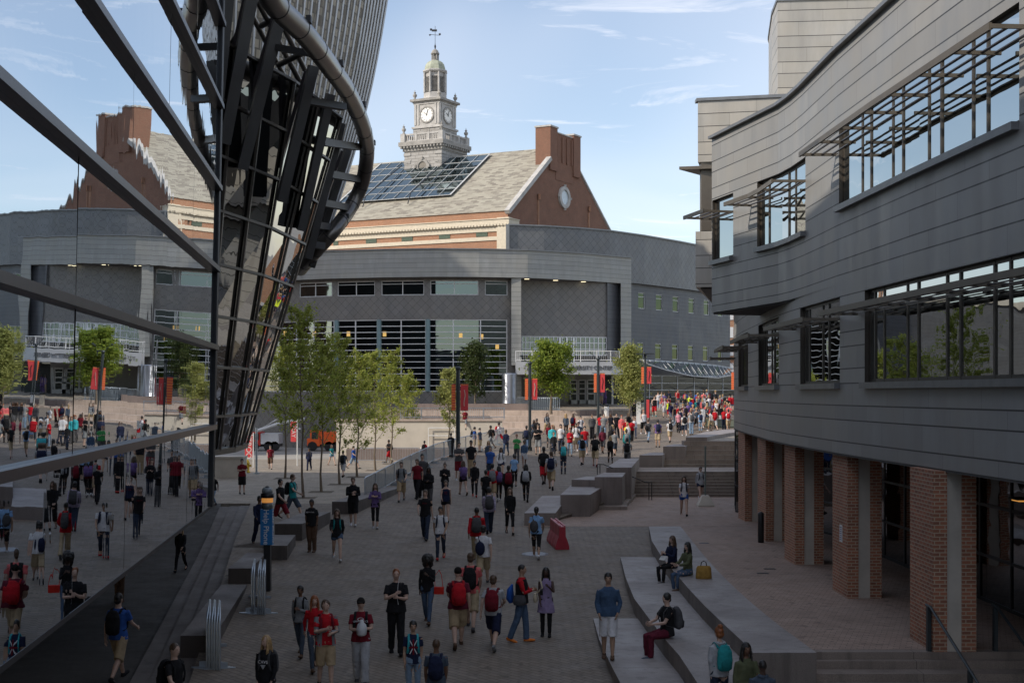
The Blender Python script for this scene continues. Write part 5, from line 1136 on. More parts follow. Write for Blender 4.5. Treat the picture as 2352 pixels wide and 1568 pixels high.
# ---------------- trees ----------------
def leaf(mb, c, s, m=0):
    a = Vector((random.gauss(0, 1), random.gauss(0, 1), random.gauss(0, 1))).normalized(); b = a.orthogonal().normalized(); c2 = a.cross(b)
    i = len(mb.v); k = s*random.uniform(.6, 1.25); mb.v += [tuple(c-b*k*.5), tuple(c+c2*k*.45), tuple(c+b*k*.7), tuple(c-c2*k*.45)]; mb.f.append((i, i+1, i+2, i+3)); mb.m.append(m); mb.uv.append(((0, 0), (1, 0), (1, 1), (0, 1))); mb.sm.append(False)
def tree(lab, X, Y, z, H, cb, rad, style, n, mat, ls=.10, tr=.07, grp='young trees', lean=0):
    rnd = random.Random(hash((round(X, 2), round(Y, 2))) & 0xffff); random.seed(int(X*100)+int(Y*10)); t = thing('tree', lab, 'tree', (X, Y, z), grp)
    w = MB(); tp = [V(X, Y, z)]; 
    for i in range(1, 9): tp.append(V(X+lean*H*i/8+.05*math.sin(i*1.7+X), Y+.05*math.cos(i*2.1), z+H*.93*i/8))
    w.tube(tp, [tr*1.35]+[tr*(1-i/9.5) for i in range(1, 9)], 8); lf = MB()
    def trunk(f): i = min(7, int(f*8)); return lerp(tp[i], tp[i+1], f*8-i)
    nb = 30 if style == 'ginkgo' else 34; per = max(4, n//nb)
    for k in range(nb):
        f = cb+(1-cb)*((k+.3)/nb)**.85*.96; base = trunk(min(.98, f)); a = k*2.4+random.uniform(-.5, .5)
        prof = {'ginkgo': (1-.72*((f-cb)/(1-cb)))*(.55+.45*min(1, (f-cb)/.12)), 'round': math.sqrt(max(.03, 1-((f-cb)/(1-cb)*2-.85)**2/1.35)), 'cone': (1-.82*((f-cb)/(1-cb)))*(.6+.4*min(1, (f-cb)/.1))}[style]
        ln = rad*prof*random.uniform(.75, 1.2); el = {'ginkgo': random.uniform(.5, 1.15), 'round': random.uniform(.15, .8), 'cone': random.uniform(.3, .9)}[style]
        d = V(math.cos(a)*math.cos(el), math.sin(a)*math.cos(el), math.sin(el)); ln2 = ln/max(.45, math.cos(el))
        if base.z+d.z*ln2 > z+H: ln2 = max(.2, (z+H-base.z)/max(.1, d.z))
        mid = base+d*ln2*.5+V(0, 0, -.04*ln2); end = base+d*ln2+V(0, 0, .10*ln2)
        w.tube([base, mid, end], [tr*.38*(1-f*.5), tr*.22*(1-f*.5), .006], 5)
        for s2 in range(3):
            q = lerp(base, end, random.uniform(.35, .8)); e2 = q+Vector((random.gauss(0, .5), random.gauss(0, .5), random.uniform(.1, .7)))*ln*.45; w.tube([q, e2], [tr*.12, .004], 4)
            for _ in range(per//5): c = lerp(q, e2, random.random()**.7); leaf(lf, c+Vector((random.gauss(0, 1), random.gauss(0, 1), random.gauss(0, 1)))*(.07 if style == 'ginkgo' else .16), ls)
        for _ in range(per*2//5):
            u = random.random()**.6; c = lerp(lerp(base, mid, u), lerp(mid, end, u), u); sp = (.10+.05*ln) if style == 'ginkgo' else .26*rad**.5; leaf(lf, c+Vector((random.gauss(0, 1), random.gauss(0, 1), random.gauss(0, .8)))*sp, ls)
    w.build('trunk', M['bark'], t); lf.build('crown', M[mat], t); return t
GT = [(655, 1098, 775, 'leftmost young ginkgo tree, right next to the leaning glass'), (697, 1143, 690, 'tallest young ginkgo, in front of the glass wall at left'), (738, 1129, 772, 'young ginkgo just right of the tallest one'), (780, 1112, 760, 'young ginkgo with an upright pointed top, fourth from left'),
      (820, 1095, 800, 'young ginkgo above the orange truck, fifth from left'), (862, 1080, 788, 'bushy yellow green ginkgo with a forked top, sixth from left'), (899, 1065, 792, 'slim yellow green ginkgo, seventh from left'), (937, 1052, 850, 'smallest ginkgo, rightmost of the row behind the barriers')]
for i, (x, yb, yt, l) in enumerate(GT):
    Y = 5.05*FP/(yb-HY); X = (x-CX)/FP*Y; H = (yb-yt)*Y/FP; tree(l, X, Y, .7, H, .30 if i < 3 else .22, (1.8, 2.1, 1.7, 1.6, 1.6, 1.8, 1.6, 1.5)[i], 'ginkgo', 5200 if i != 1 else 6200, 'leafG', .10, .06, 'row of young ginkgo trees', (.01, -.02, .01, 0, .015, -.01, .01, 0)[i])
    mb = MB(); mb.box(X-.6, X+.6, Y-.6, Y+.6, .69, .708); struct(mb.build('tree_pit', M['soil']))
Y = 92; tree('airy yellow green tree left of the nearest lamp post', (1032-CX)/FP*Y, Y, .7, (1058-828)*Y/FP, .33, 1.5, 'ginkgo', 5200, 'leafY', .12, .07)
tree('dark slim tree right of the nearest lamp post, against the glass wall', (1092-CX)/FP*110, 110, 4.7, 5.7, .12, 1.25, 'round', 5000, 'leafD', .15, .07)
tree('round bright green tree in front of the canopy', (1266-CX)/FP*106, 106, 4.0, 5.9, .28, 1.95, 'round', 15000, 'leafB', .15, .10)
Y = 101; tree('slender pale green tree by the white pillar, right of the entrance', (1447-CX)/FP*Y, Y, ramp(Y), (966-778)*Y/FP, .22, 1.55, 'cone', 13000, 'leafY', .13, .07)
# ---------------- people ----------------
def remesh(mb, vox, it=4, name='m'):
    me = mb.mesh(name); o = bpy.data.objects.new('tmp', me); TMP.collection.objects.link(o)
    r_ = o.modifiers.new('r', 'REMESH'); r_.mode = 'VOXEL'; r_.voxel_size = vox; r_.use_smooth_shade = True
    if it: s_ = o.modifiers.new('s', 'SMOOTH'); s_.factor = .5; s_.iterations = it
    TMP.view_layers[0].update(); dg = TMP.view_layers[0].depsgraph; m2 = bpy.data.meshes.new_from_object(o.evaluated_get(dg)); bpy.data.objects.remove(o); bpy.data.meshes.remove(me)
    m2.name = name; m2.materials.clear(); m2.materials.append(None)
    for p in m2.polygons: p.use_smooth = True; p.material_index = 0
    return m2
def wrinkle(me, amp, sc, seed):
    for v in me.vertices:
        n_ = noise.noise(v.co*sc+V(seed, seed*2, 0)); m_ = noise.noise(v.co*sc*2.3+V(seed, 0, seed)); v.co += v.normal*amp*(n_+.5*m_)
POSE = {  # thigh L, knee L, thigh R, knee R, arm L, arm R  (arm: flex, abduct, elbow, inward)
 'walkA': (28, 6, -18, 22, (-22, 9, 12, 0), (26, 9, 24, 8)), 'walkB': (-20, 26, 26, 8, (24, 9, 26, 8), (-20, 9, 12, 0)),
 'strideA': (34, 10, -24, 30, (-28, 10, 18, 0), (30, 10, 30, 10)), 'stand': (3, 2, -3, 3, (2, 9, 14, 4), (-2, 9, 12, 4)),
 'phone': (4, 3, -4, 5, (18, 10, 98, 32), (4, 9, 14, 4)), 'phoneW': (22, 5, -16, 18, (20, 10, 96, 30), (-14, 9, 16, 0)),
 'hands': (14, 4, -10, 12, (14, 9, 78, 42), (22, 8, 92, 50)), 'strap': (-16, 20, 22, 6, (28, 14, 128, 30), (-12, 9, 14, 0)),
 'pocket': (6, 3, -4, 4, (-10, 13, 36, 16), (-6, 12, 32, 18)), 'crossed': (10, 4, -8, 10, (30, 14, 88, 62), (26, 14, 90, 62)),
 'sit': (86, 84, 80, 86, (32, 8, 48, 28), (34, 8, 46, 28)), 'sitread': (84, 80, 78, 84, (30, 8, 88, 30), (26, 8, 80, 30))}
def skel(pose, fem, jit=None):
    tl, kl, tr_, kr, aL, aR = POSE[pose]; J = {}
    if jit is not None:
        q = random.Random(jit); g = lambda k: q.uniform(-k, k); tl += g(4); kl = max(2, kl+g(5)); tr_ += g(4); kr = max(2, kr+g(5)); aL = (aL[0]+g(9), aL[1]+g(4), max(4, aL[2]+g(12)), aL[3]+g(8)); aR = (aR[0]+g(9), aR[1]+g(4), max(4, aR[2]+g(12)), aR[3]+g(8))
    hw = .088 if not fem else .092; J['hip'] = V(0, 0, .93)
    for s, t, k, n_ in ((1, tl, kl, 'L'), (-1, tr_, kr, 'R')):
        h = V(s*hw, 0, .90); d = lambda a: V(0, -math.sin(R(a)), -math.cos(R(a)))
        kn = h+d(t)*.43+V(s*(.0 if pose[:3] != 'sit' else .05), 0, 0); an = kn+d(t-k)*.40; J['h'+n_], J['k'+n_], J['a'+n_] = h, kn, an; J['f'+n_] = max(-35, min(12, (t-k)*.9))
    sw = .172 if not fem else .150
    for s, (f, ab, e, inn), n_ in ((1, aL, 'L'), (-1, aR, 'R')):
        sh = V(s*sw, 0, 1.392); u = V(s*math.sin(R(ab)), -math.sin(R(f))*math.cos(R(ab)), -math.cos(R(f))*math.cos(R(ab))); el = sh+u*.285
        fw = V(-s*math.sin(R(inn)), -math.sin(R(f+e))*math.cos(R(inn)), -math.cos(R(f+e))*math.cos(R(inn))); J['s'+n_], J['e'+n_], J['w'+n_], J['d'+n_] = sh, el, el+fw*.245, fw
    return J
def shift_mesh(me, dz):
    for v in me.vertices: v.co.z += dz
def body_mesh(J, fem, bulk, vox, det, turn=0):
    mb = MB(); b = bulk
    tor = [(.84, .13, .10), (.90, .165, .118), (.97, .158, .115), (1.06, .138, .104), (1.16, .142, .108), (1.26, .158, .112), (1.34, .165, .108), (1.40, .142, .09), (1.445, .092, .068), (1.475, .058, .058), (1.54, .053, .056)]
    if fem: tor = [(.84, .13, .10), (.90, .172, .122), (.97, .158, .112), (1.07, .122, .090), (1.16, .125, .095), (1.26, .138, .118), (1.34, .142, .100), (1.40, .132, .082), (1.445, .088, .062), (1.475, .047, .048), (1.54, .043, .046)]
    mb.tube([V(0, 0, z) for z, _, _ in tor], [(rx*(b if z < 1.42 else 1), ry*(b if z < 1.42 else 1)) for z, rx, ry in tor], 14)
    hc = V(0, -.012, 1.635); mb.ell(hc, (.074, .093, .115), 14, 10); mb.ell(hc+V(0, -.022, -.062), (.052, .062, .052), 10, 7)
    ct_, st_ = math.cos(turn), math.sin(turn); rt = lambda p: V(p.x*ct_-p.y*st_, p.x*st_+p.y*ct_, p.z)
    mb.ell(hc+rt(V(0, -.094, -.018)), (.013, .018, .022), 8, 6)
    for s in (-1, 1): mb.ell(hc+rt(V(s*.074, .008, -.008)), (.010, .018, .030), 8, 6); mb.ell(hc+rt(V(s*.030, -.080, .020)), (.020, .014, .009), 8, 5)
    mb.ell(hc+rt(V(0, -.088, -.055)), (.024, .014, .010), 8, 5)
    for n_ in 'LR':
        h, k, a = J['h'+n_], J['k'+n_], J['a'+n_]; cf = lerp(k, a, .32)+V(0, .012, 0)
        mb.tube([h+V(0, 0, .02), lerp(h, k, .5), k, cf, lerp(k, a, .75), a], [.092*b, .076*b, .056*b, .056*b, .042, .036], 10)
        fa = R(J['f'+n_]); fd = V(0, -math.cos(fa), math.sin(fa)); mb.tube([a+V(0, .03, -.04), a+fd*.05+V(0, 0, -.05), a+fd*.15+V(0, 0, -.06)], [(.034, .04), (.038, .03), (.036, .018)], 8)
        s, e, w = J['s'+n_], J['e'+n_], J['w'+n_]; k_ = 1 if not fem else .86
        mb.tube([s, lerp(s, e, .35), e, lerp(e, w, .3), w], [.054*k_*b, .049*k_*b, .038*k_, .038*k_, .026*k_], 10)
        d = J['d'+n_]; mb.tube([w, w+d*.04, w+d*.085], [(.026*k_, .022*k_), (.018, .040*k_), (.014, .038*k_)], 8)
    me = remesh(mb, vox, 2, 'body')
    if det:      # five separate fingers on each hand
        bm = bmesh.new(); bm.from_mesh(me); fb = MB()
        for n_ in 'LR':
            s = 1 if n_ == 'L' else -1; w, d = J['w'+n_], J['d'+n_]; ax = V(1, 0, 0); ax = (ax-d*ax.dot(d)).normalized(); acr = d.cross(ax).normalized(); cu = -ax*s
            for i, L in enumerate((.066, .076, .072, .056)):
                o = w+d*.080+acr*(.027-.018*i); fb.tube([o, o+d*L*.5+cu*.006, o+d*L*.85+cu*.025], [.0095, .0088, .0065], 6)
            o = w+d*.03+acr*.030; fb.tube([o, o+d*.03+acr*.02+cu*.012, o+d*.062+acr*.024+cu*.02], [.012, .010, .0075], 6)
        fm = fb.mesh('f')
        for p in fm.polygons: p.use_smooth = True
        bm.from_mesh(fm); bm.to_mesh(me); bm.free(); bpy.data.meshes.remove(fm)
    return me
def top_mesh(J, fem, bulk, vox, kind, seed=0):
    """kind: tee, long, hoodie, tank, dress, jacket"""
    mb = MB(); b = bulk; e = .016 if kind != 'hoodie' else .026; hem = {'tee': .86, 'long': .86, 'hoodie': .84, 'tank': .88, 'dress': .62, 'jacket': .82}[kind]
    wid = .148 if fem else .172
    rg = [(hem, wid+.018+e, .125+e), (.97, wid+e, .117+e), (1.07, (.135 if not fem else .125)+e+.012, .106+e), (1.17, (.145 if not fem else .128)+e, .108+e), (1.27, (.160 if not fem else .139)+e, .114+e), (1.35, (.168 if not fem else .143)+e, .107+e), (1.405, (.140 if not fem else .118)+e, .086+e), (1.445, .092+e*.6, .068+e*.6), (1.468, .064+e*.5, .062+e*.5)]
    if kind == 'dress': rg = [(.60, .23, .17), (.75, .21, .16), (.90, .185, .14)]+rg[1:]
    if kind == 'tank': rg = rg[:-3]+[(1.40, .10, .09)]
    mb.tube([V(0, 0, z) for z, _, _ in rg], [(x*b, y*b) for _, x, y in rg], 16)
    for n_ in 'LR':
        s, el, w = J['s'+n_], J['e'+n_], J['w'+n_]; k_ = (1 if not fem else .88)*b
        if kind == 'tee': mb.tube([s+V(0, 0, .012), lerp(s, el, .4), lerp(s, el, .66)], [.054*k_, .058*k_, .062*k_], 10)
        elif kind in ('long', 'hoodie', 'jacket'): x = .004 if kind == 'long' else .013; mb.tube([s+V(0, 0, .002), lerp(s, el, .5), el, lerp(el, w, .5), w-(w-el)*.06], [(.056+x)*k_, (.052+x)*k_, (.044+x)*k_, (.040+x)*k_, (.031+x)*k_], 10)
    if kind == 'hoodie': mb.tube([V(-.075, .03, 1.465), V(-.06, .085, 1.455), V(0, .105, 1.45), V(.06, .085, 1.455), V(.075, .03, 1.465)], .034, 8)
    me = remesh(mb, vox, 2, 'top'); wrinkle(me, .011, 8, seed); return me
def bot_mesh(J, fem, bulk, vox, kind, seed=0):
    """kind: trousers, slim, shorts, minishorts, skirt, capri, baggy"""
    mb = MB(); b = bulk; pr = {'trousers': (.100, .078, .072, .070, 1), 'slim': (.094, .064, .060, .046, 1), 'capri': (.094, .064, .060, .05, .55), 'shorts': (.108, .105, 0, 0, 0), 'minishorts': (.103, .10, 0, 0, -.5), 'skirt': (.1, .1, 0, 0, -.4), 'baggy': (.108, .092, .088, .086, 1)}[kind]
    hw = .150 if not fem else .158
    mb.tube([V(0, 0, z) for z in (.845, .90, .96, 1.02)], [((hw+.012)*b, .125*b), ((hw+.026)*b, .133*b), ((hw+.02)*b, .127*b), (hw*b, .118*b)], 14)
    if kind == 'skirt': mb.tube([V(0, 0, .95), V(0, -.01, .78), V(0, -.01, .60)], [(.18, .135), (.20, .16), (.22, .18)], 14)
    else:
        for n_ in 'LR':
            h, k, a = J['h'+n_], J['k'+n_], J['a'+n_]; P0 = h+V(0, 0, .02)
            if pr[4] == 1: mb.tube([P0, lerp(h, k, .55), k, lerp(k, a, .5), a+V(0, .0, -.035 if kind != 'slim' else 0)], [pr[0]*b, (pr[0]*.45+pr[1]*.55)*b, pr[1]*b, pr[2], pr[3]], 10)
            elif kind == 'capri': mb.tube([P0, lerp(h, k, .55), k, lerp(k, a, .5)], [pr[0]*b, .08*b, pr[1]*b, pr[2]], 10)
            elif kind == 'shorts': mb.tube([P0, lerp(h, k, .5), lerp(h, k, 1.0), k+(a-k)*.06], [pr[0]*b, .104*b, .100*b, .104*b], 10)
            else: mb.tube([P0, lerp(h, k, .35)], [pr[0]*b, .104*b], 10)
    me = remesh(mb, vox, 2, 'bottom'); wrinkle(me, .009, 9, seed+3); return me
def shoe_mesh(J, sd_):
    mb = MB()
    for n_ in sd_:
        a = J['a'+n_]; fa = R(J['f'+n_]); fd = V(0, -math.cos(fa), math.sin(fa)); up = V(0, math.sin(fa), math.cos(fa)); o = a-up*.055
        mb.tube([o-fd*.062+up*.01, o-fd*.03, o+fd*.05, o+fd*.13, o+fd*.185, o+fd*.205], [(.025, .028), (.040, .046), (.043, .040), (.048, .030), (.038, .024), (.015, .014)], 10); mb.tube([a-up*.05, a-up*.005], [(.042, .05), (.040, .044)], 8)
    me = mb.mesh('shoe'); me.materials.append(None); return me
def hair_mesh(kind, fem):
    mb = MB(); h = V(0, -.012, 1.635)
    if kind != 'bald':
        mb.ell(h+V(0, .010, .022), (.083, .099, .104), 14, 10); mb.ell(h+V(0, .045, -.02), (.076, .065, .085), 12, 8)
    if kind == 'buzz': mb = MB(); mb.ell(h+V(0, .008, .016), (.078, .094, .105), 14, 10)
    if kind == 'long':
        mb.tube([h+V(0, .05, .05), h+V(0, .072, -.08), h+V(0, .085, -.2), h+V(0, .09, -.33)], [(.075, .045), (.092, .045), (.10, .04), (.07, .025)], 12)
        for s in (-1, 1): mb.tube([h+V(s*.065, .0, .05), h+V(s*.085, -.005, -.06), h+V(s*.09, -.03, -.19), h+V(s*.08, -.05, -.27)], [(.025, .05), (.026, .045), (.026, .035), (.015, .02)], 8)
    if kind == 'pony': mb.ell(h+V(0, .105, .03), (.035, .035, .035), 8, 6); mb.tube([h+V(0, .11, .03), h+V(0, .14, -.06), h+V(0, .12, -.19)], [.03, .034, .012], 8)
    if kind == 'bun': mb.ell(h+V(0, .05, .12), (.05, .05, .045), 10, 7)
    if kind == 'afro': mb.ell(h+V(0, .03, .03), (.155, .15, .15), 16, 12); mb.ell(h+V(0, .07, -.10), (.15, .10, .10), 12, 8)
    if kind == 'cap':
        mb = MB(); mb.ell(h+V(0, .006, .035), (.087, .104, .092), 14, 9); mb.tube([h+V(0, -.07, .045), h+V(0, -.16, .03)], [(.07, .012), (.05, .006)], 10)
    if kind == 'bald': mb.ell(h+V(0, .004, .014), (.0765, .0935, .104), 12, 8)
    me = remesh(mb, .013 if kind not in ('cap', 'buzz', 'bald') else .011, 2, 'hair'); 
    if kind in ('long', 'afro', 'pony', 'bun', 'short'): wrinkle(me, .008 if kind != 'afro' else .022, 26, 3)
    return me
def pack_mesh(det=True):
    mb = MB(); mb.tube([V(0, .20, .98), V(0, .215, 1.02), V(0, .225, 1.15), V(0, .215, 1.32), V(0, .19, 1.42), V(0, .18, 1.445)], [(.10, .05), (.145, .085), (.155, .095), (.145, .085), (.10, .06), (.05, .03)], 14); me = remesh(mb, .018, 2, 'bag'); wrinkle(me, .006, 12, 5); return me
def pocket_mesh():
    mb = MB(); mb.tube([V(0, .285, 1.0), V(0, .30, 1.03), V(0, .305, 1.14), V(0, .29, 1.2)], [(.07, .03), (.105, .045), (.105, .045), (.06, .02)], 10); me = mb.mesh('pocket'); me.materials.append(None); return me
def strap_mesh(fem):
    mb = MB()
    for s in (-1, 1):
        x = (.105 if not fem else .09)*s; mb.tube([V(x, .14, 1.38), V(x, .06, 1.452), V(x, -.03, 1.456), V(x*1.05, -.115, 1.36), V(x*1.15, -.130, 1.22), V(x*1.35, -.08, 1.08), V(x*1.45, .08, 1.04)], [(.026, .008)]*7, 6)
    me = mb.mesh('straps'); me.materials.append(None); return me
_pc = {}
def cached(key, fn):
    if key not in _pc: _pc[key] = fn()
    return _pc[key]
def fit(me, key):
    return me
def attach(name, me, mat, par):
    o = bpy.data.objects.new(name, me); COL.objects.link(o); o.parent = par
    if len(me.materials) == 0: me.materials.append(None)
    o.material_slots[0].link = 'OBJECT'; o.material_slots[0].material = mat; return o
SK_ = {'w': (.50, .335, .26), 't': (.38, .24, .165), 'b': (.15, .078, .048), 'd': (.07, .038, .027)}
HR = {'bl': (.012, .010, .009), 'br': (.07, .04, .022), 'bd': (.34, .22, .10), 'rd': (.22, .07, .02), 'gr': (.2, .19, .18)}
C = dict(black=(.014, .014, .016), white=(.62, .62, .64), grey=(.20, .21, .22), lgrey=(.38, .39, .41), dgrey=(.07, .07, .075), red=(.42, .012, .02), dred=(.16, .012, .022), maroon=(.11, .015, .03), coral=(.60, .13, .13), blue=(.03, .09, .32), lblue=(.22, .38, .62), navy=(.015, .02, .05), teal=(.02, .24, .25), turq=(.05, .40, .45),
         purple=(.14, .09, .24), lilac=(.28, .22, .36), green=(.05, .26, .08), khaki=(.38, .29, .18), tan=(.40, .32, .21), olive=(.10, .11, .06), brown=(.10, .06, .04), jeans=(.07, .11, .18), ljeans=(.20, .28, .38), dj=(.025, .035, .06), cream=(.60, .52, .38), yellow=(.70, .62, .05), lime=(.6, .75, .05), pink=(.60, .25, .30), orange=(.7, .2, .04), denim=(.05, .09, .16), slate=(.06, .08, .11))
CN = dict(lgrey='light grey', dgrey='dark grey', dred='dark red', lblue='light blue', turq='turquoise', lilac='lilac', dj='dark denim', ljeans='light blue denim', jeans='blue denim', denim='denim blue', bl='black')
TN = dict(tee='T-shirt', long='long-sleeved top', hoodie='hooded top', tank='vest top', dress='dress', jacket='jacket')
BN = dict(trousers='trousers', slim='slim trousers', shorts='shorts', minishorts='short shorts', skirt='skirt', capri='cropped leggings', baggy='baggy trousers')
HN = dict(bl='black', br='brown', bd='blond', rd='red', gr='grey')
labels_used = {}
def person(px, py, hp, face, sex, sk, hk, hc, tk_, tcol, bk, bcol, shoe='black', pose='walkA', bag=None, bulk=1.0, det=0, label=None, where='', pat=None, grp=None, world=None, turn=0, hscale=None):
    fem = sex == 'f'
    if world: X, Y, Z = world
    else: X, Y, Z = ground_hit(px, py)
    H = hscale if hscale else max(1.52, min(1.93, hp*Y/FP)); s = H/1.75; vox = .016 if det else (.022 if Y < 62 else .030)
    jit = int(px*7+py) if (det and not pose.startswith('sit') and pose != 'pocket') else (int(px) % 3 if not pose.startswith('sit') else None)
    key = (pose, fem, round(bulk, 2), vox, det, jit)
    J = cached(('J', pose, fem, jit), lambda: skel(pose, fem, jit)); lo = min(J['aL'].z, J['aR'].z)-.085
    sit = pose.startswith('sit')
    cn = lambda c: CN.get(c, c)
    if label is None:
        label = '%s in %s%s %s and %s %s%s%s' % ('person', cn(tcol)+' ', TN[tk_], '', cn(bcol), BN[bk], (', %s hair' % HN[hc]) if hk != 'cap' else ', cap', (', '+where) if where else ''); label = ' '.join(label.split())
    if label in labels_used: labels_used[label] += 1; label = label+(', %s of the two or more alike' % ('farther right' if labels_used[label] == 2 else 'number %d' % labels_used[label]))
    labels_used[label] = 1
    t = thing('person', label, 'person', (X, Y, Z-(lo*s if not sit else 0)), grp, R(face)); t.scale = (s, s, s)
    kx = (det, round(turn, 2)) if turn else det
    attach('body', cached(('b', kx)+key, lambda: body_mesh(J, fem, bulk, max(vox, .015), det, turn)), skinm(SK_[sk]), t)
    attach('shirt' if tk_ != 'dress' else 'dress', cached(('t', tk_)+key, lambda: top_mesh(J, fem, bulk, vox, tk_, random.random()*9)), cloth(C[tcol], pat), t)
    attach(bk if bk not in ('slim', 'baggy', 'capri', 'minishorts') else {'slim': 'trousers', 'baggy': 'trousers', 'capri': 'leggings', 'minishorts': 'shorts'}[bk], cached(('o', bk)+key, lambda: bot_mesh(J, fem, bulk, vox, bk, random.random()*9)), cloth(C[bcol]), t)
    for sd_ in 'LR': attach('shoe', cached(('s', pose, fem, jit, sd_), lambda: shoe_mesh(J, sd_)), cloth(C[shoe]), t)
    ho = attach('hair' if hk != 'cap' else 'cap', cached(('h', hk), lambda: hair_mesh(hk, fem)), hairm(HR[hc]) if hk != 'cap' else cloth(HR[hc]), t); ho.rotation_euler.z = turn
    if det:
        em = MB()
        for q in (-1, 1): em.ell((q*.030, -.098, 1.646), (.011, .006, .0065), 8, 5)
        em.ell((0, -.101, 1.578), (.021, .006, .006), 8, 5); eo = em.mesh('face'); eo.materials.append(None); e_ = attach('facial_features', eo, hairm((.05, .02, .018)), t); e_.rotation_euler.z = turn
    if bag:
        nm, bc = bag
        lb = {'pack': '%s backpack worn by the %s' % (cn(bc), label[0].lower()+label[1:]), 'tote': '%s shoulder bag carried by the %s' % (cn(bc), label), 'sling': '%s sling bag on the back of the %s' % (cn(bc), label), 'mess': '%s messenger bag on the hip of the %s' % (cn(bc), label)}[nm]
        lb = ' '.join(lb.split()[:16]); g = thing('backpack' if nm == 'pack' else 'bag', lb, 'backpack' if nm == 'pack' else 'bag', tuple(t.location), None, R(face)); g.scale = (s*bulk, s*bulk, s)
        if nm == 'pack':
            p1 = attach('bag', cached('pack', pack_mesh), cloth(C[bc]), g); attach('pocket', cached('pocket', pocket_mesh), cloth(scl(C[bc], .7)), g); attach('straps', cached(('straps', fem), lambda: strap_mesh(fem)), cloth(scl(C[bc], .85)), g)
            if bulk > 1: g.scale = (s*1.05, s*bulk*1.03, s)
        else:
            m_ = MB(); sx_ = {'tote': -.27, 'mess': -.24, 'sling': 0}[nm]
            if nm == 'sling': m_.ell((.07, .22, 1.12), (.14, .08, .20), 12, 8)
            else: m_.tube([V(sx_, .0, .86), V(sx_, .0, .92), V(sx_, 0, 1.02), V(sx_, .0, 1.08)], [(.04, .13), (.06, .16), (.055, .15), (.03, .12)], 12)
            me = m_.mesh('bag'); me.materials.append(None); attach('pouch', me, cloth(C[bc]), g); m_ = MB(); x2 = .13 if nm != 'tote' else -.14
            m_.tube([V(sx_, -.10, 1.05), V(x2*.6, -.14, 1.25), V(x2, -.06, 1.44), V(x2, .03, 1.45), V(x2*.6, .13, 1.28), V(sx_, .10, 1.05)], [(.022, .008)]*6, 6); me = m_.mesh('strap'); me.materials.append(None); attach('strap', me, cloth(scl(C[bc], .8)), g)
    return t
def held(t, off, name, lab, cat, fn, mat):
    m_ = MB(); fn(m_); me = m_.mesh(name); me.materials.append(None); g = bpy.data.objects.new(name, me); COL.objects.link(g)
    g.location = t.location+(Matrix.Rotation(t.rotation_euler.z, 3, 'Z') @ V(*off))*t.scale[0]; g.rotation_euler = t.rotation_euler; g.scale = t.scale
    g.material_slots[0].link = 'OBJECT'; g.material_slots[0].material = mat; tag(g, lab, cat); return g
def print_(t, txt, z, size, col, y=-.155, name='chest_print', w=1.0):
    o = text_mesh(txt, size, cloth(C[col]) if col in C else col, name, None, frame4((0, y, z), (1, 0, 0)) @ Matrix.Diagonal((w, 1, 1, 1)), .004); o.parent = t; return o
F, B, L_, R_ = 0, 180, -90, 90   # facing: towards the camera, away, image left, image right
D = 1
p1 = person(272, 1562, 207, B-12, 'm', 'w', 'short', 'bl', 'tee', 'blue', 'shorts', 'khaki', 'black', 'walkA', ('pack', 'black'), 1.0, D, 'man in blue T-shirt and khaki shorts walking away beside the mirrored wall')
p2 = person(400, 1700, 236, 62, 'm', 'w', 'buzz', 'br', 'tee', 'black', 'trousers', 'dgrey', 'black', 'strideA', ('pack', 'black'), 1.0, D, 'man in black T-shirt striding right at the bottom left, arm out')
p3 = person(612, 1668, 208, -14, 'f', 'w', 'long', 'bd', 'hoodie', 'black', 'slim', 'dj', 'black', 'stand', ('pack', 'dgrey'), 1.0, D, 'fair long-haired woman in black lettered sweatshirt, bottom edge, right of the barriers', turn=-.5)
print_(p3, 'CAVS', 1.26, .085, 'white', -.165); m_ = MB(); m_.face([(-.06, -.163, 1.21), (.06, -.163, 1.21), (.0, -.158, 1.12)]); me = m_.mesh('emblem'); me.materials.append(None); attach('emblem', me, cloth(C['lgrey']), p3)
p4 = person(690, 1505, 164, -5, 'f', 'b', 'short', 'bl', 'long', 'grey', 'slim', 'slate', 'brown', 'phoneW', ('pack', 'black'), 1.0, D, 'woman with short dark hair in grey top looking at her phone')
p5 = person(722, 1538, 175, 18, 'f', 'w', 'long', 'rd', 'long', 'red', 'slim', 'slate', 'brown', 'walkB', None, .95, D, 'long reddish-haired woman in red cardigan behind the man in grey jacket')
p6 = person(748, 1580, 203, 20, 'm', 'w', 'short', 'br', 'tee', 'red', 'shorts', 'khaki', 'black', 'hands', ('pack', 'dred'), 1.0, D, 'man with glasses in open grey jacket over red T-shirt, khaki shorts', turn=.5)
def open_jacket(t, J, fem, col):
    mb = MB()
    for s in (-1, 1):
        for i, (z0, z1) in enumerate(((.84, 1.10), (1.10, 1.30), (1.30, 1.44))):
            r0, r1 = (.20, .178, .178, .115)[i], (.20, .178, .178, .115)[i+1]
            for k in range(7):
                a0, a1 = R(-58+k*24), R(-58+(k+1)*24); g = lambda a, r, z: V(s*math.cos(a)*r, math.sin(a)*r*.78, z)
                mb.face([g(a0, r0, z0), g(a1, r0, z0), g(a1, r1, z1), g(a0, r1, z1)], 0, None, True)
    for n_ in 'LR': s, el, w = J['s'+n_], J['e'+n_], J['w'+n_]; mb.tube([s+V(0, 0, .012), lerp(s, el, .5), el, lerp(el, w, .5), w-(w-el)*.06], [.060, .057, .050, .046, .040], 10)
    me = mb.mesh('jacket'); me.materials.append(None); attach('jacket', me, cloth(C[col]), t)
open_jacket(p6, skel('hands', False), False, 'grey')
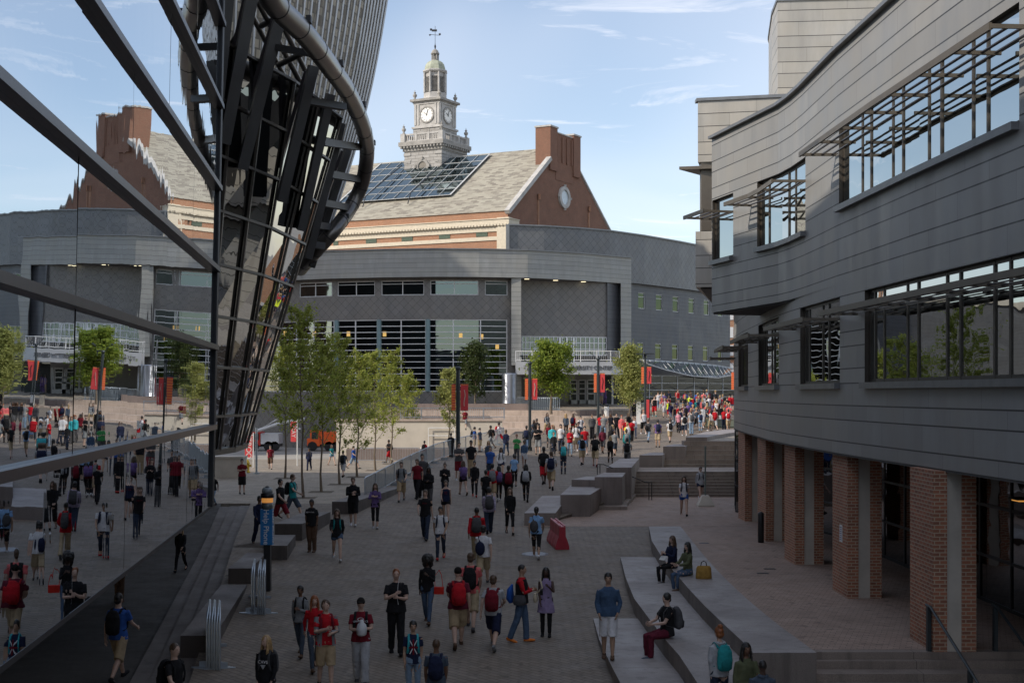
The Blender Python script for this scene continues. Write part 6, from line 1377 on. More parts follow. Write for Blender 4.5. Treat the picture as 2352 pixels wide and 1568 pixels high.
p7 = person(829, 1568, 196, 4, 'm', 'w', 'cap', 'bl', 'tee', 'dred', 'baggy', 'lgrey', 'dgrey', 'hands', ('pack', 'black'), 1.04, D, 'man in black cap, sunglasses and dark red T-shirt with grey sweatpants, carrying a jug')
print_(p7, 'GYMNASTICS', 1.29, .05, 'white', -.165); print_(p7, 'O', 1.33, .10, 'white', -.158, w=1.8)
held(p7, (.03, -.30, 1.03), 'water_jug', 'translucent white plastic jug held by the man in dark red T-shirt', 'jug', lambda m: m.lathe((0, 0, 0), [(.07, 0), (.10, .03), (.11, .14), (.09, .22), (.04, .27), (.035, .32)], 14), plain('milky_plastic', (.55, .56, .58), .3))
p8 = person(910, 1502, 197, 8, 'm', 'w', 'buzz', 'rd', 'tee', 'black', 'trousers', 'black', 'black', 'hands', ('sling', 'black'), 1.06, D, 'red-haired man in black shirt and trousers with white earphone cord')
m_ = MB(); m_.tube([(.06, -.09, 1.60), (.03, -.14, 1.42), (.01, -.19, 1.2), (.03, -.25, 1.05)], .005, 5); me = m_.mesh('cord'); me.materials.append(None); attach('earphone_cord', me, cloth(C['white']), p8)
p9 = person(982, 1430, 158, -6, 'f', 'd', 'afro', 'bl', 'long', 'black', 'slim', 'jeans', 'brown', 'phoneW', None, 1.0, D, 'woman with big curly hair, black top and jeans carrying a red handbag')
held(p9, (.30, -.02, .78), 'handbag', 'small bright red handbag hanging beside the curly-haired woman', 'handbag', lambda m: (m.obox((0, 0, .1), V(.12, 0, 0), V(0, .05, 0), V(0, 0, .09)), m.tube([(-.1, 0, .18), (-.12, 0, .45), (.0, 0, .62)], .008, 5), m.tube([(.1, 0, .18), (.06, 0, .5), (.0, 0, .62)], .008, 5)), cloth((.55, .03, .02)))
p10 = person(949, 1618, 192, 6, 'f', 't', 'pony', 'bl', 'tee', 'navy', 'slim', 'ljeans', 'black', 'stand', ('pack', 'turq'), .98, D, 'woman in dark flag-print T-shirt with turquoise backpack straps')
def flag(t):
    for nm, col, items in (('flag_white', 'white', [((-.075, 1.36), (.075, 1.08), .018), ((.075, 1.36), (-.075, 1.08), .018)]), ('flag_red', 'dred', [((0, 1.38), (0, 1.06), .034), ((-.095, 1.215), (.095, 1.215), .034)])):
        m_ = MB()
        for k, (a, b, w) in enumerate(items): m_.bar((a[0], -.148-.004*k-(.006 if nm == 'flag_red' else 0), a[1]), (b[0], -.148-.004*k-(.006 if nm == 'flag_red' else 0), b[1]), .006, w, 0, (0, -1, 0)) if False else m_.obox(((a[0]+b[0])/2, -.150-.003*k-(.006 if nm == 'flag_red' else 0), (a[1]+b[1])/2), V((b[0]-a[0])/2, 0, (b[1]-a[1])/2), V(0, .003, 0), V(-(b[1]-a[1]), 0, (b[0]-a[0])).normalized()*w*.5)
        me = m_.mesh(nm); me.materials.append(None); attach('shirt_print', me, cloth(C[col]), t)
flag(p10)
p11 = person(1002, 1668, 200, B, 'm', 'b', 'buzz', 'br', 'tee', 'slate', 'trousers', 'dgrey', 'black', 'stand', ('pack', 'navy'), 1.0, D, 'man in dark slate T-shirt with navy backpack at the bottom edge, back to viewer')
person(1052, 1486, 187, B+6, 'm', 'w', 'cap', 'bl', 'tee', 'maroon', 'shorts', 'khaki', 'brown', 'walkB', ('pack', 'red'), 1.16, D, 'stocky man in dark cap, maroon T-shirt and khaki shorts with red backpack')
person(1081, 1444, 182, B-4, 'm', 'w', 'short', 'br', 'tee', 'coral', 'shorts', 'tan', 'dgrey', 'walkA', ('pack', 'black'), 1.0, D, 'man in coral T-shirt with black backpack, walking away')
person(1133, 1488, 180, B-8, 'm', 'w', 'short', 'br', 'tee', 'lgrey', 'shorts', 'navy', 'grey', 'strideA', ('pack', 'dred'), 1.03, D, 'man in pale grey T-shirt and navy shorts with maroon backpack')
p15 = person(1198, 1473, 177, 78, 'm', 't', 'buzz', 'bl', 'long', 'red', 'trousers', 'jeans', 'orange', 'hands', ('mess', 'dgrey'), .98, D, 'man with red sleeves and black waistcoat standing side on, tan boots')
m_ = MB(); m_.tube([V(0, 0, z) for z in (.88, 1.0, 1.15, 1.3, 1.42)], [(.205, .16), (.19, .148), (.175, .14), (.19, .14), (.14, .105)], 14); me = m_.mesh('w'); me.materials.append(None); attach('waistcoat', me, cloth(C['black']), p15)
held(p15, (.12, .26, .95), 'drawstring_bag', 'bright blue drawstring bag on the back of the man with red sleeves', 'bag', lambda m: m.tube([(0, 0, -.1), (0, .03, 0), (0, .03, .2), (0, -.02, .32)], [(.08, .05), (.16, .09), (.14, .07), (.03, .02)], 12), cloth((.02, .09, .38)))
p16 = person(1254, 1461, 158, -4, 'f', 'd', 'long', 'bl', 'dress', 'lilac', 'slim', 'black', 'black', 'phone', ('tote', 'cream'), 1.0, D, 'woman in purple dress and black leggings holding a phone, cream shoulder bag')
held(p16, (-.10, -.30, 1.16), 'phone', 'dark phone in the hand of the woman in purple dress', 'phone', lambda m: m.obox((0, 0, 0), V(.035, 0, 0), V(0, .004, .02), V(0, -.02, .06)), M['black'])
person(1110, 1342, 142, B-4, 'm', 'w', 'short', 'bl', 'tee', 'white', 'shorts', 'tan', 'dgrey', 'walkB', ('sling', 'navy'), 1.0, D, 'man in white T-shirt with a dark sling bag behind the group of backpackers')
person(1095, 1288, 128, B, 'm', 'b', 'buzz', 'bl', 'hoodie', 'red', 'trousers', 'tan', 'dgrey', 'walkA', ('pack', 'dgrey'), 1.02, D, 'man in red hooded top with dark grey backpack, walking away in mid plaza')
person(1123, 1226, 112, B+5, 'm', 'w', 'short', 'bl', 'long', 'lilac', 'trousers', 'dj', 'black', 'walkB', ('pack', 'dgrey'), 1.05, 0, 'man in lilac checked shirt with grey backpack, walking away', pat='plaid')
person(1171, 1226, 110, 5, 'f', 'w', 'long', 'br', 'hoodie', 'black', 'capri', 'black', 'black', 'walkA', None, .98, 0, 'woman in black hooded top and cropped leggings walking towards the viewer near the blocks')
person(1012, 1284, 124, 0, 'm', 't', 'short', 'bl', 'tee', 'white', 'slim', 'dj', 'red', 'walkB', ('pack', 'navy'), .98, D, 'man in white T-shirt, dark jeans and red shoes walking towards the viewer')
pA = person(977, 1238, 120, -4, 'm', 'w', 'short', 'br', 'tee', 'black', 'trousers', 'dj', 'dgrey', 'walkA', None, 1.0, D, 'man in black printed T-shirt left of the man in white T-shirt'); print_(pA, 'ITCH', 1.30, .07, 'dred', -.158)
pB = person(1024, 1198, 98, 3, 'f', 'w', 'pony', 'br', 'tank', 'navy', 'minishorts', 'black', 'black', 'walkA', None, 1.05, D, 'woman in navy basketball vest numbered 22 and black shorts'); print_(pB, '22', 1.24, .13, 'dred', -.148)
person(970, 1142, 100, 4, 'm', 'w', 'short', 'bl', 'tee', 'dgrey', 'trousers', 'black', 'black', 'pocket', None, 1.08, 0, 'tall man in dark T-shirt standing behind the long-haired person in black')
person(985, 1168, 96, -8, 'f', 'd', 'long', 'bl', 'hoodie', 'black', 'trousers', 'dgrey', 'black', 'hands', None, 1.05, 0, 'long-haired person in black hooded top and dark grey trousers, left centre')
p26 = person(922, 1151, 95, 2, 'm', 'w', 'short', 'br', 'tee', 'grey', 'shorts', 'khaki', 'dgrey', 'walkB', ('pack', 'black'), 1.0, 0, 'man in grey T-shirt and khaki shorts walking beside the barrier fence')
person(862, 1213, 104, 0, 'f', 'w', 'long', 'br', 'jacket', 'purple', 'capri', 'black', 'lgrey', 'crossed', None, .95, D, 'woman in purple jacket and black leggings with folded arms')
person(811, 1207, 112, 4, 'm', 'w', 'short', 'br', 'hoodie', 'black', 'shorts', 'black', 'white', 'hands', None, 1.0, D, 'man in black hooded top and black shorts with white socks')
person(774, 1286, 124, 10, 'f', 'w', 'long', 'br', 'hoodie', 'black', 'minishorts', 'jeans', 'white', 'strideA', ('pack', 'teal'), .97, D, 'woman in black hooded top, denim shorts and white shoes')
p30 = person(716, 1267, 120, -6, 'f', 'b', 'short', 'bl', 'tee', 'black', 'trousers', 'brown', 'brown', 'stand', None, 1.18, D, 'sturdy person in black lettered T-shirt and brown trousers'); print_(p30, 'NEW YORK', 1.33, .055, 'white', -.19)
person(644, 1207, 114, 60, 'm', 'w', 'short', 'bl', 'tee', 'black', 'shorts', 'dred', 'black', 'strideA', None, 1.0, D, 'man in black T-shirt and dark red shorts right of the help phone')
person(672, 1192, 108, 75, 'm', 'w', 'short', 'br', 'tee', 'teal', 'shorts', 'slate', 'black', 'strideA', ('pack', 'black'), 1.0, D, 'man in teal T-shirt and checked shorts with black backpack, striding right')
person(596, 1249, 116, 30, 'm', 'b', 'short', 'bl', 'long', 'navy', 'trousers', 'navy', 'black', 'walkA', None, .98, 0, 'person in dark navy clothes half hidden behind the help phone')
person(415, 1311, 109, 0, 'f', 'w', 'long', 'bd', 'jacket', 'black', 'slim', 'black', 'black', 'walkB', None, 1.0, D, 'long-haired woman all in black on the dark walkway')
person(556, 1134, 81, 20, 'm', 'w', 'short', 'bl', 'tee', 'dred', 'shorts', 'black', 'black', 'crossed', None, 1.0, 0, 'man in dark red T-shirt and black shorts with folded arms near the hydrant')
person(490, 1162, 76, -20, 'm', 'b', 'short', 'bl', 'tee', 'black', 'slim', 'ljeans', 'black', 'walkA', None, 1.0, 0, 'person in black T-shirt and light jeans at the far end of the mirrored wall')
person(621, 1077, 58, 10, 'm', 'w', 'short', 'bl', 'tee', 'dred', 'shorts', 'brown', 'black', 'walkA', None, 1.0, 0, 'man in dark red T-shirt on the sunlit side plaza at far left')
person(291, 1378, 130, B, 'm', 'w', 'short', 'br', 'long', 'brown', 'trousers', 'brown', 'brown', 'stand', None, 1.0, 0, 'person behind the mirrored wall, only brown trouser legs showing', world=(-11.35, 36.5, ZW(36.5)))
for a in ((788, 1095, 64, B-10, 'm', 'w', 'short', 'br', 'tee', 'slate', 'shorts', 'lgrey', 'black', 'walkA', ('pack', 'black'), 'person in slate T-shirt and pale shorts between the thin tree trunks'),
          (812, 1076, 56, 60, 'm', 'w', 'short', 'bl', 'tee', 'blue', 'shorts', 'ljeans', 'black', 'strideA', None, 'person in blue T-shirt stepping left of the barriers'),
          (762, 1068, 40, 40, 'f', 'w', 'long', 'br', 'tee', 'teal', 'minishorts', 'ljeans', 'brown', 'walkA', None, 'small figure in teal top and denim shorts behind the tree trunks'),
          (710, 1080, 52, 0, 'm', 'b', 'short', 'bl', 'long', 'navy', 'trousers', 'navy', 'black', 'walkB', ('pack', 'dgrey'), 'person in dark navy clothes behind the second ginkgo trunk'),
          (893, 1062, 54, -50, 'm', 'b', 'short', 'bl', 'tee', 'black', 'shorts', 'red', 'black', 'phoneW', ('pack', 'black'), 'man in black top and bright red shorts behind the barriers'),
          (975, 1062, 50, B-20, 'm', 'w', 'short', 'bl', 'tee', 'red', 'trousers', 'dj', 'black', 'stand', ('pack', 'black'), 'man in red T-shirt with black backpack behind the fence'),
          (1036, 1050, 50, B, 'm', 'b', 'short', 'bl', 'long', 'black', 'trousers', 'black', 'black', 'walkA', None, 'man in black just left of the nearest lamp post'),
          (1068, 1019, 50, B, 'm', 'w', 'short', 'br', 'tee', 'dred', 'shorts', 'grey', 'black', 'walkA', None, 'person in dark red top right of the nearest lamp post, beyond the fence'),
          (1090, 1036, 56, R_, 'm', 'w', 'short', 'bl', 'tee', 'blue', 'shorts', 'khaki', 'black', 'stand', ('pack', 'black'), 'person in blue T-shirt leaning by the fence end'),
          (1102, 1037, 54, 60, 'm', 'w', 'short', 'bl', 'tee', 'slate', 'shorts', 'khaki', 'black', 'stand', None, 'person in slate T-shirt facing the one in blue'),
          (1127, 1030, 56, -60, 'm', 'b', 'short', 'bl', 'tee', 'black', 'shorts', 'grey', 'black', 'walkA', ('pack', 'black'), 'person in black with large black backpack by the pink steps'),
          (1146, 1020, 54, 70, 'm', 'b', 'short', 'bl', 'long', 'white', 'shorts', 'red', 'red', 'strideA', ('pack', 'red'), 'person in white sleeves and red shorts with red backpack at the pink steps')):
    person(*a[:6], a[6], a[7], a[8], a[9], a[10], a[11], a[12], a[13], a[14], label=a[15])
MID = ((1054, 1103, 92, 15, 'm', 'w', 'short', 'bl', 'tee', 'dgrey', 'shorts', 'dred', 'lgrey', 'hands', None, 'man in dark T-shirt and rust red shorts, hands together, below the lamp post'),
 (1082, 1098, 88, 2, 'm', 't', 'short', 'bl', 'tee', 'black', 'trousers', 'khaki', 'black', 'pocket', None, 'man in black polo shirt and khaki trousers'),
 (1064, 1137, 85, B+12, 'f', 'w', 'long', 'br', 'tee', 'purple', 'minishorts', 'black', 'brown', 'strideA', ('pack', 'purple'), 'woman with purple backpack and black shorts striding'),
 (1090, 1140, 84, 0, 'f', 't', 'bun', 'bl', 'jacket', 'black', 'slim', 'black', 'red', 'walkA', None, 'woman in open black cardigan facing the viewer, mid crowd'),
 (1116, 1166, 90, B, 'm', 'w', 'short', 'bl', 'tee', 'black', 'trousers', 'black', 'black', 'walkB', None, 'man in plain black T-shirt walking away, mid plaza'),
 (1131, 1152, 92, B, 'm', 'w', 'short', 'bl', 'tee', 'red', 'shorts', 'khaki', 'black', 'walkA', ('pack', 'grey'), 'man in red T-shirt with grey backpack ahead of the man in lilac shirt'),
 (1146, 1150, 84, B+5, 'f', 'b', 'long', 'bl', 'tee', 'maroon', 'slim', 'black', 'white', 'walkB', ('pack', 'purple'), 'woman in maroon top with dark purple backpack'),
 (1168, 1162, 96, B, 'm', 'b', 'short', 'bl', 'hoodie', 'black', 'trousers', 'black', 'black', 'walkA', ('pack', 'dred'), 'person in black hooded top with red and black backpack'),
 (1181, 1118, 78, B, 'f', 'w', 'pony', 'bl', 'tee', 'lblue', 'capri', 'black', 'black', 'walkB', None, 'woman in light blue top walking away, centre'),
 (1208, 1151, 90, B-4, 'f', 'b', 'long', 'bl', 'hoodie', 'black', 'slim', 'black', 'black', 'walkA', ('pack', 'lgrey'), 'woman in black jacket with round pale grey backpack'),
 (1126, 1104, 80, 4, 'm', 'w', 'short', 'br', 'tee', 'blue', 'trousers', 'dj', 'black', 'stand', None, 'man in bright blue T-shirt facing the viewer, centre'),
 (1151, 1098, 74, -3, 'f', 't', 'long', 'bl', 'long', 'white', 'minishorts', 'navy', 'black', 'walkA', ('pack', 'black'), 'woman in white sweatshirt and dark shorts, centre'),
 (1122, 1078, 66, 3, 'f', 'w', 'long', 'bd', 'long', 'slate', 'slim', 'dj', 'black', 'stand', None, 'fair-haired woman in checked slate shirt behind the man in blue'),
 (1187, 1062, 66, 0, 'm', 'w', 'short', 'rd', 'tee', 'green', 'trousers', 'dgrey', 'black', 'hands', None, 'man in green T-shirt with hands together'),
 (1204, 1074, 66, 4, 'f', 'b', 'short', 'bl', 'jacket', 'denim', 'skirt', 'lgrey', 'brown', 'walkB', None, 'woman in denim jacket and pale skirt'),
 (1022, 1146, 84, 0, 'm', 'w', 'bun', 'br', 'hoodie', 'black', 'trousers', 'dj', 'black', 'hands', None, 'person in black hooded top looking down behind the woman in basketball vest'),
 (958, 1145, 94, -15, 'm', 'w', 'short', 'br', 'tee', 'dred', 'trousers', 'black', 'black', 'walkA', None, 'person in dark red top half hidden left of the tall man in dark T-shirt'),
 (1236, 1044, 70, 8, 'm', 'w', 'short', 'br', 'tee', 'black', 'shorts', 'grey', 'black', 'crossed', None, 'man in black T-shirt with yellow chest mark and grey shorts'),
 (1233, 1018, 60, 10, 'm', 'd', 'short', 'bl', 'long', 'black', 'shorts', 'black', 'black', 'walkA', None, 'dark-haired man in black and white top beside the pink steps'),
 (1249, 1113, 98, B+5, 'm', 'd', 'short', 'bl', 'tee', 'black', 'shorts', 'red', 'black', 'walkB', ('pack', 'black'), 'man in bright red shorts with black backpack walking away'),
 (1266, 1124, 95, B-5, 'm', 'w', 'short', 'br', 'tee', 'lgrey', 'shorts', 'khaki', 'black', 'strideA', ('pack', 'navy'), 'man in pale grey T-shirt and khaki shorts with navy backpack, right of the red shorts'),
 (1294, 1088, 75, B, 'f', 't', 'short', 'bl', 'tee', 'dgrey', 'slim', 'dj', 'black', 'stand', ('pack', 'turq'), 'person with turquoise backpack and dark jeans'),
 (1288, 1040, 66, 0, 'f', 'w', 'short', 'bl', 'tee', 'white', 'slim', 'dj', 'black', 'phone', None, 'woman in white T-shirt and dark jeans raising one hand'),
 (1268, 1036, 60, -5, 'm', 'w', 'short', 'rd', 'jacket', 'turq', 'trousers', 'dgrey', 'black', 'stand', None, 'person in turquoise jacket near the second lamp post'),
 (1261, 1028, 60, B, 'f', 'w', 'long', 'br', 'long', 'dred', 'slim', 'dgrey', 'black', 'walkA', None, 'brown-haired person in dark red behind the turquoise jacket'),
 (1272, 1048, 56, 2, 'f', 'w', 'short', 'rd', 'jacket', 'black', 'slim', 'dj', 'black', 'walkB', None, 'person in open black jacket over white, below the turquoise jacket'),
 (1309, 1047, 64, 3, 'f', 'w', 'bun', 'rd', 'hoodie', 'red', 'slim', 'ljeans', 'black', 'hands', None, 'woman in red sweatshirt and light jeans, hair up'),
 (1323, 1036, 66, -3, 'm', 't', 'short', 'bl', 'tee', 'white', 'shorts', 'khaki', 'white', 'strap', ('pack', 'black'), 'man in white T-shirt holding his strap, khaki shorts'),
 (1329, 1030, 64, 0, 'm', 'w', 'short', 'br', 'tee', 'slate', 'shorts', 'khaki', 'black', 'walkB', None, 'man in slate T-shirt behind the man in white'),
 (1343, 1043, 68, 5, 'm', 'w', 'short', 'bl', 'tee', 'red', 'shorts', 'slate', 'lgrey', 'walkA', None, 'man in red polo shirt facing the viewer'),
 (1337, 1068, 72, B+4, 'm', 'w', 'short', 'br', 'tee', 'lblue', 'shorts', 'khaki', 'black', 'walkB', ('pack', 'black'), 'man in light blue T-shirt with black backpack and khaki shorts'),
 (1367, 1071, 80, B-5, 'm', 'w', 'short', 'br', 'tee', 'black', 'shorts', 'tan', 'dred', 'walkA', ('pack', 'black'), 'man in black T-shirt with black backpack and tan shorts, dark red shoes'),
 (1360, 1009, 58, 10, 'm', 't', 'short', 'br', 'hoodie', 'dgrey', 'trousers', 'black', 'black', 'pocket', None, 'tall man in dark grey jacket left of the third lamp post'),
 (1387, 1008, 58, -3, 'm', 'w', 'buzz', 'br', 'tee', 'grey', 'slim', 'ljeans', 'black', 'pocket', None, 'man in grey T-shirt and light jeans right of the third lamp post'),
 (1402, 1063, 64, B, 'f', 'w', 'long', 'bd', 'long', 'black', 'slim', 'black', 'brown', 'walkA', ('pack', 'black'), 'long fair-haired woman in black walking away'),
 (1412, 1046, 60, B+4, 'm', 'w', 'short', 'br', 'tee', 'grey', 'shorts', 'slate', 'black', 'walkB', None, 'person in grey T-shirt beside the long fair-haired woman'),
 (1439, 1051, 65, B, 'f', 'b', 'bun', 'bl', 'long', 'teal', 'slim', 'black', 'black', 'stand', ('pack', 'grey'), 'woman in teal top with grey backpack by the fourth granite block'),
 (1441, 1032, 64, B+3, 'f', 'w', 'short', 'bd', 'tee', 'yellow', 'minishorts', 'ljeans', 'white', 'walkA', ('pack', 'white'), 'person in pale yellow top with white backpack'),
 (1428, 1009, 58, 0, 'f', 'w', 'short', 'rd', 'hoodie', 'coral', 'minishorts', 'coral', 'brown', 'walkB', None, 'woman in coral sweatshirt and coral shorts'),
 (1416, 1005, 60, 5, 'm', 'w', 'short', 'bl', 'tee', 'black', 'trousers', 'black', 'black', 'walkA', None, 'man in black and red shirt left of the woman in coral'),
 (1451, 1014, 54, B, 'm', 'b', 'short', 'bl', 'tee', 'red', 'trousers', 'black', 'black', 'walkB', None, 'man in red T-shirt and black trousers walking away by the slender tree'),
 (1457, 1006, 50, 0, 'f', 'w', 'short', 'br', 'long', 'white', 'slim', 'jeans', 'black', 'walkA', None, 'woman in white long-sleeved top by the slender tree'),
 (1457, 968, 48, 0, 'm', 'w', 'short', 'bl', 'hoodie', 'black', 'shorts', 'black', 'black', 'stand', None, 'person in black coat directly left of the white pillar'),
 (1478, 997, 62, 5, 'm', 'w', 'buzz', 'rd', 'tank', 'white', 'shorts', 'black', 'white', 'walkA', None, 'man in white vest and black shorts right of the white pillar'),
 (1489, 1016, 56, B-20, 'm', 'w', 'short', 'br', 'tee', 'dgrey', 'slim', 'ljeans', 'black', 'strideA', ('sling', 'black'), 'man in dark grey T-shirt and light jeans with black sling bag'),
 (1404, 1038, 60, B, 'f', 'b', 'long', 'bl', 'long', 'black', 'slim', 'black', 'black', 'stand', None, 'dark long-haired woman in black, left of the grey T-shirt'),
 (1511, 1027, 64, B, 'm', 't', 'short', 'bl', 'tee', 'purple', 'shorts', 'tan', 'black', 'stand', ('pack', 'navy'), 'man in purple T-shirt and tan shorts with navy backpack'),
 (1539, 1016, 56, B+4, 'm', 'w', 'short', 'br', 'tee', 'white', 'shorts', 'khaki', 'black', 'walkB', ('pack', 'black'), 'man in white T-shirt and khaki shorts above the fifth granite block'),
 (1558, 994, 52, B-10, 'f', 'w', 'short', 'br', 'tee', 'pink', 'slim', 'black', 'black', 'strideA', None, 'woman in pink top and black leggings striding'),
 (1572, 1001, 56, B, 'm', 'w', 'short', 'br', 'tee', 'white', 'shorts', 'dj', 'white', 'walkA', ('pack', 'black'), 'man with black backpack and dark denim shorts by the topmost block'),
 (1588, 998, 55, B+5, 'm', 'w', 'short', 'br', 'tee', 'lgrey', 'trousers', 'ljeans', 'brown', 'stand', ('pack', 'dgrey'), 'person in loose light jeans with dark grey backpack'),
 (1609, 992, 48, B, 'f', 'w', 'short', 'br', 'tee', 'lblue', 'slim', 'ljeans', 'brown', 'stand', ('pack', 'navy'), 'short person in jeans with navy backpack near the curved bench'),
 (1626, 982, 52, 40, 'm', 't', 'short', 'br', 'tee', 'slate', 'shorts', 'tan', 'white', 'walkA', None, 'man in slate T-shirt and tan shorts left of the metal planter'),
 (1503, 956, 50, 0, 'm', 'w', 'short', 'bl', 'tank', 'black', 'shorts', 'red', 'turq', 'walkA', None, 'man in black vest and bright red shorts beyond the fourth lamp post'),
 (1389, 929, 42, 0, 'f', 'b', 'short', 'bl', 'dress', 'purple', 'slim', 'purple', 'black', 'stand', None, 'woman in long purple dress at the entrance'),
 (1381, 930, 42, B, 'm', 'w', 'short', 'br', 'tee', 'lilac', 'shorts', 'khaki', 'black', 'stand', None, 'man in lilac shirt beside the open white door'))
for a in MID: person(*a[:15], label=a[15])
# figures on the terrace, the seats and at lower right
person(1571, 1183, 95, -4, 'f', 'w', 'long', 'br', 'tee', 'white', 'minishorts', 'blue', 'black', 'walkA', ('pack', 'navy'), 1.0, D, 'woman in white V-neck T-shirt and blue shorts below the stairs')
pG = person(1609, 1150, 82, 10, 'f', 'w', 'short', 'br', 'hoodie', 'lgrey', 'minishorts', 'navy', 'white', 'walkB', ('pack', 'dgrey'), 1.0, 0, 'woman in pale grey hooded top and navy shorts by the thin pole')
person(1232, 1281, 122, B-3, 'm', 't', 'pony', 'bl', 'tee', 'lblue', 'capri', 'black', 'white', 'walkA', ('sling', 'dgrey'), 1.0, D, 'person in light blue T-shirt and black cropped trousers stepping over the manhole')
pS = person(1397, 1511, 196, -6, 'm', 't', 'short', 'bl', 'long', 'denim', 'shorts', 'white', 'brown', 'pocket', None, 1.02, D, 'man in dark denim shirt and white shorts, hands in pockets, at the seat edge')
def sitter(X, Y, zseat, face, **k):
    H = k.pop('H', 1.72); s = H/1.75; return person(0, 0, 0, face, world=(X, Y, zseat-.80*s), hscale=H, **k)
s1 = sitter(3.26, 26.55, TZ[1], -72, H=1.74, sex='m', sk='w', hk='short', hc='bl', tk_='tee', tcol='black', bk='trousers', bcol='maroon', shoe='slate', pose='sit', bag=('pack', 'dgrey'), bulk=1.06, det=D, label='man in black T-shirt and maroon trousers sitting on the middle stone tier', turn=.45)
s2 = sitter(4.40, 34.6, TZ[2], -58, H=1.64, sex='f', sk='w', hk='long', hc='br', tk_='jacket', tcol='navy', bk='slim', bcol='black', shoe='black', pose='sitread', det=D, label='woman with long brown hair and navy jacket reading paper on the top tier')
s3 = sitter(4.62, 33.2, TZ[2], -62, H=1.62, sex='f', sk='w', hk='long', hc='bl', tk_='jacket', tcol='olive', bk='slim', bcol='jeans', shoe='brown', pose='sit', det=D, label='woman with black hair and olive jacket seated beside the reading woman')
held(s2, (.0, -.36, 1.12), 'sheet_of_paper', 'white sheet of paper held by the seated brown-haired woman', 'paper', lambda m: m.obox((0, 0, 0), V(.12, 0, 0), V(0, .05, .06), V(0, -.002, .002)), M['white'])
hb = thing('handbag', 'mustard yellow handbag resting behind the two seated women', 'handbag', (4.95, 32.6, TZ[2])); mb = MB()
mb.tube([(4.95, 32.6, TZ[2]), (4.95, 32.6, TZ[2]+.04), (4.95, 32.6, TZ[2]+.28), (4.95, 32.6, TZ[2]+.33)], [(.20, .09), (.21, .11), (.19, .09), (.16, .05)], 12); mb.build('pouch', cloth((.34, .20, .05)), hb); mb = MB(); mb.tube([(4.87, 32.6, TZ[2]+.3), (4.89, 32.6, TZ[2]+.42), (4.95, 32.6, TZ[2]+.46), (5.01, 32.6, TZ[2]+.42), (5.03, 32.6, TZ[2]+.3)], .012, 6); mb.build('handle', cloth((.05, .035, .02)), hb)
person(1655, 1690, 218, B+18, 'f', 'w', 'bun', 'rd', 'hoodie', 'lgrey', 'slim', 'dj', 'black', 'stand', ('pack', 'teal'), 1.0, D, 'red-haired woman in pale grey hooded top with teal backpack at the bottom edge', world=(3.66, 22.3, -.05))
person(1715, 1690, 220, 14, 'f', 'b', 'long', 'bl', 'jacket', 'olive', 'slim', 'black', 'black', 'phone', None, 1.05, D, 'woman with long black hair and white top under olive cardigan, bottom edge', world=(4.0, 21.6, -.15))
person(1750, 1715, 215, B, 'm', 'd', 'bald', 'bl', 'hoodie', 'slate', 'trousers', 'dgrey', 'black', 'stand', None, 1.12, D, 'bald man in dark hooded top, back to the viewer, bottom edge', world=(4.15, 20.9, -.22))
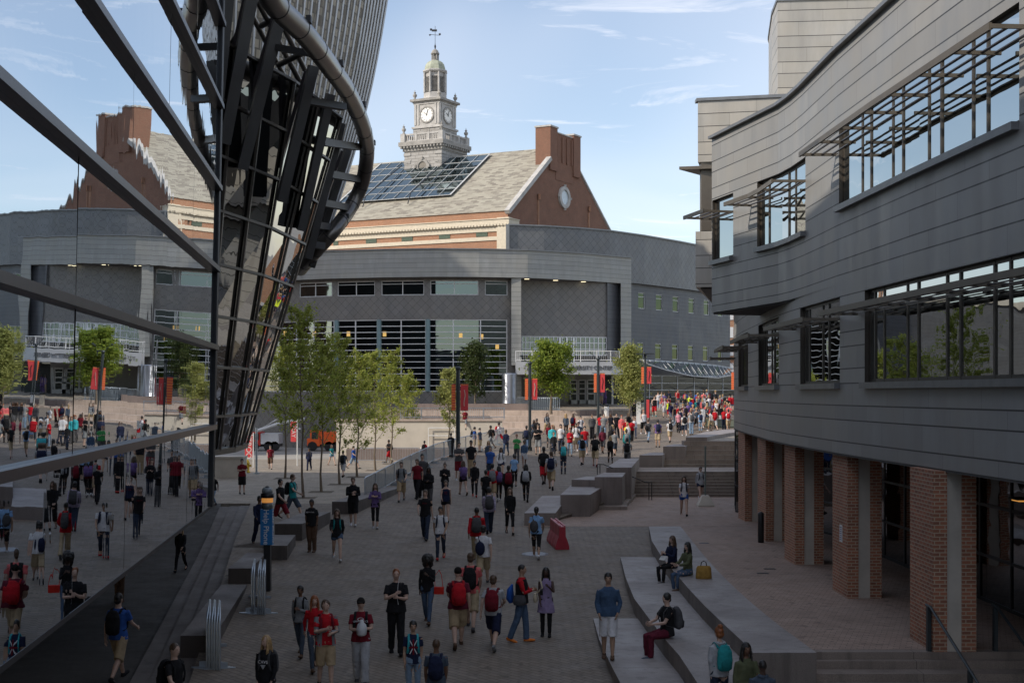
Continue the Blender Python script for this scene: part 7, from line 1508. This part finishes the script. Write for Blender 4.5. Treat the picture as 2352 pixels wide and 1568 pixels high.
# sunlit crowd in the distance
rc_ = random.Random(11); tops = ['red', 'red', 'red', 'white', 'black', 'black', 'white', 'navy', 'maroon', 'teal', 'lime', 'purple', 'lgrey', 'blue', 'coral', 'slate']; bots = [('shorts', 'khaki'), ('shorts', 'black'), ('slim', 'black'), ('trousers', 'dj'), ('minishorts', 'jeans'), ('shorts', 'lgrey'), ('slim', 'ljeans'), ('minishorts', 'black'), ('shorts', 'red')]
combos = set(); n_ = 0; tries = 0
spots = []
while n_ < 62 and tries < 4000:
    tries += 1; y = rc_.uniform(936, 990); x0 = lerp(1500, 1560, (y-936)/54); x = rc_.uniform(x0, 1682)
    if any(abs(x-a) < 6 and abs(y-b) < 5 for a, b in spots): continue
    tcol = rc_.choice(tops); bk, bc = rc_.choice(bots); tk_ = rc_.choice(('tee', 'tee', 'long', 'tank', 'hoodie')); bag = rc_.choice((None, None, ('pack', 'black'), ('pack', 'navy'), ('pack', 'grey'), ('pack', 'red')))
    back = rc_.random() < .5; hc = rc_.choice(('bl', 'br', 'bd')); key = (tcol, tk_, bk, bc, hc, bag, back)
    if key in combos: continue
    combos.add(key); spots.append((x, y)); n_ += 1; sex = rc_.choice('mf'); X, Y, Z = ground_hit(x, y)
    if Y < 89: continue
    nb = min((abs(x-q[0]), q[1]) for q in ((1503, 'by fourth lamp post'), (1560, 'left in sunlit crowd'), (1610, 'mid sunlit crowd'), (1655, 'above metal planter'), (1680, 'by zinc nose')))[1]
    sn = dict(tee='tee', long='long sleeves', tank='vest', hoodie='hoodie'); bn = dict(slim='leggings', minishorts='shorts')
    lab = '%s %s, %s %s, %s hair, %s%s, %s' % (CN.get(tcol, tcol), sn[tk_], CN.get(bc, bc), bn.get(bk, bk), HN[hc], 'from behind' if back else 'facing viewer', (', %s bag' % CN.get(bag[1], bag[1])) if bag else '', nb)
    person(x, y, 0, (B if back else 0)+rc_.uniform(-35, 35), sex, rc_.choice('wwwtb'), rc_.choice(('short', 'short', 'cap')) if sex == 'm' else rc_.choice(('long', 'pony', 'bun')), hc, tk_, tcol, bk, bc, rc_.choice(('white', 'black', 'grey')), rc_.choice(('walkA', 'walkB', 'stand', 'strap', 'phoneW')), bag, 1.0, 0, lab, grp='crowd in the sunlit area', hscale=rc_.uniform(1.62, 1.84))

spots2 = []; k_ = 0; seen2 = set(); tries = 0
while k_ < 16 and tries < 3000:
    tries += 1; x = rc_.uniform(1150, 1470); y = rc_.uniform(990, 1075)
    if any(abs(x-a) < 13 and abs(y-b) < 16 for a, b in spots2): continue
    X, Y, Z = ground_hit(x, y)
    if X < BX(Y)+1 or (Y < 89 and X > DX(Y)-.8): continue
    tcol = rc_.choice(('black', 'dgrey', 'navy', 'white', 'maroon', 'grey', 'slate', 'red')); bk, bc = rc_.choice((('slim', 'black'), ('trousers', 'dj'), ('shorts', 'khaki'), ('slim', 'jeans'), ('shorts', 'dgrey'))); hc = rc_.choice(('bl', 'br', 'bd')); kk = (tcol, bk, bc, hc)
    if kk in seen2: continue
    seen2.add(kk); spots2.append((x, y)); k_ += 1; back = rc_.random() < .55; sex = rc_.choice('mf')
    lab = '%s top, %s %s, %s hair, %s, %s second lamp post' % (CN.get(tcol, tcol), CN.get(bc, bc), {'slim': 'leggings'}.get(bk, bk), HN[hc], 'from behind' if back else 'facing viewer', 'left of' if x < 1217 else 'right of')
    person(x, y, 0, (B if back else 0)+rc_.uniform(-25, 25), sex, rc_.choice('wwtb'), 'short' if sex == 'm' else rc_.choice(('long', 'pony')), hc, rc_.choice(('tee', 'hoodie', 'long')), tcol, bk, bc, 'black', rc_.choice(('walkA', 'walkB', 'strideA')), rc_.choice((None, ('pack', 'black'), ('pack', 'navy'))), 1.0, 0, lab, grp='stream of people in the middle of the plaza', hscale=rc_.uniform(1.60, 1.82))
bpy.data.scenes.remove(TMP)
for o in list(bpy.data.objects):
    if not o.users_collection: bpy.data.objects.remove(o)
